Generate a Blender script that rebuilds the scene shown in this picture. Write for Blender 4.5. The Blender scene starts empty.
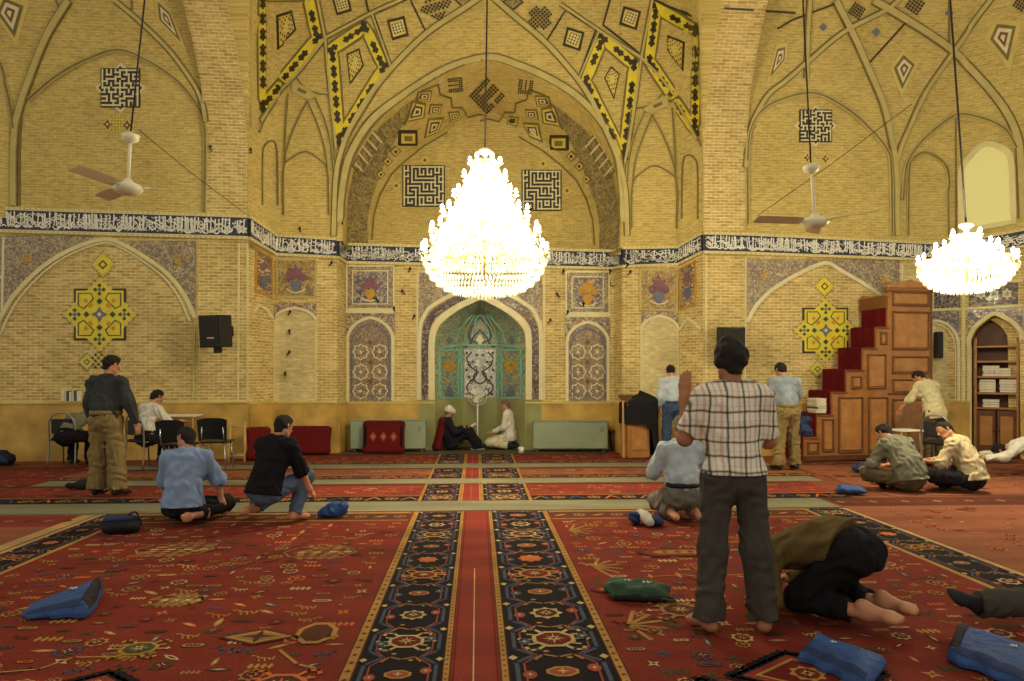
import bpy, math, random
import numpy as np
from mathutils import Vector, Matrix
from mathutils.bvhtree import BVHTree
random.seed(7)
SC = bpy.context.scene
COL = SC.collection
FPX, CX, HY, CH = 700.0, 512.0, 372.0, 1.58     # focal length, centre column, horizon row (pixels), eye height (m)
CAM = Vector((0, 0, CH))
def PT(px, py, d): return Vector(((px-CX)*d/FPX, d, CH-(py-HY)*d/FPX))
def FL(px, py, z=0.0):
    d = (CH-z)*FPX/(py-HY)
    return Vector(((px-CX)*d/FPX, d, z))
def ray(px, py): return Vector(((px-CX)/FPX, 1.0, -(py-HY)/FPX))
# ------------------------------------------------------------------ materials
def srgb(h):
    def f(c):
        c /= 255.0
        return c/12.92 if c <= .04045 else ((c+.055)/1.055)**2.4
    return (f(h[0]), f(h[1]), f(h[2]), 1.0)
MATS = {}
class NT:
    def __init__(s, name):
        s.m = bpy.data.materials.new(name); s.m.use_nodes = True
        s.t = s.m.node_tree; s.t.nodes.clear()
        s.out = s.t.nodes.new('ShaderNodeOutputMaterial')
    def n(s, typ, **kw):
        nd = s.t.nodes.new(typ)
        for k, v in kw.items():
            if k[0] == '_': nd.inputs[k[1:].replace('_', ' ')].default_value = v
            else: setattr(nd, k, v)
        return nd
    def l(s, a, b): s.t.links.new(a, b)
def ramp(T, fac, stops, interp='LINEAR'):
    r = T.n('ShaderNodeValToRGB'); r.color_ramp.interpolation = interp
    e = r.color_ramp.elements
    while len(e) < len(stops): e.new(0.5)
    for i, (p, c) in enumerate(stops): e[i].position = p; e[i].color = c
    T.l(fac, r.inputs[0]); return r
def scl(c, k): return (min(1, c[0]*k), min(1, c[1]*k), min(1, c[2]*k), 1)
def mat(name, rgb, rough=.8, var=.12, vs=6.0, bump=.0, bs=40.0, metal=0.0, coat=0.0, emit=None, es=0.0, spec=.3, coord='Object'):
    if name in MATS: return MATS[name]
    T = NT(name); c = srgb(rgb)
    b = T.n('ShaderNodeBsdfPrincipled'); b.inputs['Roughness'].default_value = rough
    b.inputs['Metallic'].default_value = metal; b.inputs['Coat Weight'].default_value = coat
    b.inputs['Specular IOR Level'].default_value = spec
    tc = T.n('ShaderNodeTexCoord')
    nz = T.n('ShaderNodeTexNoise'); nz.inputs['Scale'].default_value = vs; nz.inputs['Detail'].default_value = 5
    T.l(tc.outputs[coord], nz.inputs['Vector'])
    r = ramp(T, nz.outputs['Fac'], [(.3, scl(c, 1-var)), (.7, scl(c, 1+var))])
    T.l(r.outputs[0], b.inputs['Base Color'])
    if bump:
        n2 = T.n('ShaderNodeTexNoise'); n2.inputs['Scale'].default_value = bs; n2.inputs['Detail'].default_value = 4
        T.l(tc.outputs[coord], n2.inputs['Vector'])
        bp = T.n('ShaderNodeBump'); bp.inputs['Strength'].default_value = bump; bp.inputs['Distance'].default_value = .02
        T.l(n2.outputs['Fac'], bp.inputs['Height']); T.l(bp.outputs[0], b.inputs['Normal'])
    if emit: b.inputs['Emission Color'].default_value = srgb(emit); b.inputs['Emission Strength'].default_value = es
    T.l(b.outputs[0], T.out.inputs[0]); MATS[name] = T.m; return T.m
def brick_mat(name, c1, c2, mort, w=.21, h=.062, ms=.008, stain=.25, sc=1.0, bumps=.35):
    if name in MATS: return MATS[name]
    T = NT(name); b = T.n('ShaderNodeBsdfPrincipled'); b.inputs['Roughness'].default_value = .9
    b.inputs['Specular IOR Level'].default_value = .2
    uv = T.n('ShaderNodeUVMap'); uv.uv_map = 'UVMap'
    br = T.n('ShaderNodeTexBrick'); br.inputs['Scale'].default_value = sc
    br.inputs['Brick Width'].default_value = w; br.inputs['Row Height'].default_value = h
    br.inputs['Mortar Size'].default_value = ms; br.inputs['Mortar Smooth'].default_value = .3
    br.inputs['Bias'].default_value = 0
    br.inputs['Color1'].default_value = srgb(c1); br.inputs['Color2'].default_value = srgb(c2); br.inputs['Mortar'].default_value = srgb(mort)
    T.l(uv.outputs[0], br.inputs['Vector'])
    nz = T.n('ShaderNodeTexNoise'); nz.inputs['Scale'].default_value = .9; nz.inputs['Detail'].default_value = 8; nz.inputs['Roughness'].default_value = .65
    T.l(uv.outputs[0], nz.inputs['Vector'])
    r = ramp(T, nz.outputs['Fac'], [(.3, (1-stain, 1-stain*1.05, 1-stain*1.25, 1)), (.6, (1, 1, 1, 1)), (.8, (1.0, .97, .88, 1))])
    mp = T.n('ShaderNodeMapping'); mp.inputs['Scale'].default_value = (5, 16.0, 1)
    n3 = T.n('ShaderNodeTexNoise'); n3.inputs['Scale'].default_value = 1.5; n3.inputs['Detail'].default_value = 4
    T.l(uv.outputs[0], mp.inputs[0]); T.l(mp.outputs[0], n3.inputs['Vector'])
    r3 = ramp(T, n3.outputs['Fac'], [(.32, (.74, .74, .7, 1)), (.62, (1.1, 1.1, 1.08, 1))])
    mx = T.n('ShaderNodeMix', data_type='RGBA', blend_type='MULTIPLY'); mx.inputs[0].default_value = 1
    T.l(br.outputs['Color'], mx.inputs[6]); T.l(r.outputs[0], mx.inputs[7])
    m2 = T.n('ShaderNodeMix', data_type='RGBA', blend_type='MULTIPLY'); m2.inputs[0].default_value = .8
    T.l(mx.outputs[2], m2.inputs[6]); T.l(r3.outputs[0], m2.inputs[7])
    T.l(m2.outputs[2], b.inputs['Base Color'])
    bp = T.n('ShaderNodeBump'); bp.inputs['Strength'].default_value = bumps; bp.inputs['Distance'].default_value = .01; bp.invert = True
    T.l(br.outputs['Fac'], bp.inputs['Height']); T.l(bp.outputs[0], b.inputs['Normal'])
    T.l(b.outputs[0], T.out.inputs[0]); MATS[name] = T.m; return T.m
def tile_mat(name, cols, sc=14.0, rough=.5, coat=.08):
    """small-figured glazed tile: swirling arabesque of several colours"""
    if name in MATS: return MATS[name]
    T = NT(name); b = T.n('ShaderNodeBsdfPrincipled'); b.inputs['Roughness'].default_value = rough; b.inputs['Coat Weight'].default_value = coat
    uv = T.n('ShaderNodeUVMap'); uv.uv_map = 'UVMap'
    nz = T.n('ShaderNodeTexNoise'); nz.inputs['Scale'].default_value = sc*.45; nz.inputs['Detail'].default_value = 2
    T.l(uv.outputs[0], nz.inputs['Vector'])
    mp = T.n('ShaderNodeMix', data_type='RGBA', blend_type='ADD'); mp.inputs[0].default_value = .35
    T.l(uv.outputs[0], mp.inputs[6]); T.l(nz.outputs['Color'], mp.inputs[7])
    vo = T.n('ShaderNodeTexVoronoi'); vo.inputs['Scale'].default_value = sc
    T.l(mp.outputs[2], vo.inputs['Vector'])
    sep = T.n('ShaderNodeSeparateColor'); T.l(vo.outputs['Color'], sep.inputs[0])
    k = len(cols)
    r = ramp(T, sep.outputs[0], [(i/k, srgb(c)) for i, c in enumerate(cols)], 'CONSTANT')
    rg = ramp(T, vo.outputs['Distance'], [(0.0, (1, 1, 1, 1)), (.35, (.9, .9, .9, 1)), (.6, (.35, .35, .4, 1))])
    mx = T.n('ShaderNodeMix', data_type='RGBA', blend_type='MULTIPLY'); mx.inputs[0].default_value = .6
    T.l(r.outputs[0], mx.inputs[6]); T.l(rg.outputs[0], mx.inputs[7])
    T.l(mx.outputs[2], b.inputs['Base Color'])
    T.l(b.outputs[0], T.out.inputs[0]); MATS[name] = T.m; return T.m
# ------------------------------------------------------------------ mesh builder
class MB:
    def __init__(s): s.v = []; s.f = []; s.mi = []; s.mats = []; s.uv = {}; s.sm = []
    def mid(s, m):
        if m not in s.mats: s.mats.append(m)
        return s.mats.index(m)
    def vert(s, p, uv=None):
        s.v.append(tuple(p))
        if uv is not None: s.uv[len(s.v)-1] = uv
        return len(s.v)-1
    def face(s, idx, m, smooth=False): s.f.append(tuple(idx)); s.mi.append(s.mid(m)); s.sm.append(smooth)
    def poly(s, pts, m, uvs=None, smooth=False):
        s.face([s.vert(p, uvs[i] if uvs else None) for i, p in enumerate(pts)], m, smooth)
    def grid(s, rows, m, uvf=None, smooth=True, close=False):
        n = len(rows[0]); base = len(s.v)
        for j, r in enumerate(rows):
            for i, p in enumerate(r): s.vert(p, uvf(i, j) if uvf else None)
        for j in range(len(rows)-1):
            for i in range(n if close else n-1):
                k = (i+1) % n
                s.face((base+j*n+i, base+j*n+k, base+(j+1)*n+k, base+(j+1)*n+i), m, smooth)
    def box(s, c, size, m, rot=None, bev=0.0):
        hx, hy, hz = size[0]/2, size[1]/2, size[2]/2
        c = Vector(c); R = rot or Matrix.Identity(3)
        if bev > 0:
            b = min(bev, hx*.9, hy*.9, hz*.9); base = len(s.v); idx = {}
            for sx in (-1, 1):
                for sy in (-1, 1):
                    for sz in (-1, 1):
                        for a in range(3):
                            p = [sx*(hx-(0 if a == 0 else b)), sy*(hy-(0 if a == 1 else b)), sz*(hz-(0 if a == 2 else b))]
                            idx[(sx, sy, sz, a)] = s.vert(c+R@Vector(p))
            for sg in (-1, 1):
                q = [(sg, -1, -1), (sg, 1, -1), (sg, 1, 1), (sg, -1, 1)]; q = q if sg > 0 else q[::-1]
                s.face([idx[k+(0,)] for k in q], m)
                q = [(-1, sg, -1), (-1, sg, 1), (1, sg, 1), (1, sg, -1)]; q = q if sg > 0 else q[::-1]
                s.face([idx[k+(1,)] for k in q], m)
                q = [(-1, -1, sg), (1, -1, sg), (1, 1, sg), (-1, 1, sg)]; q = q if sg > 0 else q[::-1]
                s.face([idx[k+(2,)] for k in q], m)
            for a in (-1, 1):
                for d in (-1, 1):
                    s.face([idx[(a, d, -1, 0)], idx[(a, d, 1, 0)], idx[(a, d, 1, 1)], idx[(a, d, -1, 1)]], m)
                    s.face([idx[(a, -1, d, 0)], idx[(a, 1, d, 0)], idx[(a, 1, d, 2)], idx[(a, -1, d, 2)]], m)
                    s.face([idx[(-1, a, d, 1)], idx[(1, a, d, 1)], idx[(1, a, d, 2)], idx[(-1, a, d, 2)]], m)
            for sx in (-1, 1):
                for sy in (-1, 1):
                    for sz in (-1, 1): s.face([idx[(sx, sy, sz, a)] for a in range(3)], m)
            return
        P = [c+R@Vector((x, y, z)) for z in (-hz, hz) for (x, y) in ((-hx, -hy), (hx, -hy), (hx, hy), (-hx, hy))]
        b = [s.vert(p) for p in P]
        for q in ((3, 2, 1, 0), (4, 5, 6, 7), (0, 1, 5, 4), (1, 2, 6, 5), (2, 3, 7, 6), (3, 0, 4, 7)): s.face([b[i] for i in q], m)
    def tube(s, pts, r, m, n=8, cap=True, smooth=True):
        pts = [Vector(p) for p in pts]; rr = r if isinstance(r, (list, tuple)) else [r]*len(pts)
        t0 = (pts[1]-pts[0]).normalized(); up = Vector((0, 0, 1)) if abs(t0.z) < .9 else Vector((1, 0, 0))
        u = t0.cross(up).normalized(); rows = []
        for i, p in enumerate(pts):
            t = (pts[min(i+1, len(pts)-1)]-pts[max(i-1, 0)])
            t = t.normalized() if t.length > 1e-9 else t0
            u = (u-t*u.dot(t)); u = u.normalized() if u.length > 1e-6 else t.orthogonal().normalized(); w = t.cross(u)
            rows.append([p+(u*math.cos(a)+w*math.sin(a))*rr[i] for a in [2*math.pi*k/n for k in range(n)]])
        base = len(s.v); s.grid(rows, m, None, smooth, True)
        if cap:
            s.face([base+k for k in range(n)][::-1], m); s.face([base+(len(pts)-1)*n+k for k in range(n)], m)
    def lathe(s, prof, c, m, n=16, smooth=True):
        c = Vector(c)
        s.grid([[c+Vector((r*math.cos(2*math.pi*k/n), r*math.sin(2*math.pi*k/n), z)) for k in range(n)] for r, z in prof], m, None, smooth, True)
    def ball(s, c, r, m, nu=8, nv=5):
        c = Vector(c); rr = r if isinstance(r, (tuple, list)) else (r, r, r)
        s.grid([[c+Vector((rr[0]*math.sin(t)*math.cos(a), rr[1]*math.sin(t)*math.sin(a), rr[2]*math.cos(t))) for a in [2*math.pi*k/nu for k in range(nu)]]
                for t in [math.pi*(.02+.96*j/nv) for j in range(nv+1)]], m, None, True, True)
    def build(s, name, parent=None, loc=None, rotz=0.0, **tags):
        me = bpy.data.meshes.new(name); me.from_pydata(s.v, [], s.f)
        for m in s.mats: me.materials.append(m)
        me.polygons.foreach_set('material_index', s.mi); me.polygons.foreach_set('use_smooth', s.sm)
        if s.uv:
            ul = me.uv_layers.new(name='UVMap'); vi = np.zeros(len(me.loops), dtype=np.int32); me.loops.foreach_get('vertex_index', vi)
            uvs = np.zeros((len(s.v), 2), dtype=np.float32)
            for k, (a, b) in s.uv.items(): uvs[k] = (a, b)
            ul.data.foreach_set('uv', uvs[vi].ravel())
        me.update()
        o = bpy.data.objects.new(name, me); COL.objects.link(o)
        if parent is not None: o.parent = parent
        if loc is not None: o.location = loc
        if rotz: o.rotation_euler = (0, 0, rotz)
        for k, v in tags.items(): o[k] = v
        return o
def empty(name, loc, rotz=0.0, **tags):
    o = bpy.data.objects.new(name, None); COL.objects.link(o); o.location = loc; o.rotation_euler = (0, 0, rotz); o.empty_display_size = .1
    for k, v in tags.items(): o[k] = v
    return o
def copy_tree(o, parent=None):
    c = o.copy(); COL.objects.link(c)
    if parent is not None: c.parent = parent
    for ch in list(o.children): copy_tree(ch, c)
    return c
def crom(pts, n=6, closed=False):
    """Catmull-Rom through 2-D/3-D tuples"""
    P = [Vector(p) for p in pts]; out = []; N = len(P)
    segs = N if closed else N-1
    for i in range(segs):
        p0 = P[(i-1) % N] if closed or i > 0 else P[0]*2-P[1]
        p1 = P[i]; p2 = P[(i+1) % N]
        p3 = P[(i+2) % N] if closed or i+2 < N else P[-1]*2-P[-2]
        for k in range(n):
            t = k/n
            out.append(.5*((2*p1)+(p2-p0)*t+(2*p0-5*p1+4*p2-p3)*t*t+(3*p1-p0-3*p2+p3)*t**3))
    if not closed: out.append(P[-1])
    return out
def arch(x0, x1, ys, ya, n=14, p=2.3, e=.55, k=.22):
    """pointed Persian arch outline in pixels, left springing to right springing"""
    c = (x0+x1)/2; w = (x1-x0)/2; h = ys-ya; out = []
    us = [-math.cos(math.pi*.5*i/n) for i in range(n+1)]
    for u in us: a = abs(u); out.append((c+u*w, ys-h*((1-k)*(1-a**p)**e+k*(1-a))))
    for u in us[::-1][1:]: a = abs(u); out.append((c-u*w, ys-h*((1-k)*(1-a**p)**e+k*(1-a))))
    return out
# ------------------------------------------------------------------ palette of the building
BRICK = brick_mat('ochre_brick', (216, 190, 122), (182, 152, 88), (232, 216, 160), w=.17, h=.056, ms=.007, stain=.26)
BRICKV = brick_mat('vault_brick', (204, 180, 106), (188, 162, 92), (210, 192, 124), w=.16, h=.05, ms=.006, stain=.16)
BRICKP = brick_mat('pale_brick', (224, 208, 156), (208, 190, 134), (206, 190, 142), w=.2, h=.06, ms=.006, stain=.3)
PLAST = mat('pale_plaster', (214, 202, 146), .85, .1, 3, .15, 30)
PLASTY = mat('yellow_plaster', (204, 182, 104), .85, .12, 2, .15, 30)
RIB = mat('rib_plaster', (186, 170, 106), .85, .1, 4, .1, 40)
DADO = mat('dado_marble', (188, 152, 76), .45, .3, 2.6, .05, 10)
GDADO = mat('green_marble', (144, 142, 90), .4, .22, 1.6)
CREAM = mat('cream_tile', (214, 204, 158), .4, .06, 8)
WHITE = mat('white_glaze', (236, 232, 214), .35, .04, 8)
NAVY = mat('navy_glaze', (54, 54, 68), .3, .2, 8)
BLACK = mat('black_glaze', (62, 52, 34), .4, .15, 8)
DLINE = mat('dark_joint', (122, 108, 64), .8, .15, 8)
YEL = mat('yellow_glaze', (218, 198, 52), .3, .1, 6)
YEL2 = mat('straw_glaze', (208, 188, 90), .35, .1, 6)
TURQ = mat('turquoise_glaze', (126, 178, 156), .3, .15, 6)
DGRN = mat('dark_green_glaze', (54, 78, 56), .3, .15, 6)
PURP = mat('mauve_glaze', (130, 84, 96), .35, .15, 6)
BLUEG = mat('slate_blue_glaze', (104, 106, 122), .35, .15, 6)
GOLDG = mat('amber_glaze', (190, 140, 40), .35, .15, 6)
BROWNG = mat('brown_glaze', (120, 78, 44), .4, .15, 6)
T_SPAN = tile_mat('spandrel_tile', [(146, 124, 100), (196, 178, 130), (132, 110, 100), (206, 190, 140), (176, 150, 100), (128, 116, 112)], 26)
T_ARAB = tile_mat('arabesque_tile', [(128, 114, 104), (206, 188, 140), (112, 98, 94), (190, 150, 80), (216, 204, 166), (140, 100, 80)], 24)
T_BLUE = tile_mat('blue_floral_tile', [(120, 114, 124), (190, 182, 150), (104, 98, 108), (160, 136, 120), (200, 182, 124), (88, 84, 98)], 22)
T_OCH = tile_mat('ochre_floral_tile', [(186, 152, 76), (200, 172, 100), (150, 120, 70), (196, 160, 80), (140, 114, 80), (208, 184, 120)], 22)
T_TURQ = tile_mat('turquoise_floral_tile', [(124, 158, 132), (150, 170, 134), (112, 138, 128), (196, 188, 128), (132, 172, 148), (108, 122, 130), (206, 178, 100)], 26)
T_FIELD = tile_mat('lattice_tile', [(158, 134, 104), (190, 168, 122), (138, 108, 90), (178, 158, 120), (130, 112, 96)], 26)
T_DARK = tile_mat('dark_floral_tile', [(50, 48, 66), (150, 130, 100), (60, 44, 50), (110, 70, 50), (176, 160, 120), (56, 60, 72)], 24)
T_WEAVE = tile_mat('woven_brick_tile', [(180, 156, 92), (134, 120, 78), (190, 168, 104), (118, 108, 74)], 30, .8, 0)
# ------------------------------------------------------------------ walls: plan corners (column, depth, frieze top row, frieze bottom row)
V = [(-120, 12.3, 205, 231), (0, 12.4, 207, 233), (248, 12.8, 215, 240), (275, 13.65, 234, 256), (337, 13.7, 238, 259), (345, 14.2, 243, 264),
     (614, 14.2, 250, 270), (622, 13.7, 247, 268), (679, 13.7, 246, 266), (703, 13.17, 232, 254), (745, 13.2, 233, 255), (948, 13.4, 243, 262), (1085, 12.2, 217, 236)]
W = []
for px, d, yt, yb in V: W.append((PT(px, 0, d).x, d, PT(px, yt, d).z, PT(px, yb, d).z))
STRUCT = []       # (verts, faces) of everything features may sit on
def register(mb): STRUCT.append((list(mb.v), list(mb.f)))
def plane_pt(i, px, py):
    """point of wall face i..i+1 seen at px, py"""
    a, b = W[i], W[i+1]; n = Vector((b[1]-a[1], -(b[0]-a[0]), 0)); d = ray(px, py)
    t = n.dot(Vector((a[0], a[1], 0))-CAM)/n.dot(d); return CAM+d*t
OPEN = {}
def wall_piece(name, i0, i1, mats_=BRICK, back=.0):
    mb = MB(); u = 0
    for i in range(i0, i1):
        a, b = W[i], W[i+1]; L = math.hypot(a[0]-b[0], a[1]-b[1])
        def q(p0, p1, zb0, zb1, zt0, zt1):
            u0 = u+math.hypot(p0[0]-a[0], p0[1]-a[1]); u1 = u+math.hypot(p1[0]-a[0], p1[1]-a[1])
            mb.poly([(p0[0], p0[1], zb0), (p1[0], p1[1], zb1), (p1[0], p1[1], zt1), (p0[0], p0[1], zt0)], mats_, [(u0, zb0), (u1, zb1), (u1, zt1), (u0, zt0)])
        def zt(p): return a[3]+.1+(b[3]-a[3])*math.hypot(p[0]-a[0], p[1]-a[1])/L
        if i in OPEN:
            O = [plane_pt(i, x, y) for x, y in OPEN[i]]
            q(a, O[0], -.05, -.05, zt(a), zt(O[0]))
            for s0, s1 in zip(O[:-1], O[1:]):
                if (s1-s0).xy.length > 1e-3: q(s0, s1, s0.z, s1.z, zt(s0), zt(s1))
            q(O[-1], b, -.05, -.05, zt(O[-1]), zt(b))
        else: q(a, b, -.05, -.05, zt(a), zt(b))
        u += L
    return mb
MIH = [(435, 399.5)]+[tuple(p) for p in crom([(435, 370), (435, 345), (437, 332), (445, 321), (458, 311), (470, 304.5), (481, 300), (492, 304.5), (503, 311), (516, 321), (524, 332), (525.5, 345), (525.5, 370)], 3)]+[(525.5, 399.5)]
OPEN[5] = [(x, y) for x, y in MIH]
NIC = [tuple(p) for p in crom([(971.5, 456), (971.5, 400), (971, 350), (972, 339), (977, 329), (985, 322), (994, 316), (1003, 319.5), (1011, 324.5), (1017, 332), (1019.5, 342), (1020, 400), (1020.5, 456)], 3)]
OPEN[11] = NIC
def lean(mb, th=.3):
    """give a wall sheet its thickness"""
    n = len(mb.v); fs = list(mb.f); mi = list(mb.mi)
    for p in list(mb.v): mb.vert((p[0], p[1]+th, p[2]), (p[0], p[2]))
    for f, m in zip(fs, mi): mb.f.append(tuple(k+n for k in f[::-1])); mb.mi.append(m); mb.sm.append(False)
    return mb
wl = wall_piece('wall_left', 0, 2); wb = wall_piece('wall_back', 2, 9); wr = wall_piece('wall_right', 9, 12)
for q in (wl, wb, wr): register(q)
# the mihrab's recess: a shallow half-octagon closed by a small half-vault
mM = MB()
def bx(x): return 463+(x-435)*(497-463)/(525.5-435)
bk = [(bx(x), 399.5 if y > 399 else 399.5-(399.5-y)*(399.5-314)/(399.5-300)) for x, y in MIH]
nm = 6; rM = []
for j in range(nm+1):
    t = j/nm; rM.append([plane_pt(5, x, y).lerp(PT(x2, y2, 14.8), t) for (x, y), (x2, y2) in zip(MIH, bk)])
mM.grid(rM, T_TURQ, lambda i, j: (i*.12, j*.12), True)
bb = rM[-1]
for a_, b_ in zip(bb[:-1], bb[1:]):
    if b_.x-a_.x > 1e-3: mM.poly([(a_.x, 14.8, .99), (b_.x, 14.8, .99), b_, a_], T_TURQ, [(a_.x, .9), (b_.x, .9), (b_.x, b_.z), (a_.x, a_.z)])
# below the tiles the recess is lined with green marble down to the floor
z0m = plane_pt(5, 480, 399.5).z; A0 = plane_pt(5, 435, 399.5); B0 = plane_pt(5, 525.5, 399.5); C0 = PT(463, 399.5, 14.8); D0 = PT(497, 399.5, 14.8)
register(mM)
mK = MB(); nv_ = Vector((W[12][1]-W[11][1], -(W[12][0]-W[11][0]), 0)).normalized()*-.62
kn0 = [plane_pt(11, x, y) for x, y in NIC]; mK.grid([kn0, [p+nv_ for p in kn0]], BRICK, lambda i, j: (i*.1, j*.6), True)
for a_, b_ in zip(kn0[:-1], kn0[1:]):
    if (b_-a_).xy.length > 1e-3: mK.poly([(a_.x+nv_.x, a_.y+nv_.y, -.02), (b_.x+nv_.x, b_.y+nv_.y, -.02), b_+nv_, a_+nv_], BRICK, [(a_.x, 0), (b_.x, 0), (b_.x, b_.z), (a_.x, a_.z)])
# ---- upper walls and vaults: the plan is drawn in towards the bay's centre as it rises
def vault(plan, centre, z0, zs, H, z1, keep=None, sub=6, mt=None, nz=26, back_pow=2.0):
    mt = mt or BRICKV; mb = MB(); pts = []
    for a, b in zip(plan[:-1], plan[1:]):
        k = max(1, int(math.hypot(a[0]-b[0], a[1]-b[1])/.35))
        for i in range(k): pts.append((a[0]+(b[0]-a[0])*i/k, a[1]+(b[1]-a[1])*i/k))
    pts.append(plan[-1])
    us = [0]
    for a, b in zip(pts[:-1], pts[1:]): us.append(us[-1]+math.hypot(a[0]-b[0], a[1]-b[1]))
    rows = []; zz = [z0+(z1-z0)*j/nz for j in range(nz+1)]
    vl = 0; vls = []
    for j, z in enumerate(zz):
        s = 1 if z <= zs else math.sqrt(max(0.0004, 1-((z-zs)/H)**back_pow))
        rows.append([(centre[0]+(x-centre[0])*s, centre[1]+(y-centre[1])*s, z) for x, y in pts])
        if j: vl += (Vector(rows[j][0])-Vector(rows[j-1][0])).length
        vls.append(vl)
    n = len(pts)
    for j, r in enumerate(rows):
        for i, p in enumerate(r): mb.vert(p, (us[i], vls[j]))
    for j in range(nz):
        for i in range(n-1):
            q = (j*n+i, j*n+i+1, (j+1)*n+i+1, (j+1)*n+i)
            if keep is None or all(keep(mb.v[k]) for k in q): mb.face(q, mt, True)
    return mb
def side_arch_z(y, yf, zs=5.6, yc=9.0, za=9.3):
    """height of the big bay-dividing arches over the hall, springing from the piers"""
    t = min(1, max(0, (y-yc)/(yf-yc))); return zs+(za-zs)*((1-t**2.2)**.55*.85+.15*(1-t))
ZF = [w[3] for w in W]
XLi, XLo, XRi, XRo = W[2][0], PT(207, 0, 12.72).x, W[9][0], W[10][0]
CC = (-.62, 9.2)
planC = [(XLi, 7.2), (XLi, 10.5), (XLi, 12.8), (W[3][0], 13.65), (W[4][0], 13.7)]
planC2 = [(W[7][0], 13.7), (W[8][0], 13.7), (XRi, 13.17), (XRi, 10.5), (XRi, 7.2)]
def keepL(p): return p[1] > 12.7 or p[2] > side_arch_z(p[1], 12.8)-.02
def keepR(p): return p[1] > 12.9 or p[2] > side_arch_z(p[1], 13.1)-.02
vC = vault(planC, CC, 3.85, 5.7, 5.6, 10.6, keepL)
vD = vault(planC2, CC, 3.85, 5.7, 5.6, 10.6, keepR)
# front wall of the mihrab bay with its great arch
yo = 13.7
ARX0, ARX1 = 343, 620
outer_px = [(343, 241), (343, 222), (345, 196), (350, 170), (360, 146), (377, 122), (400, 102), (430, 82), (458, 68), (487, 60),
            (516, 68), (544, 80), (572, 97), (594, 118), (608, 142), (616, 168), (619, 196), (620, 222), (620, 248)]
outer = [tuple(p) for p in crom(outer_px, 4)]
mF = MB(); sF = lambda z: 1 if z <= 5.7 else math.sqrt(max(.0004, 1-((z-5.7)/5.6)**2))
def front(px, py):
    """point of the bay's front wall (vertical up to 5.7 m, then leaning in like the rest of the vault) seen at px, py"""
    d = 13.7
    for _ in range(12):
        z = CH-(py-HY)*d/FPX; d = CC[1]+(13.7-CC[1])*sF(z)
    return PT(px, py, d)
cols = [p for i, p in enumerate(outer) if i == 0 or p[0]-outer[i-1][0] > .25 or True]
TOPY = -220
nr = 14
rows = []
xs_out = [(337, 240)]+[(340, 241)]+outer+[(621, 248), (622, 248)]
for j in range(nr+1):
    r = []
    for (x, y) in xs_out:
        yy = y+(TOPY-y)*j/nr; r.append(front(x if j == 0 else x, yy))
    rows.append(r)
mF.grid(rows, BRICKV, lambda i, j: (rows[j][i].x, rows[j][i].z*1.04), True)
# soffit of that arch and the niche wall behind it
yb_ = 15.0
inner_px = [(368, 262), (368, 244), (371, 222), (377, 200), (386, 182), (398, 165), (412, 152), (430, 140), (455, 126), (487, 112),
            (515, 124), (540, 138), (557, 152), (569, 168), (579, 184), (586, 202), (590, 222), (592, 244), (592, 262)]
inner = [tuple(p) for p in crom(inner_px, 4)]
mS = MB(); ns = 8; rws = []
for j in range(ns+1):
    t = j/ns; r = []
    for (xo, yo_), (xi, yi) in zip(outer, inner):
        a = front(xo, yo_); b = PT(xi, yi, yb_); p = a.lerp(b, t)
        p += (Vector((PT(487, 0, 14).x, 0, 0))-Vector((p.x, 0, 0))).normalized()*-.12*math.sin(math.pi*t)
        r.append(p)
    rws.append(r)
arl = [0]
for a, b in zip(rws[0][:-1], rws[0][1:]): arl.append(arl[-1]+(b-a).length)
mS.grid(rws, BRICKV, lambda i, j: (arl[i], j*.2), True)
mN = MB()
top = [PT(x, y, yb_) for x, y in inner]
for a, b in zip(top[:-1], top[1:]):
    if b.x-a.x > 1e-4: mN.poly([(a.x, a.y, 3.6), (b.x, b.y, 3.6), b, a], BRICKV, [(a.x, 3.6), (b.x, 3.6), (b.x, b.z), (a.x, a.z)])
# ledge on top of the mihrab frieze
mL = MB(); a, b = W[4], W[7]
mL.poly([(W[4][0], 13.7, W[4][2]), (W[5][0], 14.2, W[5][2]), (W[6][0], 14.2, W[6][2]), (W[7][0], 13.7, W[7][2]), (W[7][0], 15.05, W[6][2]), (W[4][0], 15.05, W[5][2])], PLAST)
# side bays
planL = [(-13.5, 8.2), (-11.6, 10.3), (PT(12, 0, 12.42).x, 12.42), (PT(207, 0, 12.72).x, 12.72), (XLi, 12.8)]
vL = vault(planL, (-9.0, 7.6), 4.3, 5.2, 6.0, 10.4)
planR = [(XRi, 13.17), (XRo, 13.2), (PT(897, 0, 13.35).x, 13.35), (W[11][0], 13.4), (PT(1024, 0, 12.73).x, 12.73), (W[12][0], 12.2), (12.6, 9.6)]
WINX = [(PT(958, 0, 13.3).x, 13.3), (PT(1012, 0, 12.84).x, 12.84)]
vR = vault(planR, (8.3, 7.6), 3.8, 5.2, 6.0, 10.4)
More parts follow.
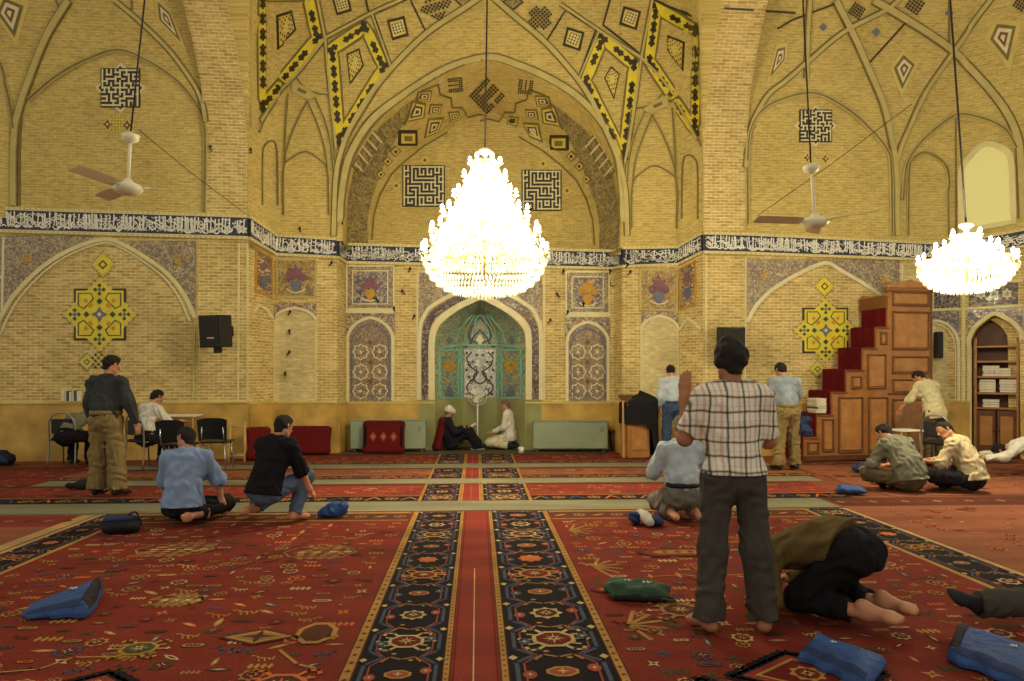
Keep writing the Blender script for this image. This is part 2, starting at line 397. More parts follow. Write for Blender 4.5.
# big arches between the bays: a soffit band and its raised edges
def big_arch(xi, xo, yf_i, yf_o):
    mb = MB(); ri, ro = [], []; n = 30
    for k in range(-2, n+1):
        t = 1-2*max(0, k)/n
        for (xx, yf, lst) in ((xi, yf_i, ri), (xo, yf_o, ro)):
            y = 9.0+(yf-9.0)*t; z = side_arch_z(9.0+abs(y-9.0)*1.0, yf)
            if k < 0: z = 5.6+(4.3-5.6)*(-k)/2
            lst.append(Vector((xx, y, z)))
    al = [0]
    for a_, b_ in zip(ri[:-1], ri[1:]): al.append(al[-1]+(b_-a_).length)
    mb.grid([ri, ro], BRICK, lambda i, j: (j*.75, al[i]), True)
    # outer faces of the arch, up into the vaults
    mb.grid([ri, [p+Vector((0, 0, .35)) for p in ri]], BRICK, lambda i, j: (al[i], j*.35), False)
    mb.grid([ro, [p+Vector((0, 0, .35)) for p in ro]], BRICK, lambda i, j: (i*.3, j*.35), False)
    return mb, ri, ro
aL, aLi, aLo = big_arch(XLi, XLo, 12.8, 12.72)
aR, aRi, aRo = big_arch(XRi, XRo, 13.15, 13.2)
def fillet(curve, X):
    mb = MB(); ss = lambda z: 1 if z <= 5.7 else math.sqrt(max(.0004, 1-((z-5.7)/5.6)**2)); cy = 12.8 if X < 0 else 13.17
    rows = []
    for k in range(0, 5):
        r = []
        for p in curve[2:18]:
            z = p.z if k < 2 else p.z+.22*(k-1)
            if k == 0: r.append(Vector(p)+Vector((0, 0, 0))); continue
            s_ = ss(z); r.append(Vector((CC[0]+(X-CC[0])*s_-(.02 if X > 0 else -.02), min(p.y, CC[1]+(cy-CC[1])*s_)-.01, z)))
        rows.append(r)
    mb.grid(rows, BRICKV, lambda i, j: (rows[j][i].y, rows[j][i].z), True)
    return mb
fL = fillet(aLi, XLi); fR = fillet(aRi, XRi)
# brick piers under the big arches
def pier(xa, ya, xb, yb, z0, z1):
    mb = MB(); mb.poly([(xa, ya, z0), (xb, yb, z0), (xb, yb, z1), (xa, ya, z1)], BRICK, [(xa, z0), (xb, z0), (xb, z1), (xa, z1)]); return mb
pL = pier(XLo, 12.70, XLi, 12.77, 4.2, 5.66); pR = pier(XRi, 13.13, XRo, 13.17, 3.9, 5.66)
for q in (vC, vD, mF, mS, mN, vL, vR, aL, aR, fL, fR, pL, pR): register(q)
vv, ff = [], []
for a, b in STRUCT:
    o = len(vv); vv += a; ff += [tuple(k+o for k in f) for f in b]
BV = BVHTree.FromPolygons(vv, ff)
def hit(px, py, far=40):
    d = ray(px, py); h = BV.ray_cast(CAM, d.normalized(), far)
    if h[0] is None: return PT(px, py, 12.6), Vector((0, -1, 0))
    n = h[1]
    if n.dot(d) > 0: n = -n
    return h[0], n
# --- features that sit on those surfaces, drawn from outline points
def relief(mb, pts, m, lift=.02, sides=True):
    ext = max(max(p[0] for p in pts)-min(p[0] for p in pts), max(p[1] for p in pts)-min(p[1] for p in pts))
    if len(pts) == 4 and ext > 9 and not isinstance(lift, tuple):
        n = min(8, int(ext/6)+1); HH = [[hit(*[(1-u)*(1-v)*pts[0][k]+u*(1-v)*pts[1][k]+u*v*pts[2][k]+(1-u)*v*pts[3][k] for k in (0, 1)]) for u in [i/n for i in range(n+1)]] for v in [j/n for j in range(n+1)]]
        R_ = [[h[0]+h[1]*lift for h in r] for r in HH]; mb.grid(R_, m, lambda i, j: (R_[j][i].x, R_[j][i].z), False)
        if sides:
            ring = [(0, i) for i in range(n)]+[(j, n) for j in range(n)]+[(n, n-i) for i in range(n)]+[(n-j, 0) for j in range(n)]
            for (j0, i0), (j1, i1) in zip(ring, ring[1:]+ring[:1]):
                a, b = R_[j0][i0], R_[j1][i1]; mb.poly([a, b, b-HH[j1][i1][1]*(lift+.02), a-HH[j0][i0][1]*(lift+.02)], m, [(a.x, a.z), (b.x, b.z), (b.x, b.z), (a.x, a.z)])
        return
    hs = [hit(x, y) for x, y in pts]; nn = sum((h[1] for h in hs), Vector()).normalized()
    A = [h[0]+nn*lift for h in hs]; uv = [(p.x, p.z) for p in A]
    if len(A) > 4:
        c = sum(A, Vector())/len(A)
        from mathutils.geometry import tessellate_polygon
        base = [mb.vert(p, uv[i]) for i, p in enumerate(A)]
        for t in tessellate_polygon([[Vector((x, y, 0)) for x, y in pts]]): mb.face([base[i] for i in t], m)
    else: mb.poly(A, m, uv)
    if sides:
        for i in range(len(A)):
            j = (i+1) % len(A); mb.poly([A[i], A[j], A[j]-nn*(lift+.02), A[i]-nn*(lift+.02)], m, [(A[i].x, A[i].z), (A[j].x, A[j].z), (A[j].x, A[j].z), (A[i].x, A[i].z)])
def ribbon(mb, pts, w, m, lift=.02, closed=False, dens=12):
    """band of w metres following the surface along pixel polyline"""
    P = []
    seq = list(pts)+([pts[0]] if closed else [])
    for a, b in zip(seq[:-1], seq[1:]):
        k = max(1, int(math.hypot(a[0]-b[0], a[1]-b[1])/dens))
        P += [(a[0]+(b[0]-a[0])*i/k, a[1]+(b[1]-a[1])*i/k) for i in range(k)]
    P.append(seq[-1]); H = [hit(*p) for p in P]; l, r, l2, r2 = [], [], [], []
    for i, (p, n) in enumerate(H):
        q0 = H[max(i-1, 0)][0]; q1 = H[min(i+1, len(H)-1)][0]
        if closed and i in (0, len(H)-1): q0, q1 = H[-2][0], H[1][0]
        t = q1-q0; n2 = -(p-CAM).normalized() if False else n
        s = t.cross(n2); s = s.normalized()*w/2 if s.length > 1e-6 else Vector((w/2, 0, 0))
        l.append(p+s+n2*lift); r.append(p-s+n2*lift); l2.append(p+s-n2*.02); r2.append(p-s-n2*.02)
    u = [0]
    for a, b in zip(l[:-1], l[1:]): u.append(u[-1]+(b-a).length)
    mb.grid([l2, l, r, r2], m, lambda i, j: (u[i], j*w), False)
for q in (wl, wb, wr): lean(q)
o_wl = wl.build('wall_left', kind='structure'); o_wb = wb.build('wall_back', kind='structure'); o_wr = wr.build('wall_right', kind='structure')
o_vL = vL.build('ceiling_left_vault', kind='structure'); o_vR = vR.build('ceiling_right_vault', kind='structure')
o_vC = vC.build('ceiling_hall_vault_left', kind='structure'); o_vD = vD.build('ceiling_hall_vault_right', kind='structure')
o_mF = mF.build('wall_mihrab_front', kind='structure'); o_mS = mS.build('ceiling_mihrab_arch', kind='structure')
o_mN = mN.build('wall_mihrab_upper', kind='structure'); o_mL = mL.build('trim_ledge', kind='structure')
o_aL = aL.build('wall_left_arch', kind='structure'); o_aR = aR.build('wall_right_arch', kind='structure')

mb = MB(); mb.box((-.5, 15.9, 5.5), (30, .4, 12), BRICK); mb.build('wall_leak_backing', kind='structure')  # unseen backing slab, added to stop world light leaking through vault gaps
o_mM = mM.build('wall_mihrab_recess', kind='structure')
fL.build('ceiling_left_fillet', kind='structure'); fR.build('ceiling_right_fillet', kind='structure')
pL.build('wall_left_pier', kind='structure'); pR.build('wall_right_pier', kind='structure')
mK.build('wall_bookcase_niche', kind='structure')
# ------------------------------------------------------------------ inscription frieze
def seg_frieze():
    rng = random.Random(11)
    band, bead, wr_ = MB(), MB(), MB()
    for i in range(len(W)-1):
        a, b = W[i], W[i+1]; L = math.hypot(a[0]-b[0], a[1]-b[1]); nx, ny = (b[1]-a[1])/L, -(b[0]-a[0])/L
        def q(u, v, l=.05):
            t = u/L; zb = a[3]+(b[3]-a[3])*t; zt = a[2]+(b[2]-a[2])*t
            return Vector((a[0]+(b[0]-a[0])*t+nx*l, a[1]+(b[1]-a[1])*t+ny*l, zb+(zt-zb)*v))
        def strip(mb, v0, v1, l, m):
            P = [q(0, v0, l), q(L, v0, l), q(L, v1, l), q(0, v1, l)]; Q = [q(0, v0, -.02), q(L, v0, -.02), q(L, v1, -.02), q(0, v1, -.02)]
            mb.poly(P, m, [(0, v0), (L, v0), (L, v1), (0, v1)])
            mb.poly([Q[0], Q[1], P[1], P[0]], m); mb.poly([P[3], P[2], Q[2], Q[3]], m)
            mb.poly([Q[0], P[0], P[3], Q[3]], m); mb.poly([P[1], Q[1], Q[2], P[2]], m)
        strip(band, .13, .87, .04, NAVY); strip(band, .87, .90, .055, CREAM); strip(band, .10, .13, .055, CREAM)
        strip(bead, .90, 1.0, .05, PLASTY); strip(bead, 0, .10, .05, PLASTY)
        n = int(L/.09)
        for k in range(n):
            u = (k+.5)*L/n; w = .028
            for v in (.95, .05):
                P = [q(u-w, v-.025, .056), q(u, v-.04, .056), q(u+w, v-.025, .056), q(u+w, v+.025, .056), q(u-w, v+.025, .056)]
                bead.poly(P, CREAM)
        # flowing white script
        def stroke(pts, w0, w1, m=WHITE, l=.052):
            pts = [Vector((p[0], p[1])) for p in pts]; H = .4; lft, rgt = [], []
            for k, p in enumerate(pts):
                t = pts[min(k+1, len(pts)-1)]-pts[max(0, k-1)]; t = Vector((t.x, t.y*H))
                nn = Vector((-t.y, t.x)).normalized() if t.length > 1e-7 else Vector((1, 0)); w = w0+(w1-w0)*k/(len(pts)-1)
                for lst, sg in ((lft, 1), (rgt, -1)): lst.append(q(min(L-.005, max(.005, p.x+nn.x*w*sg/2)), min(.86, max(.14, p.y+nn.y*w*sg/2/H)), l))
            base = len(wr_.v)
            for x in lft: wr_.vert(x)
            for x in rgt: wr_.vert(x)
            k = len(lft)
            for j in range(k-1): wr_.face((base+j, base+j+1, base+k+j+1, base+k+j), m)
        u = .03
        while u < L-.05:
            r = rng.random(); x = u
            if r < .42:
                sl = rng.uniform(-.015, .015); stroke([(x, rng.uniform(.2, .34)), (x+sl, .6), (x+sl*1.5, rng.uniform(.76, .85))], .018, .024)
                if rng.random() < .5: stroke([(x+k*.02, .26+.05*math.sin(k*.9)) for k in range(5)], .022, .012)
            elif r < .66:
                w = rng.uniform(.08, .17); c = rng.uniform(.3, .5)
                stroke([(x+w*(1-math.cos(t))/2, c-.13*math.sin(t)) for t in [math.pi*k/7 for k in range(8)]], .014, .028)
            elif r < .82:
                cy = rng.uniform(.35, .6); rr = rng.uniform(.018, .032)
                stroke([(x+rr*math.cos(t), cy+rr*2.4*math.sin(t)) for t in [2*math.pi*k/8 for k in range(8)]], .014, .016)
                stroke([(x+rr, cy), (x+rr*2.2, cy-.1), (x+.01, cy-.2)], .02, .01)
            else:
                w = rng.uniform(.12, .24); c = rng.uniform(.42, .72)
                stroke([(x+w*k/5, c+.07*math.sin(k*1.1)) for k in range(6)], .01, .024)
            if rng.random() < .8:
                dx = rng.uniform(-.03, .04); c = rng.uniform(.2, .8); stroke([(x+dx, c), (x+dx+.018, c+.035)], .018, .018)
            if rng.random() < .45:
                c = rng.uniform(.55, .82); stroke([(x+.01, c), (x+.04, c-.06), (x+.075, c-.01)], .008, .012)
            u += rng.uniform(.017, .032)
    return band, bead, wr_
fb, fbd, fw = seg_frieze()
o_fr = fb.build('trim_inscription_band', kind='structure')
fbd.build('beaded_border', o_fr, label='straw-coloured border with cream beads'); fw.build('inscription', o_fr, label='white flowing script on dark blue')
# ------------------------------------------------------------------ left wing, lower wall
D = MB()          # collects relief on one wall; built as a part of that wall
def fin(name, parent, **t):
    global D
    o = D.build(name, parent, **t); D = MB(); return o
def px_star(cx, cy, r1, r2, n=8, rot=0):
    return [(cx+(r1 if k % 2 == 0 else r2)*math.sin(math.pi*k/n+rot), cy-(r1 if k % 2 == 0 else r2)*math.cos(math.pi*k/n+rot)) for k in range(2*n)]
def dia(cx, cy, a, b=None): b = b or a; return [(cx, cy-b), (cx+a, cy), (cx, cy+b), (cx-a, cy)]
def rect(x0, y0, x1, y1): return [(x0, y0), (x1, y0), (x1, y1), (x0, y1)]
def densify(pts, k=4, closed=False):
    return [tuple(p) for p in crom(pts, k, closed)]
def span(arc, top, m, lift=.015):
    """tile field between an arch line and the horizontal above it, as quads"""
    for (x0, y0), (x1, y1) in zip(arc[:-1], arc[1:]):
        if x1-x0 > .2 and min(y0, y1) > top+.8: relief(D, [(x0, top), (x1, top), (x1, y1), (x0, y0)], m, lift, False)
def medallion(cx, cy, r, sq):
    """eight-pointed star of yellow tile: a square and a lozenge laid over each other"""
    relief(D, px_star(cx, cy, r*1.04, sq*1.02, 4), BLACK, .012) if False else None
    relief(D, rect(cx-sq*1.06, cy-sq*1.06, cx+sq*1.06, cy+sq*1.06), BLACK, .014)
    relief(D, dia(cx, cy, r*1.03), YEL2, .016)
    n = 9
    for sx, sy in ((1, 1), (1, -1), (-1, 1), (-1, -1)):
        for k in range(n+1):
            t = k/n; relief(D, dia(cx+sx*r*1.03*t, cy+sy*r*1.03*(1-t), .9), BLACK, .022, False)
    relief(D, rect(cx-sq*.97, cy-sq*.97, cx+sq*.97, cy+sq*.97), YEL, .024)
    relief(D, dia(cx, cy, r*.93), YEL, .025)
    for sx, sy in ((1, 1), (1, -1), (-1, 1), (-1, -1)):
        x, y = cx+sx*sq*.56, cy+sy*sq*.56
        ribbon(D, [(x-sx*sq*.2, y+sy*sq*.3), (x+sx*sq*.3, y+sy*sq*.3), (x+sx*sq*.3, y-sy*sq*.2), (x+sx*sq*.08, y-sy*sq*.32), (x-sx*sq*.12, y-sy*sq*.12), (x-sx*sq*.32, y+sy*sq*.08)], .022, DGRN, .03, True)
        relief(D, dia(x, y, sq*.1), GOLDG, .031, False)
    for k in range(8):
        a = k*math.pi/4; q = r*.36; x, y = cx+q*math.sin(a), cy-q*math.cos(a)
        relief(D, dia(x, y, sq*.13), DGRN if k % 2 == 0 else GOLDG, .031, False)
    for (dx, dy) in ((0, -1), (1, 0), (0, 1), (-1, 0)):
        x, y = cx+dx*r*.68, cy+dy*r*.68
        for (ax, ay) in ((0, 0), (1, 0), (-1, 0), (0, 1), (0, -1)): relief(D, dia(x+ax*sq*.17, y+ay*sq*.17, sq*.09), DGRN if (ax, ay) != (0, 0) else BLUEG, .032, False)
    relief(D, px_star(cx, cy, sq*.34, sq*.16, 4), BLUEG, .033, False)
    relief(D, dia(cx, cy, sq*.1), CREAM, .036, False)
def lozenge(cx, cy, r, m=YEL, m2=BLACK):
    relief(D, dia(cx, cy, r*1.12), YEL2, .014)
    for sx, sy in ((1, 1), (1, -1), (-1, 1), (-1, -1)):
        for k in range(6): t = k/6; relief(D, dia(cx+sx*r*1.12*t, cy+sy*r*1.12*(1-t), .7), m2, .022, False)
    relief(D, dia(cx, cy, r*.88), m, .025); relief(D, dia(cx, cy, r*.42), m2, .028, False); relief(D, dia(cx, cy, r*.25), m, .03, False)
arcL = densify([(-4, 330), (2, 316), (16, 294), (42, 268), (71, 250), (103, 239.5), (120, 243), (145, 257), (168, 274), (184, 294), (195.5, 318)], 3)
span([p for p in arcL if p[0] < 100], 235.5, T_SPAN); span([p for p in arcL if p[0] >= 100], 241, T_SPAN)
for c in ((27, 259), (178, 261)): relief(D, px_star(c[0], c[1], 7, 4.5, 6), T_OCH, .025); relief(D, px_star(c[0], c[1], 3, 2, 4), GOLDG, .03)
fin('spandrel_tiles', o_wl, label='mauve and cream floral spandrel tiles over arch')
ribbon(D, arcL, .07, PLAST, .035); ribbon(D, [(x-(x-100)*.055, y+3.6) for x, y in arcL], .03, CREAM, .03)
ribbon(D, [arcL[-1], (192.5, 402)], .03, RIB, .02); ribbon(D, [(197, 243), (197, 402)], .02, RIB, .012); ribbon(D, [(4, 237), (2.5, 312)], .04, CREAM, .02)
ribbon(D, [(0, 318), (-1, 402)], .03, CREAM, .02); ribbon(D, [(239, 243), (238, 401)], .03, PLAST, .01); ribbon(D, [(247.5, 243), (247.5, 401)], .03, PLAST, .01)
fin('arch_moulding', o_wl, label='pale plaster arch line')
medallion(100.3, 314.5, 36.5, 24.5); lozenge(103.6, 264.8, 11.5)
relief(D, dia(102.3, 281, 4), YEL2, .02); lozenge(87.5, 362, 8, YEL2, DGRN)
for k in range(5):
    for j in range(5):
        if abs(k-2)+abs(j-2) <= 3: relief(D, dia(99+(k-2)*3.1, 361+(j-2)*3.1, 1.5), BLACK if (k+j) % 2 else YEL2, .016, False)
fin('star_medallion', o_wl, label='yellow eight-pointed star of tiles')
# right wing
arcR = densify([(747, 322), (752, 312), (758, 303), (772, 289.5), (795, 275.5), (824, 263), (840, 270.5), (860, 282), (878, 294), (890, 305), (899, 320)], 3)
span(arcR, 259.5, T_SPAN)
for c in ((764, 275), (884, 279)): relief(D, px_star(c[0], c[1], 6, 4, 6), T_OCH, .025); relief(D, px_star(c[0], c[1], 2.6, 1.6, 4), GOLDG, .03)
fin('spandrel_tiles', o_wr, label='mauve and cream floral spandrel tiles over arch')
ribbon(D, arcR, .07, CREAM, .03); ribbon(D, [(745.5, 257), (745, 402)], .03, PLAST, .015); ribbon(D, [(902, 263), (901, 402)], .03, CREAM, .015); ribbon(D, [(706, 255), (706, 402)], .03, PLAST, .012)
relief(D, rect(904, 266, 947, 400), BRICKP, .004, False)
fin('arch_moulding', o_wr, label='cream arch line')
medallion(825, 330.5, 31.5, 21.5); lozenge(824, 286.5, 9.5); relief(D, dia(824.5, 298, 3), YEL2, .02); lozenge(817, 369, 8, YEL2, DGRN)
fin('star_medallion', o_wr, label='yellow eight-pointed star of tiles')
# niche wall at the far right
relief(D, rect(934, 286, 960, 309), T_DARK, .02); relief(D, px_star(941, 297, 6, 3.5, 6), T_BLUE, .03)
relief(D, rect(969, 283, 1018, 307), T_DARK, .02)
for c in (981, 994, 1007): relief(D, px_star(c, 294, 6, 3.6, 6), CREAM, .03); relief(D, px_star(c, 294, 3.4, 2, 6), T_BLUE, .035)
fin('flower_panel', o_wr, label='dark tile panels with round flowers')
a1 = densify([(930, 321), (938, 321), (950, 326.5), (957, 336), (959, 350)], 3); span(a1, 311, T_BLUE); ribbon(D, a1+[(959, 405)], .05, CREAM, .03); ribbon(D, [(x-3.2, y+3) for x, y in a1]+[(955.5, 405)], .02, CREAM, .03)
a2 = [(995.5+(p[0]-995.5)*1.1, p[1]-2.5) for p in NIC if p[1] < 345]; a2 = [(a2[0][0]-1, 350)]+a2+[(a2[-1][0]+1, 350)]; span(a2, 309, T_BLUE); ribbon(D, [(969.5, 455), (969.5, 350)]+a2[1:-1], .07, PLAST, .035); ribbon(D, [(963.5, 262), (963.5, 409)], .06, PLAST, .03)
ribbon(D, [(931, 310), (962, 309), (1023, 305.5)], .05, PLAST, .03); ribbon(D, [(931, 285), (962, 284), (1023, 280.5)], .05, PLAST, .03)
fin('niche_moulding', o_wr, label='cream and blue tiled arches')
# ------------------------------------------------------------------ back wall of the hall
def vase(cx, cy, s, field, flower, body, name_mat=None):
    relief(D, px_star(cx, cy-s*.25, s*.42, s*.22, 7), flower, .05)
    relief(D, px_star(cx-s*.33, cy-s*.02, s*.2, s*.1, 6), flower, .05); relief(D, px_star(cx+s*.33, cy-s*.02, s*.2, s*.1, 6), flower, .05)
    relief(D, [(cx-s*.2, cy+s*.12), (cx+s*.2, cy+s*.12), (cx+s*.27, cy+s*.34), (cx+s*.1, cy+s*.55), (cx+s*.17, cy+s*.64), (cx-s*.17, cy+s*.64), (cx-s*.1, cy+s*.55), (cx-s*.27, cy+s*.34)], body, .055)
    ribbon(D, [(cx-s*.42, cy+s*.5), (cx-s*.3, cy+s*.62), (cx, cy+s*.7), (cx+s*.3, cy+s*.62), (cx+s*.42, cy+s*.5)], .025, CREAM, .06)
def panel(r, m, frame=CREAM, lift=.02, fw_=.035):
    relief(D, r, m, lift); ribbon(D, r, fw_, frame, lift+.012, True)
def side_set(sgn, ob, fl, zx):
    pass
for (ob, obx, fl, flx) in ((((255, 249), (271, 258), (271, 297), (255, 292)), ((253, 312), (258, 305), (265, 309), (272, 318)), rect(277, 260, 316, 297), (274, 320, 295, 308, 316, 321)),
                           (((696, 261), (681, 269), (681, 309), (696, 305)), ((680, 330), (688, 318.5), (694, 322), (701, 330)), rect(640, 270, 677, 310), (641, 329, 660, 316, 678, 328))):
    panel(ob, T_ARAB, GOLDG); cx = sum(p[0] for p in ob)/4; cy = sum(p[1] for p in ob)/4
    relief(D, px_star(cx, cy-8, 5, 3, 6), PURP, .03); relief(D, [(cx-3, cy+2), (cx+3, cy+2), (cx+4, cy+9), (cx, cy+14), (cx-4, cy+9)], BLUEG, .03)
    panel(fl, T_OCH, RIB); vase((fl[0][0]+fl[1][0])/2, (fl[0][1]+fl[2][1])/2, 21, None, PURP, BLUEG)
    xs, ysp, xa, ya, xe, ye = flx; A = arch(xs, xe, ysp, ya, 6); span(A, min(ya-4, fl[2][1]+6), T_ARAB); ribbon(D, A, .05, CREAM, .03)
    relief(D, [(xs, 402), (xs, ysp+1), (xe, ysp+1), (xe, 402)], BRICKP, .006, False)
    for q0, q1 in zip(A[:-1], A[1:]):
        if q1[0]-q0[0] > .2: relief(D, [(q0[0], q0[1]), (q1[0], q1[1]), (q1[0], ysp+1.2), (q0[0], ysp+1.2)], BRICKP, .006, False)
    ribbon(D, list(obx), .05, CREAM, .025)
    ribbon(D, [(xs, ysp), (xs, 402)], .03, PLAST, .02); ribbon(D, [(xe, ysp), (xe, 402)], .03, PLAST, .02)
fin('vase_panel', o_wb, label='ochre tile panel with a flower vase')
for k, (x0, x1, yv0, yv1, ysp, ya) in enumerate(((346, 395, 266, 309, 338, 317.5), (565, 610, 272, 313, 341, 322))):
    panel(rect(x0+1, yv0, x1-1, yv1), T_SPAN, CREAM); panel(rect(x0+7, yv0+5, x1-7, yv1-5), T_BLUE, CREAM, .03, .025)
    cx = (x0+x1)/2; vase(cx, (yv0+yv1)/2, 20, None, PURP if k == 0 else GOLDG, GOLDG)
fin('vase_panel', o_wb, label='blue tile panel with a golden vase')
for (x0, x1, yv0, yv1, ysp, ya) in ((346, 395, 266, 309, 338, 317.5), (565, 610, 272, 313, 341, 322)):
    A = arch(x0+2, x1-2, ysp, ya, 8); span([(x0, ysp)]+A+[(x1, ysp)], yv1+3, T_ARAB); ribbon(D, [(x0+2, 401)]+A+[(x1-2, 401)], .06, CREAM, .035)
    for q0, q1 in zip(A[:-1], A[1:]):
        if q1[0]-q0[0] > .2: relief(D, [q0, q1, (q1[0], 401), (q0[0], 401)], T_FIELD, .012, False)
    cx = (x0+x1)/2; B_ = arch(x0+6, x1-6, ysp+4, ya+6, 8); ribbon(D, [(x0+6, 396)]+B_+[(x1-6, 396)], .03, BLUEG, .03, True)
    for yy in (352, 372, 391):
        for xx in (cx-9.5, cx+9.5): ribbon(D, px_star(xx, yy, 8.0, 6.4, 8), .024, CREAM, .03, True); relief(D, px_star(xx, yy, 4.6, 3, 6), T_ARAB, .03, False); relief(D, px_star(xx, yy, 2, 1.2, 4), CREAM, .036, False)
        relief(D, dia(cx, yy-9.5, 3), BROWNG, .03, False)
    ribbon(D, [(x0-.5, yv1+2.5), (x1+.5, yv1+2.5)], .07, CREAM, .03)
fin('lattice_panel', o_wb, label='arched panel of interlaced medallion tiles')
# mihrab frame
def off_arch(d, up):
    return [(x+(-d if x < 481 else d)*min(1, abs(x-481)/20)*(1 if y > 330 else max(.35, abs(x-481)/45)), y-up*(0 if y > 345 else min(1, (345-y)/20))) for x, y in MIH if y < 399]
m1 = off_arch(3.2, 3); m2 = off_arch(9.8, 9.5); m3 = off_arch(15.4, 15)
relief(D, rect(421, 272, 427, 300), T_SPAN, .008, False); span([(419.5, 335)]+m3+[(541.5, 335)], 271, T_SPAN, .01)
ribbon(D, [(m1[0][0], 400)]+m1+[(m1[-1][0], 400)], .125, CREAM, .05); ribbon(D, [(m2[0][0], 400)]+m2+[(m2[-1][0], 400)], .14, T_DARK, .045)
ribbon(D, [(m3[0][0], 400)]+m3+[(m3[-1][0], 400)], .08, CREAM, .05)
ribbon(D, [(417.5, 400), (417.5, 272), (544, 272), (544, 400)], .035, CREAM, .03)
fin('mihrab_surround', o_wb, label='cream and dark floral bands around the prayer niche arch')
# prayer niche tiles
def nr_(r, m, l=.01): relief(D, r, m, l, False)
for x0, x1 in ((439, 458), (502, 521.5)):
    nr_(rect(x0, 350, x1, 398), T_TURQ, .012); ribbon(D, rect(x0, 350, x1, 398), .035, TURQ, .03, True)
    cx = (x0+x1)/2; nr_(px_star(cx, 366, 7.5, 4.5, 8), GOLDG, .03); nr_(px_star(cx, 366, 3.5, 2, 6), T_OCH, .034)
    nr_([(cx-5, 396), (cx+5, 396), (cx+3.5, 390), (cx, 384), (cx-3.5, 390)], BLUEG, .03); nr_(dia(cx, 340, 3.6, 4.5), BLUEG, .02)
    for q in (355, 378): nr_(dia(cx-5, q, 1.5), GOLDG, .03); nr_(dia(cx+5, q, 1.5), GOLDG, .03)
nr_(rect(464.5, 349, 495.5, 399), tile_mat('pale_arabesque_tile', [(214, 214, 200), (190, 194, 184), (226, 222, 206), (200, 204, 196)], 14), .012)
cxm = 480
for s_ in (1, -1):
    ribbon(D, [(cxm+s_*a, b) for a, b in [tuple(p) for p in crom([(2, 398), (10, 393), (13, 386), (6, 378), (3, 372), (10, 366), (13, 358), (8, 352)], 4)]], .03, BLACK, .03)
    ribbon(D, [(cxm+s_*a, b) for a, b in [tuple(p) for p in crom([(0, 384), (5, 381), (6, 375), (1, 371)], 4)]], .028, BLACK, .03)
    for q in ((12, 394), (11, 377), (6, 389), (7, 362), (13, 370), (3, 355), (13, 353)): nr_(px_star(cxm+s_*q[0], q[1], 2.2, 1, 4), BLACK, .03)
    for q, a_ in (((10, 391), 1), ((9, 381), -1), ((11, 364), 1), ((5, 368), -1), ((4, 393), 1)): ribbon(D, [(cxm+s_*(q[0]+2.6*math.cos(t)*(.4+t/8)), q[1]+a_*2.6*math.sin(t)*(.4+t/8)) for t in [k*.7 for k in range(8)]], .018, BLACK, .03, False, 3)
    ribbon(D, [(cxm+s_*a, b) for a, b in [tuple(p) for p in crom([(15, 347), (9, 343), (11, 336), (8, 327), (0, 317)], 4)]], .045, BLACK, .03)
    ribbon(D, [(cxm+s_*a, b) for a, b in [tuple(p) for p in crom([(2, 343), (8, 340), (4, 334), (0, 330)], 4)]], .03, BLACK, .03)
nr_(dia(cxm, 340, 4, 6), CREAM, .02)
ribbon(D, [(461, 399), (461, 347)], .05, TURQ, .02); ribbon(D, [(498.5, 399), (498.5, 347)], .05, TURQ, .02); ribbon(D, [(438, 348), (461, 345), (498.5, 345), (524, 348)], .03, TURQ, .03)
for s_ in (1, -1):
    for a in (10, 19, 28): ribbon(D, [(480.5+s_*a*.9, 343), (480.5+s_*a*.75, 330), (480.5+s_*a*.3, 315)], .02, TURQ, .02)
    nr_(px_star(480.5+s_*14, 325, 3, 1.8, 6), GOLDG, .02)
fin('niche_tiles', o_mM, label='turquoise, gold and white arabesque tiles')
# ------------------------------------------------------------------ brick inlay and ribs of the vaults
KUF = """#.#.#################
#.#.#...#...#...#.#.#
###.#.#.#.#.#.#.#.#.#
#...#.#.#.#.#.#.###.#
#.#.#.#.###.###.....#
###.#.#.........#.###
#...#.###########.#.#
#.#.#...........#.#.#
#.#.#############.###
#.........#...#.#...#
#.#######.#.#.#.###.#
#.#.....#.#.#.#...#.#
#.#.###.#.###.###.#.#
#.#...#.#.......#.###
#.###.#.#########.#..
#.....#...........#.#
#######.###.###.###.#
#.#...#.#.#.#.#.#.#.#
#.#.#.#.#.#.###.#.###
#.###.#.#.#.....#...#
#.....#.#############""".split('\n')
def kufic(x0, y0, x1, y1, rows, light=CREAM, dark=BLACK, lift=.02):
    relief(D, rect(x0-1, y0-1, x1+1, y1+1), dark, lift)
    n = len(rows); w = (x1-x0)/len(rows[0]); h = (y1-y0)/n
    for j, r in enumerate(rows):
        i = 0
        while i < len(r):
            if r[i] == '#':
                k = i
                while k < len(r) and r[k] == '#': k += 1
                if k-i > 1 or ((j == 0 or rows[j-1][i] != '#') and (j == n-1 or rows[j+1][i] != '#')): relief(D, rect(x0+i*w, y0+j*h+h*.12, x0+k*w, y0+j*h+h*.88), light, lift+.012, False)
                i = k
            else: i += 1
    for i in range(len(rows[0])):
        j = 0
        while j < n:
            if rows[j][i] == '#':
                k = j
                while k < n and rows[k][i] == '#': k += 1
                if k-j > 1: relief(D, rect(x0+i*w+w*.12, y0+j*h, x0+i*w+w*.88, y0+k*h), light, lift+.013, False)
                j = k
            else: j += 1
kufic(403.5, 166.5, 444, 206, KUF); kufic(522.5, 171, 560.5, 210, KUF)
for c in ((425, 160.5), (396.5, 186), (543, 164), (567, 191)): relief(D, dia(c[0], c[1], 4.5), YEL2, .02); relief(D, dia(c[0], c[1], 2), BROWNG, .03, False)
fin('square_script_panel', o_mN, label='square panel of maze-like dark and cream brick script')
QD = ["#.#.#.#.", "#.#.#.##", "#.###...", "#.....##", "#.#####.", "###...#.", "#.#.#.##", "#...#..."]
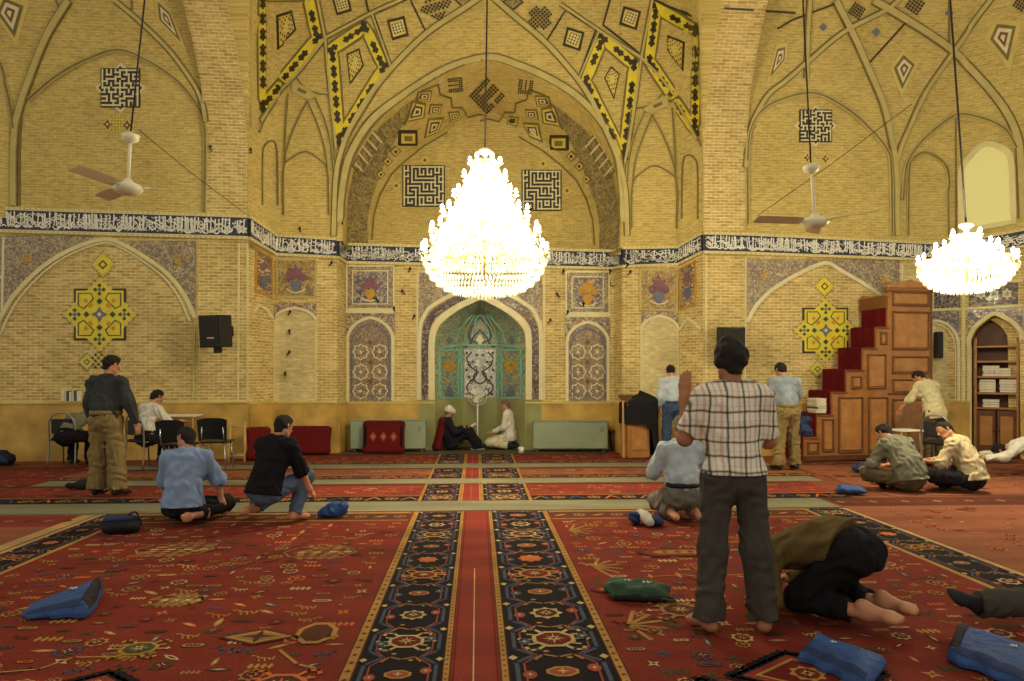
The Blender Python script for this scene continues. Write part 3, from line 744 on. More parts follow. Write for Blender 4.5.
def star_kufic(cx, cy, s):
    R = [[c == '#' for c in r] for r in QD]; N = 17; G = [['.']*N for _ in range(N)]
    for j in range(8):
        for i in range(8):
            if R[j][i]:
                for (a, b) in ((i, j), (N-1-j, i), (N-1-i, N-1-j), (j, N-1-i)): G[b][a] = '#'
    for k in range(N): G[8][k] = '#' if k not in (4, 12) else '.'; G[k][8] = '#' if k not in (4, 12) else '.'
    for sx, sy in ((0, -1), (1, 0), (0, 1), (-1, 0)):
        ax, ay = cx+sx*s*1.0, cy+sy*s*1.0; q = s*.36
        relief(D, [(ax+sx*q, ay+sy*q), (ax-sy*q, ay+sx*q), (ax+sy*q, ay-sx*q)], CREAM, .015)
        relief(D, [(ax+sx*q*.5, ay+sy*q*.5), (ax-sy*q*.5, ay+sx*q*.5), (ax+sy*q*.5, ay-sx*q*.5)], BLACK, .02, False)
    kufic(cx-s, cy-s, cx+s, cy+s, [''.join(r) for r in G])
star_kufic(120.8, 88, 18.6)
for c in ((108, 124.5), (127.5, 125.5)): relief(D, px_star(c[0], c[1], 7, 4.5, 4), YEL2, .012); relief(D, px_star(c[0], c[1], 5.4, 2.8, 4), BROWNG, .02); relief(D, dia(c[0], c[1], 1.3), CREAM, .03, False)
for k in range(5):
    for j in range(6):
        if abs(k-2)/2.5+abs(j-2.5)/3 <= 1.3: relief(D, dia(117+(k-2)*3, 124+(j-2.5)*3, 1.6), YEL if (k+j) % 2 else YEL2, .02, False)
fin('star_script_panel', o_vL, label='star-tipped square of dark and cream brick script')
star_kufic(815.3, 126, 15.3)
for c in ((807, 158), (825, 159)): relief(D, px_star(c[0], c[1], 6, 3.6, 4), YEL2, .012); relief(D, px_star(c[0], c[1], 4.2, 1.8, 4), BROWNG, .02); relief(D, dia(c[0], c[1], 1.2), CREAM, .03, False)
fin('star_script_panel', o_vR, label='star-tipped square of dark and cream brick script')
def rib(pts, w=.1, m=RIB, k=5, lift=.04, line=True):
    P = densify(pts, k); ribbon(D, P, w, m, lift)
    if line: ribbon(D, P, .025, DLINE, lift+.012)
def rib2(pts, w=.11, k=5):
    w *= .82
    """a raised plaster rib with a dark joint along each edge"""
    P = densify(pts, k); ribbon(D, P, w+.05, DLINE, .02); ribbon(D, P, w, RIB, .05)
def kite(pts, m0=DLINE, m1=CREAM, m2=BROWNG):
    c = (sum(p[0] for p in pts)/len(pts), sum(p[1] for p in pts)/len(pts))
    f = lambda k: [(c[0]+(x-c[0])*k, c[1]+(y-c[1])*k) for x, y in pts]
    relief(D, f(1.4), PLASTY, .012); relief(D, f(1.0), m0, .02); relief(D, f(.72), m1, .028, False); relief(D, f(.42), m2, .034, False); relief(D, f(.2), m1, .038, False)
def dots(cx, cy, s, n, m=BLACK, rot=.785, back=None, lift=.02, skip=None):
    c_, s_ = math.cos(rot), math.sin(rot)
    if back: relief(D, [(cx+(a*c_-b*s_)*s*1.1, cy+(a*s_+b*c_)*s*1.1) for a, b in ((-1, -1), (1, -1), (1, 1), (-1, 1))], back, lift)
    for i in range(n):
        for j in range(n):
            if skip and skip(i, j): continue
            a = (i-(n-1)/2)*2*s/n; b = (j-(n-1)/2)*2*s/n; q = s/n*.72
            relief(D, [(cx+((a+p)*c_-(b+r)*s_), cy+((a+p)*s_+(b+r)*c_)) for p, r in ((-q, -q), (q, -q), (q, q), (-q, q))], m, lift+.008, False)
# left bay
rib2([(69, 0), (48, 35), (32, 74), (19, 113), (14.5, 145), (14, 206)]); rib2([(115, 0), (142, 23), (171, 52), (194, 84), (203, 104), (206, 122)], .07)
rib([(29, 100), (58, 76), (87, 60), (120, 50), (152, 63), (178, 81), (194, 100), (204, 120), (206, 152), (205, 212)], .07)
rib([(0, 62), (10, 97), (15, 129)], .05); rib([(56, 0), (62, 12), (70, 0)], .02, DLINE, 3, .02, False); rib([(132, 0), (132, 14)], .03, DLINE, 2, .02, False)
rib([(22, 113), (20, 150), (20, 206)], .03, DLINE, 2, .02, False)
kite([(5, -2), (24, 6), (15, 37), (-2, 13)]); kite([(158, 2), (170, 13), (181, 42), (160, 20)])
fin('vault_ribs', o_vL, label='plaster ribs and small kite-shaped inlays')
# right bay
rib2([(835, 0), (853, 35.5), (866, 64.6), (882, 103), (890, 136), (895, 168), (897, 236)]); rib2([(872.5, 0), (905, 19), (947, 47), (979, 77.5), (1005, 110), (1018, 139), (1021, 168), (1023, 218)], .12)
rib2([(895, 168), (900, 148), (908, 129), (924, 94), (947, 60), (976, 19), (992, -2)], .08); rib2([(745, 168), (750, 129), (766, 97), (785, 81), (808, 61), (843, 32), (885, 10), (900, -2)], .08)
rib2([(809.5, -2), (807.5, 30), (806, 78)], .08, 2)
rib([(747, 225), (747, 152), (753, 122), (772, 103), (811, 93), (843, 107), (866, 126), (885, 148.5), (890, 168), (891, 236)], .08)
rib([(902, 200), (905, 168), (914.5, 148.5), (934, 129), (956.5, 114.6), (982, 118), (1005, 129), (1017, 148)], .07)
rib([(907, 236), (908, 172), (912, 160), (924, 152.5), (943, 164), (948, 184), (949, 238)], .05)
for p in ([(777, 29), (792, 20), (837, 3)], [(809.5, 61), (847, 31)], [(868, 64), (906, 22)], [(847, 31), (836, 4)], [(949, 45), (949, 0)], [(724, 8), (795, 13)], [(956, 118), (956, 236)]): ribbon(D, p, .03, BLACK if p[0][0] < 940 else DLINE, .02)
kite([(903, 55), (914, 64.6), (901.6, 89), (893.5, 68)]); kite([(997, 24), (1016, 26), (1008, 61), (990, 39)]); kite([(777, 49), (785, 47), (784, 60), (770, 77)])
for c in ((823, 27), (876, 32), (949, 13)): relief(D, dia(c[0], c[1], 4), BLUEG, .02)
dots(856, 11, 7, 5, BLACK, .6); dots(914, 5, 8, 5, BLACK, .6); dots(1020, 4, 6, 4, BLACK, .6)
fin('vault_ribs', o_vR, label='plaster ribs and small kite-shaped inlays')
# the hall's squinches: yellow and black banded kites
def chain(pts, w=.19, m=YEL, closed=True):
    """band of yellow tile carrying black stepped crosses"""
    ribbon(D, pts, w+.08, DLINE, .015, closed, 8); ribbon(D, pts, w, m, .03, closed, 8)
    seq = pts+([pts[0]] if closed else []); sp = 15.5
    for a, b in zip(seq[:-1], seq[1:]):
        L = math.hypot(b[0]-a[0], b[1]-a[1]); n = max(1, round(L/sp)); tx, ty = (b[0]-a[0])/L, (b[1]-a[1])/L; h = 3.1
        for k in range(n):
            s = (k+(.5 if k else .0))*L/n if k else 0; x, y = a[0]+tx*s, a[1]+ty*s
            for (u0, u1, v0, v1) in ((-6.4, 6.4, -1.3, 1.3), (-4.6, -1.6, -h, h), (1.6, 4.6, -h, h), (-1.9, 1.9, -2.1, 2.1)):
                q = [(u0, v0), (u1, v0), (u1, v1), (u0, v1)]
                relief(D, [(x+u*tx-v*ty, y+u*ty+v*tx) for u, v in q], BLACK, .036, False)
def checker(pts, n=4):
    c = (sum(p[0] for p in pts)/4, sum(p[1] for p in pts)/4)
    f = lambda k: [(c[0]+(x-c[0])*k, c[1]+(y-c[1])*k) for x, y in pts]
    relief(D, f(1.0), BLACK, .02); relief(D, f(.84), YEL2, .026, False)
    def bil(u, v): return tuple((1-u)*(1-v)*pts[0][k]+u*(1-v)*pts[1][k]+u*v*pts[2][k]+(1-u)*v*pts[3][k] for k in (0, 1))
    for i in range(n*2):
        for j in range(n*2):
            if (i+j) % 2: continue
            u, v, q = .14+.72*i/(2*n-1), .14+.72*j/(2*n-1), .05; m = BROWNG if (i+j) % 4 else BLACK
            relief(D, [bil(u-q, v), bil(u, v-q), bil(u+q, v), bil(u, v+q)], m if abs(u-.5)+abs(v-.5) > .25 else CREAM, .032, False)
for K in ([(261, -6), (308, -6), (317.5, 39), (261.5, 106)], [(332.5, 49), (365.5, 27), (384, 68), (339.5, 140)]): chain(K)
checker([(276, 15), (292, 10), (296.5, 30), (277, 50)]); checker([(346.6, 54), (359.5, 48.5), (364, 66), (350, 85)])
for p in ([(319, 0), (325.6, 37), (369, 13), (365, -4)], [(374, 14.5), (409.6, -2), (426, 32), (391, 66)]): ribbon(D, p, .035, BLACK, .02, p[1][0] > 400)
for c, s in (((398, 28), 11), ((342, 4), 10)):
    relief(D, [(c[0]-s, c[1]-s*.7), (c[0]+s*.6, c[1]-s*1.1), (c[0]+s, c[1]+s*.7), (c[0]-s*.5, c[1]+s*1.15)], BLACK, .02); relief(D, [(c[0]-s*.75, c[1]-s*.5), (c[0]+s*.45, c[1]-s*.8), (c[0]+s*.75, c[1]+s*.5), (c[0]-s*.4, c[1]+s*.85)], YEL2, .026, False)
    dots(c[0], c[1], s*.5, 4, BLACK, -.3)
    dots(c[0], c[1], s*.42, 3, CREAM, -.3, None, .024)
rib2([(325.5, 38), (330, 90), (336.5, 149)], .05); rib2([(325.5, 38), (297, 74), (274, 98), (259, 121)], .05); rib2([(325.5, 38), (318, 0)], .05, 2); rib2([(325.5, 38), (372, 13), (410, -4)], .05)
rib2([(372, 13), (391, 67)], .04, 2); ribbon(D, [(250.5, 126), (250.5, 0)], .04, RIB, .03)
def squinch(mx, dy):
    f = lambda P: [(mx(x), y+dy) for x, y in P]
    rib(f([(295, 76), (305, 88), (316, 93), (330, 95)]), .03, DLINE, 4, .02, False)
    relief(D, f([(293, 82), (300, 84), (318, 96), (310, 100), (292, 92)]), RIB, .05); relief(D, f([(299, 88), (308, 92), (306, 95), (298, 91)]), DLINE, .06, False)
    for P in ([(294, 80), (278, 98), (264, 118), (258, 132)], [(288.5, 94), (286, 130), (285, 161)], [(308, 101), (296, 125), (287, 150), (285, 165)], [(308, 101), (318, 125), (325, 148), (327.5, 168)], [(315, 97), (325, 120), (331, 145), (333.5, 170)], [(329, 96), (333, 130), (335, 160)]): rib(f(P), .05, RIB, 4, .03)
    rib(f([(262, 205), (262, 158), (264, 146), (271, 141), (277, 150), (278, 205)]), .03, DLINE, 3, .02, False)
    rib(f([(284, 215), (284, 170), (290, 160), (306, 152), (320, 160), (328, 172), (329, 215)]), .04, RIB, 4, .03)
    ribbon(D, f([(334, 170), (334.5, 220)]), .04, DLINE, .02)
squinch(lambda x: x, 0)
fin('squinch_tiles', o_vC, label='kite panels edged in yellow and black tile')
for K in ([(656, 7), (697, 30), (696, 131), (649, 61)], [(602.7, 38), (634, 65), (623.5, 157), (585.5, 81)]): chain(K)
checker([(668, 35), (685, 42), (683.5, 71), (667, 50)]); checker([(611, 66), (619.5, 74), (614, 100), (604, 78)])
for p in ([(651, 3), (641.5, 55), (603, 25), (611, -4)], [(565.6, 10), (596, 29), (578.5, 77.5), (546, 42)]): ribbon(D, p, .035, BLACK, .02, p[0][0] < 600)
ribbon(D, [(654, 0), (702, 20)], .03, BLACK, .02)
for c, s in (((573.5, 39), 11), ((630, 18), 11)):
    relief(D, [(c[0]-s*.6, c[1]-s*1.1), (c[0]+s, c[1]-s*.6), (c[0]+s*.6, c[1]+s*1.1), (c[0]-s, c[1]+s*.6)], BLACK, .02); relief(D, [(c[0]-s*.45, c[1]-s*.8), (c[0]+s*.75, c[1]-s*.45), (c[0]+s*.4, c[1]+s*.85), (c[0]-s*.75, c[1]+s*.4)], YEL2, .026, False)
    dots(c[0], c[1], s*.5, 4, BLACK, .4); dots(c[0], c[1], s*.42, 3, CREAM, .4, None, .024)
rib2([(641, 58), (634, 110), (624.5, 163)], .05); rib2([(641, 58), (662, 80), (683, 110), (698, 140)], .05); rib2([(641, 58), (652, 0)], .05, 2); rib2([(641, 58), (598, 30), (560, 4)], .05)
rib2([(599, 31), (578.5, 79)], .04, 2)
squinch(lambda x: 960-x, 14)
fin('squinch_tiles', o_vD, label='kite panels edged in yellow and black tile')
# front of the mihrab bay: arch lines, dotted fields
rib2([(334, 236), (336, 180), (342, 150), (352, 126), (369, 97), (392, 68), (426, 34), (466, 7), (487, -8)], .1); rib2([(627, 236), (625, 190), (618, 160), (602, 123), (584, 88), (548, 45), (512, 14), (487, -8)], .1)
oa = [(x, y-4.5 if y < 190 else y) for x, y in outer_px]
rib([(x-(3.5 if x < 487 else -3.5)*(1 if y > 120 else .5), y-3.5*(1 if y < 190 else 0)) for x, y in outer_px[1:-1]], .12, RIB, 4, .03, False)
rib([(x-(6.5 if x < 487 else -6.5)*(1 if y > 120 else .5), y-6.5*(1 if y < 190 else 0)) for x, y in outer_px[1:-1]], .02, DLINE, 4, .04, False)
rib([(x, y-.8) for x, y in outer_px[1:-1]], .03, DLINE, 4, .03, False)
cross = lambda n: (lambda i, j: (i in (0, n-1) and j in (0, n-1)))
dots(436, 6, 12, 8, BLACK, .5, None, .02, lambda i, j: (i+j) % 5 == 0); dots(540, 18, 12, 8, BLACK, .85, None, .02, lambda i, j: (i < 2 or i > 5) and (j < 2 or j > 5))
relief(D, dia(463, 0, 9, 8), BLACK, .02); relief(D, dia(463, 0, 6.5, 5.5), T_WEAVE, .026, False); relief(D, dia(513, 2, 11, 9), BLACK, .02); relief(D, dia(513, 2, 8.5, 6.5), T_WEAVE, .026, False)
fin('arch_bands', o_mF, label='plaster ribs and dotted brick inlay over the great arch')
# soffit of the great arch
def both(fn):
    fn(lambda x: x, 0); fn(lambda x: 967-x, 5)
def sof(mx, dy):
    def R(P, m, l=.015, s=True): relief(D, [(mx(x), y+dy) for x, y in P], m, l, s)
    def B(P, w, m, l=.02, c=True): ribbon(D, [(mx(x), y+dy) for x, y in P], w, m, l, c, 8)
    lo = [(346, 250), (346.5, 222), (348, 198), (353, 172), (363, 149), (380, 126), (402, 107), (424, 92)]
    hi = [(368, 250), (367, 222), (371, 200), (379, 178), (386, 158), (395, 140), (404, 122), (424, 95)]
    for a, b, c, d in zip(lo[:-1], lo[1:], hi[1:], hi[:-1]):
        for k in range(4):
            t0, t1 = k/4, (k+1)/4; L = lambda p, q, t: (p[0]+(q[0]-p[0])*t, p[1]+(q[1]-p[1])*t)
            R([L(a, b, t0), L(a, b, t1), L(d, c, t1), L(d, c, t0)], T_WEAVE, .01, False)
    # slanted script block and the run of lozenges
    for (x, y, r) in ((357, 166, 0), (362, 158, 1), (366, 151, 2), (371, 144, 3), (376, 137, 4)): B([(x-5, y-6), (x+5, y+5)], .035, CREAM, .03, False)
    B([(352, 165), (374, 131), (381, 137), (359, 174)], .03, DLINE, .03)
    R(rect(398, 130, 417, 145), BLACK, .03); R(rect(400.5, 132.5, 414.5, 142.5), YEL2, .036, False); R(rect(403.5, 135, 411.5, 140), DLINE, .04, False)
    for (x, y, s) in ((395, 151, 6), (387, 161, 5.5), (380, 174, 5)):
        R(dia(x, y, s), DLINE, .02); R(dia(x, y, s*.7), YEL2, .026, False); R(dia(x, y, s*.35), BLACK, .03, False)
    for P in ([(412, 100), (426, 103), (424, 118), (404, 122)], [(418, 91), (432, 90), (430, 101), (415, 100)], [(430, 104), (442, 104), (440, 113), (428, 114)], [(428, 118), (444, 117), (438, 132), (424, 138)], [(448, 112), (458, 111), (461, 119), (450, 122)]):
        c = (sum(p[0] for p in P)/4, sum(p[1] for p in P)/4); f = lambda k: [(c[0]+(x-c[0])*k, c[1]+(y-c[1])*k) for x, y in P]
        R(P, DLINE, .02); R(f(.82), YEL2, .026, False); R(f(.58), BLACK, .03, False); R(f(.4), CREAM, .034, False); R(f(.18), BLACK, .038, False)
    B([(404, 124), (422, 90), (438, 84), (440, 94), (451, 98), (452, 107), (462, 107), (468, 117), (478, 114), (487, 116)], .03, DLINE, .03, False)
    B([(372, 240), (374, 215), (380, 195), (391, 175), (404, 162), (424, 146), (448, 132)], .03, DLINE, .02, False)
both(sof)
dots(455, 84, 7.5, 7, BLACK, -.1, None, .02, lambda i, j: j in (2, 4) and i < 5); dots(526, 86, 7.5, 7, BLACK, .12, None, .02, lambda i, j: i in (2, 4) and j < 5)
dots(487, 95, 13.5, 9, BLACK, .785, None, .02, lambda i, j: (i in (2, 6) and j < 6) or (j == 4 and i > 5))
fin('soffit_inlay', o_mS, label='woven brick and lozenge inlay')
# ------------------------------------------------------------------ dado, window
dz = {0: 402.5}
def dado(i0, i1, m, name, y0=402.5, y1=402.5):
    mb = MB()
    for i in range(i0, i1):
        a, b = W[i], W[i+1]; L = math.hypot(a[0]-b[0], a[1]-b[1]); nx, ny = (b[1]-a[1])/L*.03, -(b[0]-a[0])/L*.03
        za, zb = CH-(402.5-HY)*a[1]/FPX, CH-(402.5-HY)*b[1]/FPX
        segs = [(a, b)]
        if i == 5: segs = [(a, A0), (B0, b)]
        if i == 11: n0, n1 = plane_pt(11, 969.5, 456), plane_pt(11, 1022.5, 456); segs = [(a, n0), (n1, b)]
        for p, q in segs:
            mb.box(((p[0]+q[0])/2+nx, (p[1]+q[1])/2+ny, (za+zb)/4), (math.hypot(q[0]-p[0], q[1]-p[1])+.02, .06, (za+zb)/2), m, Matrix.Rotation(math.atan2(b[1]-a[1], b[0]-a[0]), 3, 'Z'))
            mb.box(((p[0]+q[0])/2+nx*1.3, (p[1]+q[1])/2+ny*1.3, (za+zb)/2), (math.hypot(q[0]-p[0], q[1]-p[1])+.02, .08, .035), PLASTY, Matrix.Rotation(math.atan2(b[1]-a[1], b[0]-a[0]), 3, 'Z'))
    return mb.build(name, kind='structure')
dado(0, 2, DADO, 'baseboard_left'); dado(2, 9, DADO, 'baseboard_back'); dado(9, 12, DADO, 'baseboard_right')
mb = MB(); Pm = [(A0.x, A0.y), (C0.x, 14.77), (D0.x, 14.77), (B0.x, B0.y)]
for p, q in zip(Pm[:-1], Pm[1:]): mb.poly([(p[0], p[1], -.02), (q[0], q[1], -.02), (q[0], q[1], z0m+.02), (p[0], p[1], z0m+.02)], GDADO, [(p[0], 0), (q[0], 0), (q[0], 1), (p[0], 1)])
mb.box((A0.x-.16, A0.y-.03, z0m/2), (.32, .08, z0m), GDADO); mb.box((B0.x+.16, B0.y-.03, z0m/2), (.32, .08, z0m), GDADO)
mb.build('baseboard_niche', kind='structure')
# plaster window, upper right
wm = MB(); wpx = densify([(961, 232), (961, 200), (961, 172), (969, 158), (985.5, 144), (1005, 150), (1011, 161), (1012.5, 190), (1013.5, 222)], 3)
H = [hit(x, y) for x, y in wpx]; c = sum((h[0] for h in H), Vector())/len(H); n = H[3][1]
GLOW = mat('daylit_pane', (212, 206, 140), .5, .02, 1, emit=(206, 202, 128), es=.22)
base = [wm.vert(h[0]+h[1]*.03) for h in H]; ce = wm.vert(c+n*.03)
for i in range(len(base)): wm.face((base[i], base[(i+1) % len(base)], ce), GLOW)
ow = wm.build('window_1', kind='structure', label='arched window glowing pale yellow with daylight')
D = MB(); ribbon(D, wpx, .09, PLAST, .06, True); fin('window_surround', ow)
# ------------------------------------------------------------------ floor and carpets
AX0, AXS = -.19+.05*3.58, -.05          # the red centre line of the hall: x = AX0 + AXS*y
def wool(name, rgb, var=.22):
    if name in MATS: return MATS[name]
    T = NT(name); c = srgb(rgb); b = T.n('ShaderNodeBsdfPrincipled'); b.inputs['Roughness'].default_value = .95; b.inputs['Specular IOR Level'].default_value = .15
    tc = T.n('ShaderNodeTexCoord')
    n1 = T.n('ShaderNodeTexNoise'); n1.inputs['Scale'].default_value = 1.3; n1.inputs['Detail'].default_value = 3
    mp = T.n('ShaderNodeMapping'); mp.inputs['Scale'].default_value = (.5, 2.2, 1); T.l(tc.outputs['Object'], mp.inputs[0]); T.l(mp.outputs[0], n1.inputs['Vector'])
    n2 = T.n('ShaderNodeTexNoise'); n2.inputs['Scale'].default_value = 90; n2.inputs['Detail'].default_value = 2; T.l(tc.outputs['Object'], n2.inputs['Vector'])
    r1 = ramp(T, n1.outputs['Fac'], [(.3, scl(c, 1-var)), (.7, scl(c, 1+var))]); r2 = ramp(T, n2.outputs['Fac'], [(.25, (.62, .62, .62, 1)), (.75, (1.15, 1.15, 1.15, 1))])
    mx = T.n('ShaderNodeMix', data_type='RGBA', blend_type='MULTIPLY'); mx.inputs[0].default_value = .8
    T.l(r1.outputs[0], mx.inputs[6]); T.l(r2.outputs[0], mx.inputs[7]); T.l(mx.outputs[2], b.inputs['Base Color'])
    bp = T.n('ShaderNodeBump'); bp.inputs['Strength'].default_value = .5; bp.inputs['Distance'].default_value = .004; T.l(n2.outputs['Fac'], bp.inputs['Height']); T.l(bp.outputs[0], b.inputs['Normal'])
    T.l(b.outputs[0], T.out.inputs[0]); MATS[name] = T.m; return T.m
R_RED = wool('red_wool', (118, 42, 28)); R_RED2 = wool('bright_red_wool', (130, 50, 36)); R_ORG = wool('faded_orange_wool', (136, 80, 54)); R_BLK = wool('black_wool', (26, 20, 24))
R_GLD = wool('gold_wool', (168, 126, 62)); R_CRM = wool('cream_wool', (186, 160, 108)); R_NAV = wool('slate_blue_wool', (70, 76, 92)); R_BRN = wool('brown_wool', (84, 44, 28))
R_ORA = wool('orange_wool', (196, 104, 50)); R_GRN = wool('olive_wool', (70, 70, 44)); R_TAN = wool('tan_wool', (150, 110, 66)); R_DRD = wool('dark_red_wool', (104, 30, 24)); R_PNK = wool('dusty_red_wool', (150, 70, 56))
R_GREY = wool('grey_green_cloth', (126, 122, 96)); R_GRY2 = wool('grey_mat', (84, 84, 62)); R_LT = wool('pale_border_wool', (176, 142, 92))
class Rug:
    """flat-woven picture: polygons in rug coordinates (u across from the centre line, v along the hall), each layer a hair above the last"""
    def __init__(s, v0, v1, u0, u1, ground, th=.008, skew=0.0, off=0.0):
        s.mb = MB(); s.th = th; s.v0, s.v1, s.u0, s.u1 = v0, v1, u0, u1; s.sk = skew; s.off = off
        P = [s.P(u0, v0, 0), s.P(u1, v0, 0), s.P(u1, v1, 0), s.P(u0, v1, 0)]
        lo = [(p[0], p[1], 0.0005) for p in P]
        s.mb.poly(P, ground)
        for i in range(4): j = (i+1) % 4; s.mb.poly([lo[i], lo[j], P[j], P[i]], ground)
        s.rng = random.Random(int(abs(u0*100)+v0*77)+3)
    def P(s, u, v, L): x = AX0+AXS*v+u+s.off; y = v-AXS*u*0.9+s.sk*u; return (x, y, s.th+L*.0012)
    def poly(s, pts, m, L=1):
        c = [(min(s.u1, max(s.u0, u)), min(s.v1, max(s.v0, v))) for u, v in pts]
        s.mb.poly([s.P(u, v, L) for u, v in c], m)
    def rect(s, u0, v0, u1, v1, m, L=1): s.poly([(u0, v0), (u1, v0), (u1, v1), (u0, v1)], m, L)
    def line(s, pts, w, m, L=2, closed=False):
        seq = pts+([pts[0]] if closed else [])
        for a, b in zip(seq[:-1], seq[1:]):
            d = math.hypot(b[0]-a[0], b[1]-a[1])
            if d < 1e-6: continue
            nx, ny = -(b[1]-a[1])/d*w/2, (b[0]-a[0])/d*w/2; ex, ey = (b[0]-a[0])/d*w*.4, (b[1]-a[1])/d*w*.4
            s.poly([(a[0]+nx-ex, a[1]+ny-ey), (a[0]-nx-ex, a[1]-ny-ey), (b[0]-nx+ex, b[1]-ny+ey), (b[0]+nx+ex, b[1]+ny+ey)], m, L)
    def star(s, u, v, r, r2, n, m, L=2, rot=0, asp=1):
        # a fan of quads, so that the concave outline stays clean
        pts = [(u+(r if k % 2 == 0 else r2)*math.sin(math.pi*k/n+rot), v+asp*(r if k % 2 == 0 else r2)*math.cos(math.pi*k/n+rot)) for k in range(2*n)]
        for k in range(n): s.poly([(u, v), pts[(2*k-1) % (2*n)], pts[2*k], pts[2*k+1]], m, L)
    def octa(s, u, v, a, b, m, L=2, c=.38):
        s.poly([(u-a*c, v-b), (u+a*c, v-b), (u+a, v-b*c), (u+a, v+b*c), (u+a*c, v+b), (u-a*c, v+b), (u-a, v+b*c), (u-a, v-b*c)], m, L)
    def dia(s, u, v, a, b, m, L=2): s.poly([(u-a, v), (u, v-b), (u+a, v), (u, v+b)], m, L)
    # motifs
    def rosette(s, u, v, r, o=R_GLD, i=R_DRD, c=R_CRM, L=3):
        s.star(u, v, r*1.25, r*.95, 8, o, L); s.octa(u, v, r*.78, r*.78, i, L+1); s.star(u, v, r*.55, r*.18, 4, c, L+2); s.star(u, v, r*.5, r*.14, 4, o, L+2, math.pi/4); s.dia(u, v, r*.14, r*.14, R_BLK, L+3)
    def hooked(s, u, v, r, o=R_GLD, i=R_RED2, L=3):
        """octagon medallion with latch-hook arms at its corners"""
        for sx in (1, -1):
            for sy in (1, -1):
                s.line([(u+sx*r*.5, v+sy*r*.8), (u+sx*r*.85, v+sy*r*1.25), (u+sx*r*1.25, v+sy*r*1.3), (u+sx*r*1.35, v+sy*r*1.0)], r*.2, o, L)
                s.line([(u+sx*r*.8, v+sy*r*.5), (u+sx*r*1.2, v+sy*r*.62)], r*.14, o, L)
            s.line([(u+sx*r, v), (u+sx*r*1.55, v)], r*.09, R_CRM, L); s.dia(u+sx*r*1.6, v, r*.16, r*.2, R_CRM, L+1)
        s.octa(u, v, r*1.02, r*.95, o, L+1); s.octa(u, v, r*.82, r*.74, i, L+2); s.star(u, v, r*.6, r*.13, 4, o, L+3); s.star(u, v, r*.5, r*.1, 4, R_CRM, L+4, math.pi/4); s.dia(u, v, r*.1, r*.1, R_BLK, L+5)
    def leaf(s, u, v, l, a, m, L=2):
        c_, s_ = math.cos(a), math.sin(a)
        f = lambda x, y: (u+x*c_-y*s_, v+x*s_+y*c_)
        s.poly([f(-l, 0), f(-l*.3, -l*.28), f(l*.5, -l*.22), f(l, 0), f(l*.5, l*.22), f(-l*.3, l*.28)], m, L)
        s.poly([f(-l*.6, 0), f(0, -l*.12), f(l*.6, 0), f(0, l*.12)], R_CRM if m is not R_CRM else R_RED, L+1)
    def comb(s, u, v, w, h, m, L=2):
        """small dentate bar, the teeth of a flower"""
        s.rect(u-w, v-h*.2, u+w, v+h*.2, m, L); n = 4
        for k in range(n):
            x = u-w+(2*k+1)*w/n; s.rect(x-w*.12, v+h*.2, x+w*.12, v+h, m, L); s.rect(x-w*.12, v-h, x+w*.12, v-h*.2, m, L)
    def bird(s, u, v, r, m, L=2, f=1):
        s.line([(u-f*r, v-r*.4), (u-f*r*.5, v+r*.2), (u+f*r*.2, v), (u+f*r*.5, v+r*.6), (u+f*r*.9, v+r*.5)], r*.24, m, L); s.line([(u-f*r*.3, v), (u-f*r*.5, v-r*.6)], r*.16, m, L); s.line([(u+f*r*.2, v), (u, v-r*.6)], r*.16, m, L)
        s.line([(u-f*r, v-r*.4), (u-f*r*1.1, v+r*.3)], r*.18, m, L)
    def cartouche(s, u, v, r, a, b, L=2):
        s.poly([(u-r*1.3, v), (u-r*.9, v-r*.5), (u+r*.9, v-r*.5), (u+r*1.3, v), (u+r*.9, v+r*.5), (u-r*.9, v+r*.5)], R_BRN, L); s.poly([(u-r*1.15, v), (u-r*.82, v-r*.38), (u+r*.82, v-r*.38), (u+r*1.15, v), (u+r*.82, v+r*.38), (u-r*.82, v+r*.38)], a, L+1)
        s.poly([(u-r*.8, v), (u-r*.6, v-r*.2), (u+r*.6, v-r*.2), (u+r*.8, v), (u+r*.6, v+r*.2), (u-r*.6, v+r*.2)], b, L+2)
        for k in (-1, 0, 1): s.dia(u+k*r*.4, v, r*.12, r*.14, a, L+3)
    def serrate(s, u, v, a, b, m, n=7, L=2, inner=None):
        for sx in (1, -1):
            for sy in (1, -1):
                for k in range(n):
                    t = (k+.5)/n; s.star(u+sx*a*t, v+sy*b*(1-t), a/n*.95, a/n*.5, 4, m, L)
        s.dia(u, v, a*.98, b*.98, m, L)
        if inner: s.dia(u, v, a*.82, b*.82, inner, L+1); s.dia(u, v, a*.66, b*.66, R_GLD, L+2); s.dia(u, v, a*.58, b*.58, R_DRD, L+3); s.rosette(u, v, min(a, b)*.26, L=L+4)
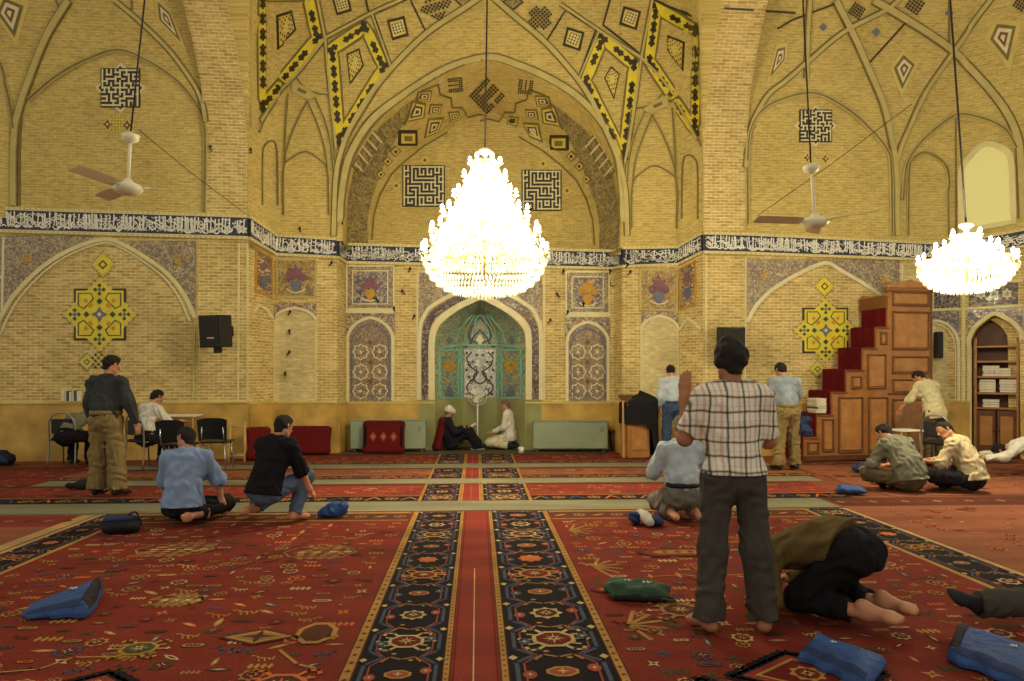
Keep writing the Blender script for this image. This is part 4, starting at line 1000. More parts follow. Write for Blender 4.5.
    def black_border(s, u0, u1, v0, v1, vert=True, step=.62, big=True):
        """black band of medallions joined by angular vines; runs along v (or along u when vert is False)"""
        g = s
        def T(a, b): return (a, b) if vert else (b, a)      # a across, b along
        A0_, A1_, B0_, B1_ = (u0, u1, v0, v1) if vert else (v0, v1, u0, u1)
        p = [T(A0_, B0_), T(A1_, B0_), T(A1_, B1_), T(A0_, B1_)]; s.poly(p, R_BLK, 1)
        c = (A0_+A1_)/2; w = (A1_-A0_)/2; n = max(1, int(round((B1_-B0_)/step))); st = (B1_-B0_)/n
        for k in range(n):
            b = B0_+(k+.5)*st; q = T(c, b); r = min(w*.44, .2)
            if k % 3 == 0 and big: s.hooked(q[0], q[1], r, R_GLD if k % 2 else R_CRM, R_DRD)
            elif k % 3 == 1: s.rosette(q[0], q[1], r*.72, R_CRM if k % 2 else R_ORA, R_BRN if k % 2 else R_ORA)
            else: s.octa(q[0], q[1], r*.7, r*.5, R_GLD, 3); s.octa(q[0], q[1], r*.55, r*.36, R_PNK, 4); s.star(q[0], q[1], r*.3, r*.1, 4, R_CRM, 5)
            for sg in (1, -1):
                s.line([T(c+sg*w*.5, b-st*.48), T(c+sg*w*.84, b-st*.3), T(c+sg*w*.84, b+st*.28), T(c+sg*w*.5, b+st*.48)], w*.085, R_NAV, 2)
                s.line([T(c+sg*w*.42, b-st*.5), T(c+sg*w*.68, b-st*.3), T(c+sg*w*.7, b+st*.25), T(c+sg*w*.42, b+st*.46)], w*.04, R_PNK, 2)
                s.line([T(c, b+st*.42), T(c+sg*w*.3, b+st*.5), T(c+sg*w*.46, b+st*.36)], w*.06, R_TAN, 3)
                q = T(c+sg*w*.62, b+sg*st*.08); s.octa(q[0], q[1], w*.13, w*.17, R_PNK if k % 2 else R_NAV, 4); s.star(q[0], q[1], w*.08, w*.03, 4, R_CRM, 5)
                q = T(c+sg*w*.9, b+st*.42); s.dia(q[0], q[1], w*.1, w*.12, R_CRM, 3)
                q = T(c+sg*w*.22, b+sg*st*.4); s.dia(q[0], q[1], w*.08, w*.06, R_GLD, 3)
    def guard(s, u0, u1, v0, v1, vert=True, m=R_GLD):
        s.rect(u0, v0, u1, v1, m, 2)
        A0_, A1_, B0_, B1_ = (u0, u1, v0, v1) if vert else (v0, v1, u0, u1)
        w = A1_-A0_; n = int((B1_-B0_)/(w*1.5)); c = (A0_+A1_)/2
        for k in range(n):
            b = B0_+(k+.5)*(B1_-B0_)/n; q = (c, b) if vert else (b, c); s.star(q[0], q[1], w*.3, w*.16, 4, (R_DRD, R_BRN, R_RED)[k % 3], 3)
        for a in (A0_+w*.06, A1_-w*.06):
            if vert: s.rect(a-w*.07, v0, a+w*.07, v1, R_BRN, 3)
            else: s.rect(u0, a-w*.07, u1, a+w*.07, R_BRN, 3)
    def field(s, u0, u1, v0, v1, dens=1.0, cols=(R_GLD, R_CRM, R_TAN, R_GRN, R_BRN, R_NAV, R_GLD, R_ORA)):
        rg = s.rng; n = int((u1-u0)*(v1-v0)*32*dens); placed = []
        for _ in range(n*8):
            if len(placed) >= n: break
            u, v = rg.uniform(u0+.08, u1-.08), rg.uniform(v0+.08, v1-.08)
            if any(abs(u-a)*1.0 < .13 and abs(v-b) < .10 for a, b in placed): continue
            placed.append((u, v)); r = rg.uniform(.045, .085); c = rg.choice(cols); k = rg.random()
            if k < .2: s.rosette(u, v, r*.8, c, R_DRD, R_CRM if c is not R_CRM else R_GLD)
            elif k < .4: s.bird(u, v, r, c, 2, rg.choice((1, -1)))
            elif k < .54: s.comb(u, v, r, r*.42, c)
            elif k < .7: s.leaf(u, v, r, rg.choice((0, .6, -.6, 1.57)), c)
            elif k < .84: s.cartouche(u, v, r*.75, c, R_BRN)
            else: s.star(u, v, r*.8, r*.3, 4, c, 2, rg.uniform(0, 1)); s.dia(u, v, r*.2, r*.2, R_BRN, 3)
        return placed
rug_labels = []
def rug_out(r, name, label, cat='rug', group=None):
    o = r.mb.build(name, label=label, category=cat)
    if group: o['group'] = group
    return o
fl = MB(); fl.poly([(-16, -1.5, 0), (14, -1.5, 0), (14, 15.6, 0), (-16, 15.6, 0)], wool('floor_matting', (120, 66, 40))); fl.build('floor', kind='structure')
# the two big rugs nearest the camera
def big_rug(sgn, u_in, u_b0, u_b1, u_f, u_o0, u_o1):
    v0, v1 = 1.2, 7.9
    a, b = sorted((sgn*.135 if sgn > 0 else -.13, sgn*u_o1)); r = Rug(v0, v1, a, b, R_RED2 if False else R_RED)
    S = lambda x, y: tuple(sorted((sgn*x, sgn*y)))
    r.black_border(*S(u_b0, u_b1), v0, v1-.02, True, .44); r.guard(*S(u_in, u_b0), v0, v1); r.guard(*S(u_b1, u_f), v0, v1)
    r.black_border(*S(u_o0, u_o1-.06), v0, v1, True, .5); r.rect(*[S(u_o1-.06, u_o1)[0], v0, S(u_o1-.06, u_o1)[1], v1], R_LT, 2)
    r.rect(S(u_o0-.05, u_o0)[0], v0, S(u_o0-.05, u_o0)[1], v1, R_GLD, 2)
    # border across the far end
    L = 5
    f0, f1 = S(u_f+.02, u_o0-.05)
    r.rect(f0, v1-.42, f1, v1-.08, R_BRN, 1); r.rect(f0, v1-.08, f1, v1, R_TAN, 1); r.rect(f0, v1-.46, f1, v1-.42, R_TAN, 2)
    n = int((f1-f0)/.2)
    for k in range(n):
        u = f0+(k+.5)*(f1-f0)/n; (r.rosette if k % 2 else (lambda *q: r.leaf(q[0], q[1], .09, .5, R_GLD)))(u, v1-.25, .06)
    r.field(f0, f1, v0+.1, v1-.5)
    return r, f0, f1
rl, f0, f1 = big_rug(-1, .13, .17, .63, .70, 3.72, 4.14)
rl.serrate(-1.9, 3.42, .42, .34, R_BLK, 8, 4, R_RED2); rl.serrate(-3.1, 2.6, .5, .5, R_BLK, 8, 4, R_RED2)
for (u, v, r_) in ((-2.65, 6.3, .26), (-1.35, 6.15, .24), (-2.05, 4.9, .14)):
    for q in range(5): rl.comb(u+.02*q, v-r_*.5+q*r_*.25, r_*(1.1-.14*abs(q-2)), .022, (R_TAN, R_GLD, R_CRM)[q % 3], 5)
    rl.line([(u-r_*1.3, v), (u-r_*.9, v-r_*.7), (u+r_*.9, v-r_*.7), (u+r_*1.3, v), (u+r_*.9, v+r_*.7), (u-r_*.9, v+r_*.7)], .022, R_TAN, 5, True)
    rl.comb(u, v+r_*.95, r_*.7, .03, R_TAN, 3); rl.comb(u, v-r_*.8, r_*.7, .03, R_TAN, 3)
rl.dia(-1.28, 4.2, .24, .13, R_BRN, 5); rl.dia(-1.28, 4.2, .2, .105, R_GLD, 6); rl.dia(-1.28, 4.2, .14, .07, R_TAN, 7); rl.star(-1.28, 4.2, .1, .03, 4, R_BRN, 8)
rl.octa(-.95, 4.25, .12, .17, R_GLD, 5); rl.octa(-.95, 4.25, .09, .13, R_BRN, 6); rl.hooked(-.98, 3.55, .13, R_ORA, R_BRN, 5); rl.hooked(-1.9, 4.05, .1, R_GLD, R_GRN, 5)
rl.line([(-1.1, 4.0), (-.95, 3.8), (-.85, 3.75)], .02, R_GLD, 3); rl.line([(-2.6, 3.75), (-2.3, 3.8), (-2.2, 3.95), (-1.9, 3.95)], .016, R_GLD, 3); rl.line([(-1.95, 5.6), (-1.5, 6.6)], .014, R_BRN, 3)
rug_out(rl, 'persian_rug', 'large red patterned rug left of the red centre strip in the foreground')
rr, f0, f1 = big_rug(1, .135, .18, .74, .80, 3.78, 4.26)
rr.serrate(1.15, 3.25, .3, .3, R_BLK, 7, 4, R_RED2); rr.serrate(1.72, 3.55, .42, .3, R_BLK, 9, 4, R_RED2); rr.serrate(3.0, 2.9, .45, .4, R_BLK, 8, 4, R_RED2)
for (u, v, r_) in ((1.75, 6.0, .28), (2.4, 5.2, .2), (1.0, 5.0, .14)): rr.cartouche(u, v, r_, R_RED2, R_GLD, 6)
for (u, v) in ((.93, 6.9), (.95, 5.6), (.95, 4.3)):
    for k in range(6):
        a = -1.2+k*.48; rr.line([(u, v), (u+.22*math.cos(a), v+.26*math.sin(a))], .03, R_TAN, 3); rr.line([(u, v), (u+.16*math.cos(a), v+.2*math.sin(a))], .012, R_GLD, 4)
rr.hooked(1.35, 4.55, .13, R_TAN, R_BRN, 5); rr.line([(1.3, 5.3), (1.6, 5.35), (1.7, 5.3), (2.2, 5.35)], .014, R_GLD, 3)
rug_out(rr, 'persian_rug', 'large red patterned rug right of the red centre strip in the foreground')
# red centre strip
rs = Rug(1.2, 7.92, -.128, .133, R_RED2); rs.rect(-.118, 1.3, -.108, 7.9, R_DRD, 1); rs.rect(.113, 1.3, .123, 7.9, R_DRD, 1); rs.rect(-.012, 1.3, -.004, 5.6, R_CRM, 1)
rs.rect(-.02, 1.3, .006, 5.2, R_PNK, 1) if False else None
rug_out(rs, 'runner', 'plain red centre strip between the two large foreground rugs')
# rugs at the sides
sd = Rug(1.2, 7.88, -9.5, -4.16, R_ORG); sd.field(-9.4, -4.4, 1.4, 7.3, .5, (R_TAN, R_BRN, R_RED, R_GLD)); sd.rect(-9.5, 7.3, -4.16, 7.85, R_RED2, 1); sd.rect(-4.3, 1.2, -4.16, 7.9, R_LT, 2)
for k in range(26): sd.star(-9.3+k*.2, 7.58, .07, .03, 4, (R_TAN, R_BRN)[k % 2], 2)
rug_out(sd, 'persian_rug', 'faded orange rug at the far left edge behind the dark border')
se = Rug(1.2, 8.6, 4.28, 10.5, R_ORG); se.field(4.5, 10.3, 1.4, 7.9, .55, (R_TAN, R_BRN, R_RED, R_ORA)); se.rect(4.3, 8.0, 10.5, 8.55, R_BRN, 1)
for k in range(30): se.star(4.4+k*.2, 8.27, .08, .03, 4, (R_TAN, R_RED)[k % 2], 2)
rug_out(se, 'persian_rug', 'faded orange rug at the right beyond the dark border')
# rows of rugs towards the mihrab, parted by grey-green prayer strips
rows_v = [(7.93, 8.53), (9.88, 10.32), (11.5, 11.98)]
names_ = ['nearest', 'middle', 'farthest']
for k, (a, b) in enumerate(rows_v):
    g = Rug(a, b, -6.1, 4.24 if k == 0 else 5.0, R_GREY, .012); g.rect(-6.1, a, 5.0, a+.015, R_TAN, 1)
    rug_out(g, 'prayer_strip', '%s grey-green cloth strip laid across the %s' % (names_[k], ('rugs behind the kneeling men', 'rear rugs between two red rows', 'rear rugs before the prayer niche')[k]), 'prayer cloth')
for k, (a, b) in enumerate(((8.55, 9.86), (10.34, 11.48), (12.0, 13.4))):
    red = (R_RED2, R_ORG, R_RED)[k]
    for sg, (ui, uo) in ((-1, (.125, 6.15 if k < 2 else 3.9)), (1, (.125, 4.78 if k == 0 else 5.2 if k == 1 else 3.9))):
        u0, u1 = sorted((sg*ui, sg*uo)); g = Rug(a, b, u0, u1, red, off=-.065)
        S = lambda x, y: tuple(sorted((sg*x, sg*y)))
        bo = .60 if sg < 0 else .71; g.black_border(*S(.16, bo), a+.02, b, True, .45); g.guard(*S(.125, .16), a, b); g.guard(*S(bo, bo+.05), a, b)
        f0, f1 = S(bo+.05, uo); g.rect(f0, a, f1, a+.34, R_BLK if k == 0 else R_BRN, 1); g.rect(f0, a+.34, f1, a+.38, R_TAN, 2); g.rect(f0, b-.12, f1, b, R_BRN, 1)
        nn = int((f1-f0)/.22)
        for q in range(nn):
            u = f0+(q+.5)*(f1-f0)/nn
            if q % 2: g.rosette(u, a+.17, .075)
            else: g.line([(u-.09, a+.08), (u, a+.26), (u+.09, a+.1)], .03, (R_TAN, R_ORA, R_NAV)[q % 3], 3)
        g.field(f0, f1, a+.42, b-.14, .7)
        rug_out(g, 'persian_rug', 'red rug in the %s row %s the centre strip' % (('nearest of the three rear', 'middle rear', 'last rear')[k], 'left of' if sg < 0 else 'right of'))
    g = Rug(a, b, -.123, .123, R_RED2, off=-.065); g.rect(-.123, a, -.105, b, R_GLD, 1); g.rect(.105, a, .123, b, R_GLD, 1); g.rect(-.01, a+.1, .01, b-.1, R_PNK, 1)
    rug_out(g, 'runner', 'short red centre strip in the %s row' % ('nearest rear', 'middle rear', 'last rear')[k])
g = Rug(13.43, 14.1, -2.6, 2.5, R_GRY2, .006); g.rect(-2.6, 13.43, 2.5, 13.5, R_BRN, 1); rug_out(g, 'floor_mat', 'dark grey-green matting along the foot of the mihrab wall', 'mat')
for (u0, u1, v0, v1, lab) in ((-12, -6.2, 7.95, 11.9, 'worn red rug in front of the left wall under the chairs'), (5.25, 9.4, 8.65, 12.0, 'worn orange rug before the wooden pulpit and bookcase')):
    g = Rug(v0, v1, u0, u1, R_RED if u0 < 0 else R_ORG); g.field(u0, u1, v0+.1, v1-.1, .45, (R_TAN, R_BRN, R_ORA)); g.rect(u0, v1-.4, u1, v1-.1, R_BRN, 1); g.rect(u0, (v0+v1)/2-.15, u1, (v0+v1)/2+.15, R_BRN, 1)
    for q in range(int((u1-u0)/.25)): g.star(u0+q*.25+.1, (v0+v1)/2, .08, .03, 4, R_TAN, 2)
    rug_out(g, 'persian_rug', lab)
# ------------------------------------------------------------------ people: smooth distance fields meshed by surface nets
def nets(F, org, h):
    s = F < 0; nx, ny, nz = F.shape
    c = [s[i:nx-1+i, j:ny-1+j, k:nz-1+k] for i in (0, 1) for j in (0, 1) for k in (0, 1)]
    cnt = sum(x.astype(np.int8) for x in c); act = (cnt > 0) & (cnt < 8)
    idx = -np.ones(act.shape, dtype=np.int64); A = np.argwhere(act); idx[act] = np.arange(len(A))
    pos = np.zeros((len(A), 3)); num = np.zeros(len(A)); I, J, K = A.T
    corners = [(i, j, k) for i in (0, 1) for j in (0, 1) for k in (0, 1)]
    for a in corners:
        for ax in range(3):
            if a[ax] == 1: continue
            b = list(a); b[ax] = 1
            fa = F[I+a[0], J+a[1], K+a[2]]; fb = F[I+b[0], J+b[1], K+b[2]]; m = (fa < 0) != (fb < 0)
            t = np.where(m, fa/np.where(m, fa-fb, 1), 0)
            q = np.array(a, float)[None, :].repeat(len(A), 0); q[:, ax] = t
            pos[m] += q[m]; num[m] += 1
    V_ = (A+pos/num[:, None])*h+np.array(org)
    quads = []
    for ax in range(3):
        sl0 = [slice(None)]*3; sl1 = [slice(None)]*3; sl0[ax] = slice(0, -1); sl1[ax] = slice(1, None)
        a = s[tuple(sl0)]; b = s[tuple(sl1)]; E = np.argwhere(a != b); o1, o2 = [(1, 2), (2, 0), (0, 1)][ax]
        ok = (E[:, o1] > 0) & (E[:, o2] > 0) & (E[:, o1] < F.shape[o1]-1) & (E[:, o2] < F.shape[o2]-1); E = E[ok]
        if not len(E): continue
        fl_ = a[tuple(E.T)]
        def at(d1, d2): q = E.copy(); q[:, o1] -= d1; q[:, o2] -= d2; return idx[tuple(q.T)]
        Q = np.stack([at(1, 1), at(0, 1), at(0, 0), at(1, 0)], 1); Q[~fl_] = Q[~fl_][:, ::-1]; quads.append(Q)
    return V_, np.concatenate(quads)
def _v(x): return np.array(x, float)
def _n(x): x = _v(x); return x/(np.linalg.norm(x)+1e-12)
class Sdf:
    """smooth union of tapered, optionally flattened capsules; 'cut' planes trim openings"""
    def __init__(s, h, k=.02): s.h = h; s.k = k; s.pr = []; s.sub = []; s.fold = 0; s.seed = 0; s.cuts = []; s.fdir = None; s.bias = 0
    def add(s, a, b, ra, rb=None, fl=None, fk=1.0, flat=False, k=None): s.pr.append((_v(a), _v(b), ra, rb if rb is not None else ra, None if fl is None else _n(fl), fk, flat, k)); return s
    def cut(s, p, n, rad=None): s.cuts.append((_v(p), _n(n), rad))       # removes what lies on the side n points to
    def mesh(s):
        pad = .05+s.k; lo = np.min([np.minimum(p[0], p[1])-max(p[2], p[3]) for p in s.pr], 0)-pad; hi = np.max([np.maximum(p[0], p[1])+max(p[2], p[3]) for p in s.pr], 0)+pad
        n = np.ceil((hi-lo)/s.h).astype(int)+1; S = np.zeros(n)
        ax = [lo[i]+np.arange(n[i])*s.h for i in range(3)]
        for a, b, ra, rb, fl_, fk, flat, kk in s.pr:
            R = max(ra, rb)+s.k*2.6+.012; l = np.maximum(((np.minimum(a, b)-R-lo)/s.h).astype(int), 0); u = np.minimum(((np.maximum(a, b)+R-lo)/s.h).astype(int)+2, n)
            X, Y, Z = np.meshgrid(ax[0][l[0]:u[0]], ax[1][l[1]:u[1]], ax[2][l[2]:u[2]], indexing='ij')
            P = np.stack([X-a[0], Y-a[1], Z-a[2]], -1); ab = b-a; L2 = ab@ab
            t = np.clip((P@ab)/L2, 0, 1) if L2 > 1e-10 else np.zeros(X.shape)
            Q = P-t[..., None]*ab
            if fl_ is not None: q = Q@fl_; Q = Q+(q*(1/fk-1))[..., None]*fl_
            d = np.sqrt((Q*Q).sum(-1))-(ra+(rb-ra)*t)
            if fl_ is not None: d = d*(.5+.5*fk)
            if flat and L2 > 0: d = np.maximum(d, (P-ab)@(ab/math.sqrt(L2)))
            S[l[0]:u[0], l[1]:u[1], l[2]:u[2]] += np.exp(-np.clip(d, -.2, .3)/s.k*1.0)*(d < s.k*2.6+.02)
        F = np.where(S > 0, -s.k*np.log(np.maximum(S, 1e-30)), s.h*2+.05); F = np.minimum(F, .1)
        if s.fold or s.cuts:
            X, Y, Z = np.meshgrid(*ax, indexing='ij')
            if s.fold:
                r = np.random.RandomState(s.seed+5); W_ = np.zeros(F.shape)
                wx = .03*np.sin(Y*21+Z*13+r.rand()*6)+.02*np.sin(X*31+Z*17+r.rand()*6)
                for q in range(5):
                    d = r.randn(3)
                    if s.fdir is not None: d = d-_v(s.fdir)*(d@_v(s.fdir))*.8
                    d = _n(d)*(2*math.pi/r.uniform(.07, .17)); ph = np.sin((X+wx)*d[0]+(Y+wx)*d[1]+(Z-wx)*d[2]+r.rand()*6); W_ += np.abs(ph)**.7*np.sign(ph)
                F = F+s.fold*(W_-s.bias)/2.2
            for p, nn, rad in s.cuts:
                G = (X-p[0])*nn[0]+(Y-p[1])*nn[1]+(Z-p[2])*nn[2]
                if rad is None: F = np.maximum(F, G)
                else:
                    rr = np.sqrt(np.maximum(0, (X-p[0])**2+(Y-p[1])**2+(Z-p[2])**2-G*G)); ok = (rr < rad) & (G < .35); F = np.where(ok, np.maximum(F, G), F)
        F[0], F[-1], F[:, 0], F[:, -1], F[:, :, 0], F[:, :, -1] = .1, .1, .1, .1, .1, .1
        return nets(F, lo, s.h)
def np_mesh(name, parts, m, parent=None, **t):
    """parts: list of (V, quads) joined into one mesh"""
    vs, fs, o = [], [], 0
    for V_, Q in parts: vs.append(V_); fs.append(Q+o); o += len(V_)
    V_ = np.concatenate(vs).astype(np.float32); Q = np.concatenate(fs).astype(np.int32)
    me = bpy.data.meshes.new(name); me.vertices.add(len(V_)); me.vertices.foreach_set('co', V_.ravel()); me.loops.add(len(Q)*4); me.loops.foreach_set('vertex_index', Q.ravel())
    me.polygons.add(len(Q)); me.polygons.foreach_set('loop_start', np.arange(len(Q), dtype=np.int32)*4); me.polygons.foreach_set('loop_total', np.full(len(Q), 4, dtype=np.int32))
    me.polygons.foreach_set('use_smooth', np.ones(len(Q), dtype=bool)); me.update(calc_edges=True); me.validate(); me.materials.append(m)
    o = bpy.data.objects.new(name, me); COL.objects.link(o)
    if parent is not None: o.parent = parent
    for k, v in t.items(): o[k] = v
    return o
def D3(az, el): a, e = math.radians(az), math.radians(el); return _v((math.sin(a)*math.cos(e), math.cos(a)*math.cos(e), math.sin(e)))
def fabric(name, rgb, bump=.5, var=.1): return mat(name, rgb, .9, var, 9, bump, 14, spec=.15)
SKIN = mat('skin_light', (186, 130, 96), .6, .08, 12); SKIN2 = mat('skin_tan', (160, 106, 74), .6, .08, 12)
HAIRM = mat('black_hair', (30, 24, 20), .75, .3, 60, .8, 120); HAIRG = mat('grey_hair', (110, 98, 84), .8, .3, 60, .8, 120); EYEW = mat('eye_white', (220, 210, 196), .3); EYED = mat('eye_dark', (30, 20, 14), .2)
def hand(sd, w, d, pn, side, curl, s=1.0):
    """palm, four jointed fingers and a thumb from its side; w wrist, d pointing direction, pn palm normal, side +1 when the thumb lies towards d x pn"""
    d = _n(d); pn = _n(pn-d*(_v(pn)@d)); ac = np.cross(d, pn)*side
    for k, (off, L, r) in enumerate(((.030, .040, .0092), (.010, .045, .0096), (-.010, .042, .0092), (-.029, .034, .0082))):
        kn = w+d*.092*s+ac*off*s; sd.add(w+d*.012+ac*off*.55*s, kn, .0165*s, .0125*s, pn, .75)
        a = curl*(.6+.12*k); q = kn; dd = d
        for j, f in enumerate((1.0, .68, .5)):
            an = a*(.7 if j == 0 else 1.0); dd = _n(dd*math.cos(an)+pn*math.sin(an)*1.0) if True else dd
            e = q+dd*L*f*s; sd.add(q, e, r*s*(1-.1*j), r*s*(.9-.12*j)); q = e
            pn_ = pn
    t0 = w+d*.03*s+ac*.028*s; t1 = t0+_n(d*.55+ac*.8+pn*.35)*.042*s; t2 = t1+_n(d*.85+ac*.35+pn*(.3+curl*.5))*.032*s; t3 = t2+_n(d+pn*(.3+curl*.7))*.026*s
    sd.add(t0, t1, .016*s, .012*s).add(t1, t2, .012*s, .0105*s).add(t2, t3, .0105*s, .0085*s)
def person(name_label, loc, rot, p, top, bottom, skin=SKIN, hair=HAIRM, H=1.74, h=.011, cat='person', bare=False, extra=None, group=None, curly=0, foot_m=None, beard=False, belt=None, build_=1.0):
    s = H/1.75; lat = _n(p.get('lat', (1, 0, 0))); P = _v(p['P']); u1, u2 = _n(p.get('u1', (0, 0, 1))), _n(p.get('u2', (0, 0, 1)))
    plat = _n(p.get('plat', lat)); f1 = _n(np.cross(u1, plat)); f2 = _n(np.cross(u2, lat))   # forward of hips and chest
    Wst = P+u1*.15*s; Ch = Wst+u2*.19*s; N = Ch+u2*.17*s; nd = _n(p.get('nd', u2)); fd = p.get('fd'); fd = _n(fd) if fd is not None else f2
    Hb = N+nd*.09*s; hu = _n(nd-fd*(nd@fd)); hl = np.cross(fd, hu); Hc = Hb+nd*.085*s+fd*.015*s
    B = build_
    arms, legs = [], []
    for sg, key in ((-1, 'L'), (1, 'R')):
        ua, fa, hd, pn, curl = p['arm'+key]; sh = N-u2*.045*s+lat*sg*.185*s*B; el = sh+_n(ua)*.285*s; wr = el+_n(fa)*.25*s; arms.append((sg, sh, el, wr, _n(hd), _v(pn), curl))
        th, sn, ft = p['leg'+key]; hp = P+plat*sg*.095*s-u1*.03*s; kn = hp+_n(th)*.43*s; an = kn+_n(sn)*.41*s; legs.append((sg, hp, kn, an, _n(ft)))
    body = Sdf(h, .018); body.add(P, Wst, .105*s*B, .095*s*B, f1, .72).add(Wst, Ch, .095*s*B, .112*s*B, f2, .62).add(Ch, N-u2*.05, .112*s, .085*s, f2, .55).add(N-u2*.03, Hb+nd*.03, .055*s, .052*s)
    body.add(arms[0][1], arms[1][1], .042*s)
    for sg, sh, el, wr, hd, pn, curl in arms: body.add(sh, el, .047*s, .040*s).add(el, wr, .039*s, .026*s).add(wr, wr+hd*.03*s, .025*s, .024*s, np.cross(hd, pn) if False else pn, .8)
    for sg, hp, kn, an, ft in legs:
        body.add(hp, kn, .08*s, .056*s).add(kn, an, .053*s, .038*s)
    feetm = []
    for sg, hp, kn, an, ft in legs:
        feet = Sdf(min(h, .007), .012)
        sd_ = _n(an-kn); up = _n(-sd_+ft*(sd_@ft)) if abs(sd_@ft) < .97 else _n(f1); ac = np.cross(ft, up); q = .045*s
        heel = an-up*.035*s-ft*.035*s; ball = an+ft*.12*s-up*.045*s
        feet.add(an+sd_*-.06, an, .038*s, .037*s).add(an, heel, .036*s, .032*s).add(an, ball+up*.012, .034*s, .026*s).add(heel, ball, .032*s, .03*s, up, .8).add(ball-ac*.022*s, ball+ac*.022*s, .024*s, .022*s, up, .75)
        for k in range(5):
            o_ = (k-2)*.0175*s; L = (.05, .046, .042, .037, .032)[k if sg < 0 else 4-k]*s if True else .04
            big = (k == 4) if sg < 0 else (k == 0); L = .052*s if big else (.046-.004*abs(k-(3 if sg < 0 else 1)))*s
            feet.add(ball+ac*o_, ball+ac*o_*1.15+ft*L-up*.006, .0135*s if big else .0105*s, .012*s if big else .009*s)
        feetm.append(feet.mesh())
    head = Sdf(min(h*.7, .007), .011)
    head.add(Hc-fd*.012*s+hu*.025*s, Hc+fd*.008*s+hu*.03*s, .086*s, .084*s, hl, .86).add(Hc+fd*.03*s-hu*.01*s, Hc+fd*.04*s-hu*.065*s, .062*s, .038*s, hl, .9)
    head.add(Hc+fd*.055*s-hu*.085*s, Hc+fd*.062*s-hu*.088*s, .024*s, .02*s).add(Hc-fd*.02*s-hu*.02*s, N+nd*.02*s, .06*s, .052*s)
    for q in (-1, 1): head.add(Hc+hl*q*.05*s-hu*.06*s, Hc+hl*q*.02*s-hu*.09*s+fd*.05*s, .02*s, .015*s)
    nose = Sdf(.0035*max(1, h/.008), .005)
    nose.add(Hc+fd*.088*s+hu*.012*s, Hc+fd*.112*s-hu*.028*s, .008*s, .0115*s).add(Hc+fd*.1*s-hu*.03*s-hl*.012*s, Hc+fd*.1*s-hu*.03*s+hl*.012*s, .008*s)
    nose.add(Hc+fd*.086*s-hu*.052*s-hl*.017*s, Hc+fd*.086*s-hu*.052*s+hl*.017*s, .0085*s, .0085*s, hu, .7).add(Hc+fd*.084*s-hu*.062*s-hl*.013*s, Hc+fd*.084*s-hu*.062*s+hl*.013*s, .0085*s, .0085*s, hu, .7)
    for q in (-1, 1):
        nose.add(Hc+fd*.083*s+hu*.024*s+hl*q*.014*s, Hc+fd*.074*s+hu*.024*s+hl*q*.045*s, .009*s, .007*s)
        e0 = Hc+hl*q*.077*s-hu*.005*s; nose.add(e0+hu*.018*s, e0+hu*.022*s-fd*.012*s, .011*s, .01*s, hl, .5).add(e0+hu*.02*s-fd*.008*s, e0-hu*.022*s, .011*s, .008*s, hl, .5)
    hd_ = Sdf(.0042 if h < .009 else .0055, .0035)
    for sg, sh, el, wr, hd, pn, curl in arms:
        hd_.add(wr-hd*.02, wr+hd*.03*s, .024*s, .026*s, pn, .8); hand(hd_, wr, hd, pn, p.get('thumb'+('L' if sg < 0 else 'R'), 1), curl, s)
    parts = [body.mesh(), head.mesh(), nose.mesh(), hd_.mesh()]
    if bare: parts += feetm
    root = empty('person', loc, rot, label=name_label, category=cat)
    if group: root['group'] = group
    np_mesh('body', parts, skin, root)
    if not bare:
        for fm in feetm: np_mesh('shoe' if foot_m is SHOE else 'sock', [fm], foot_m or mat('dark_sock', (34, 32, 36), .9), root)
    for q in (-1, 1):
        ey = MB(); c = Hc+fd*.078*s+hl*q*.031*s+hu*.004*s; ey.ball(c, .0125*s, EYEW, 8, 6); ey.ball(c+fd*.0085*s, .0062*s, EYED, 6, 4); ey.build('eye', root)
    if hair is not None:
        hr = Sdf(min(h*.75, .0075), .01); hr.add(Hc-fd*.014*s+hu*.03*s, Hc+fd*.006*s+hu*.036*s, .096*s, .092*s, hl, .86).add(Hc-fd*.035*s-hu*.01*s, Hc-fd*.045*s-hu*.055*s, .074*s, .056*s, hl, .95)
        if curly:
            rg = random.Random(5)
            for _ in range(170):
                a, e = rg.uniform(0, 6.28), rg.uniform(-.8, 1.5); v = fd*math.cos(a)*math.cos(e)+hl*math.sin(a)*math.cos(e)*.86+hu*math.sin(e); c = Hc-fd*.012*s+hu*.032*s+v*.08*s; hr.add(c, c+v*.012, .011*s*curly)
        hr.cut(Hc+fd*.05*s+hu*.035*s, fd*1.0-hu*.55); hr.cut(Hc-fd*.03*s-hu*.075*s, -hu*1.0+fd*.15); hr.cut(Hc+fd*.03*s-hu*.035*s, fd*.85-hu*.6)
        hr.fold = .004; hr.seed = 3; np_mesh('hair', [hr.mesh()], hair, root)
    if beard:
        br = Sdf(.007, .01); br.add(Hc+fd*.055*s-hu*.06*s-hl*.03*s, Hc+fd*.055*s-hu*.06*s+hl*.03*s, .034*s, .034*s).add(Hc+fd*.065*s-hu*.09*s, Hc+fd*.06*s-hu*.115*s, .03*s, .02*s)
        br.cut(Hc+fd*.08*s-hu*.045*s, hu); np_mesh('beard', [br.mesh()], HAIRG if beard == 'grey' else HAIRM, root)
    # clothes
    tm, slv, hem = top['m'], top.get('sleeve', 'short'), top.get('hem', .02)
    sh_ = Sdf(h*.9, .022); sh_.fold = top.get('fold', .006); sh_.seed = top.get('seed', 1); sh_.fdir = u2; sh_.bias = 2.2
    loose = top.get('loose', 1.0)*B
    tuck = not top.get('out', hem > 0); hw = .142 if tuck else .176
    sh_.add(P-u1*(hem+(0 if tuck else .06))*s, Wst, hw*s*loose, .150*s*loose, f1, .8 if tuck else .9)
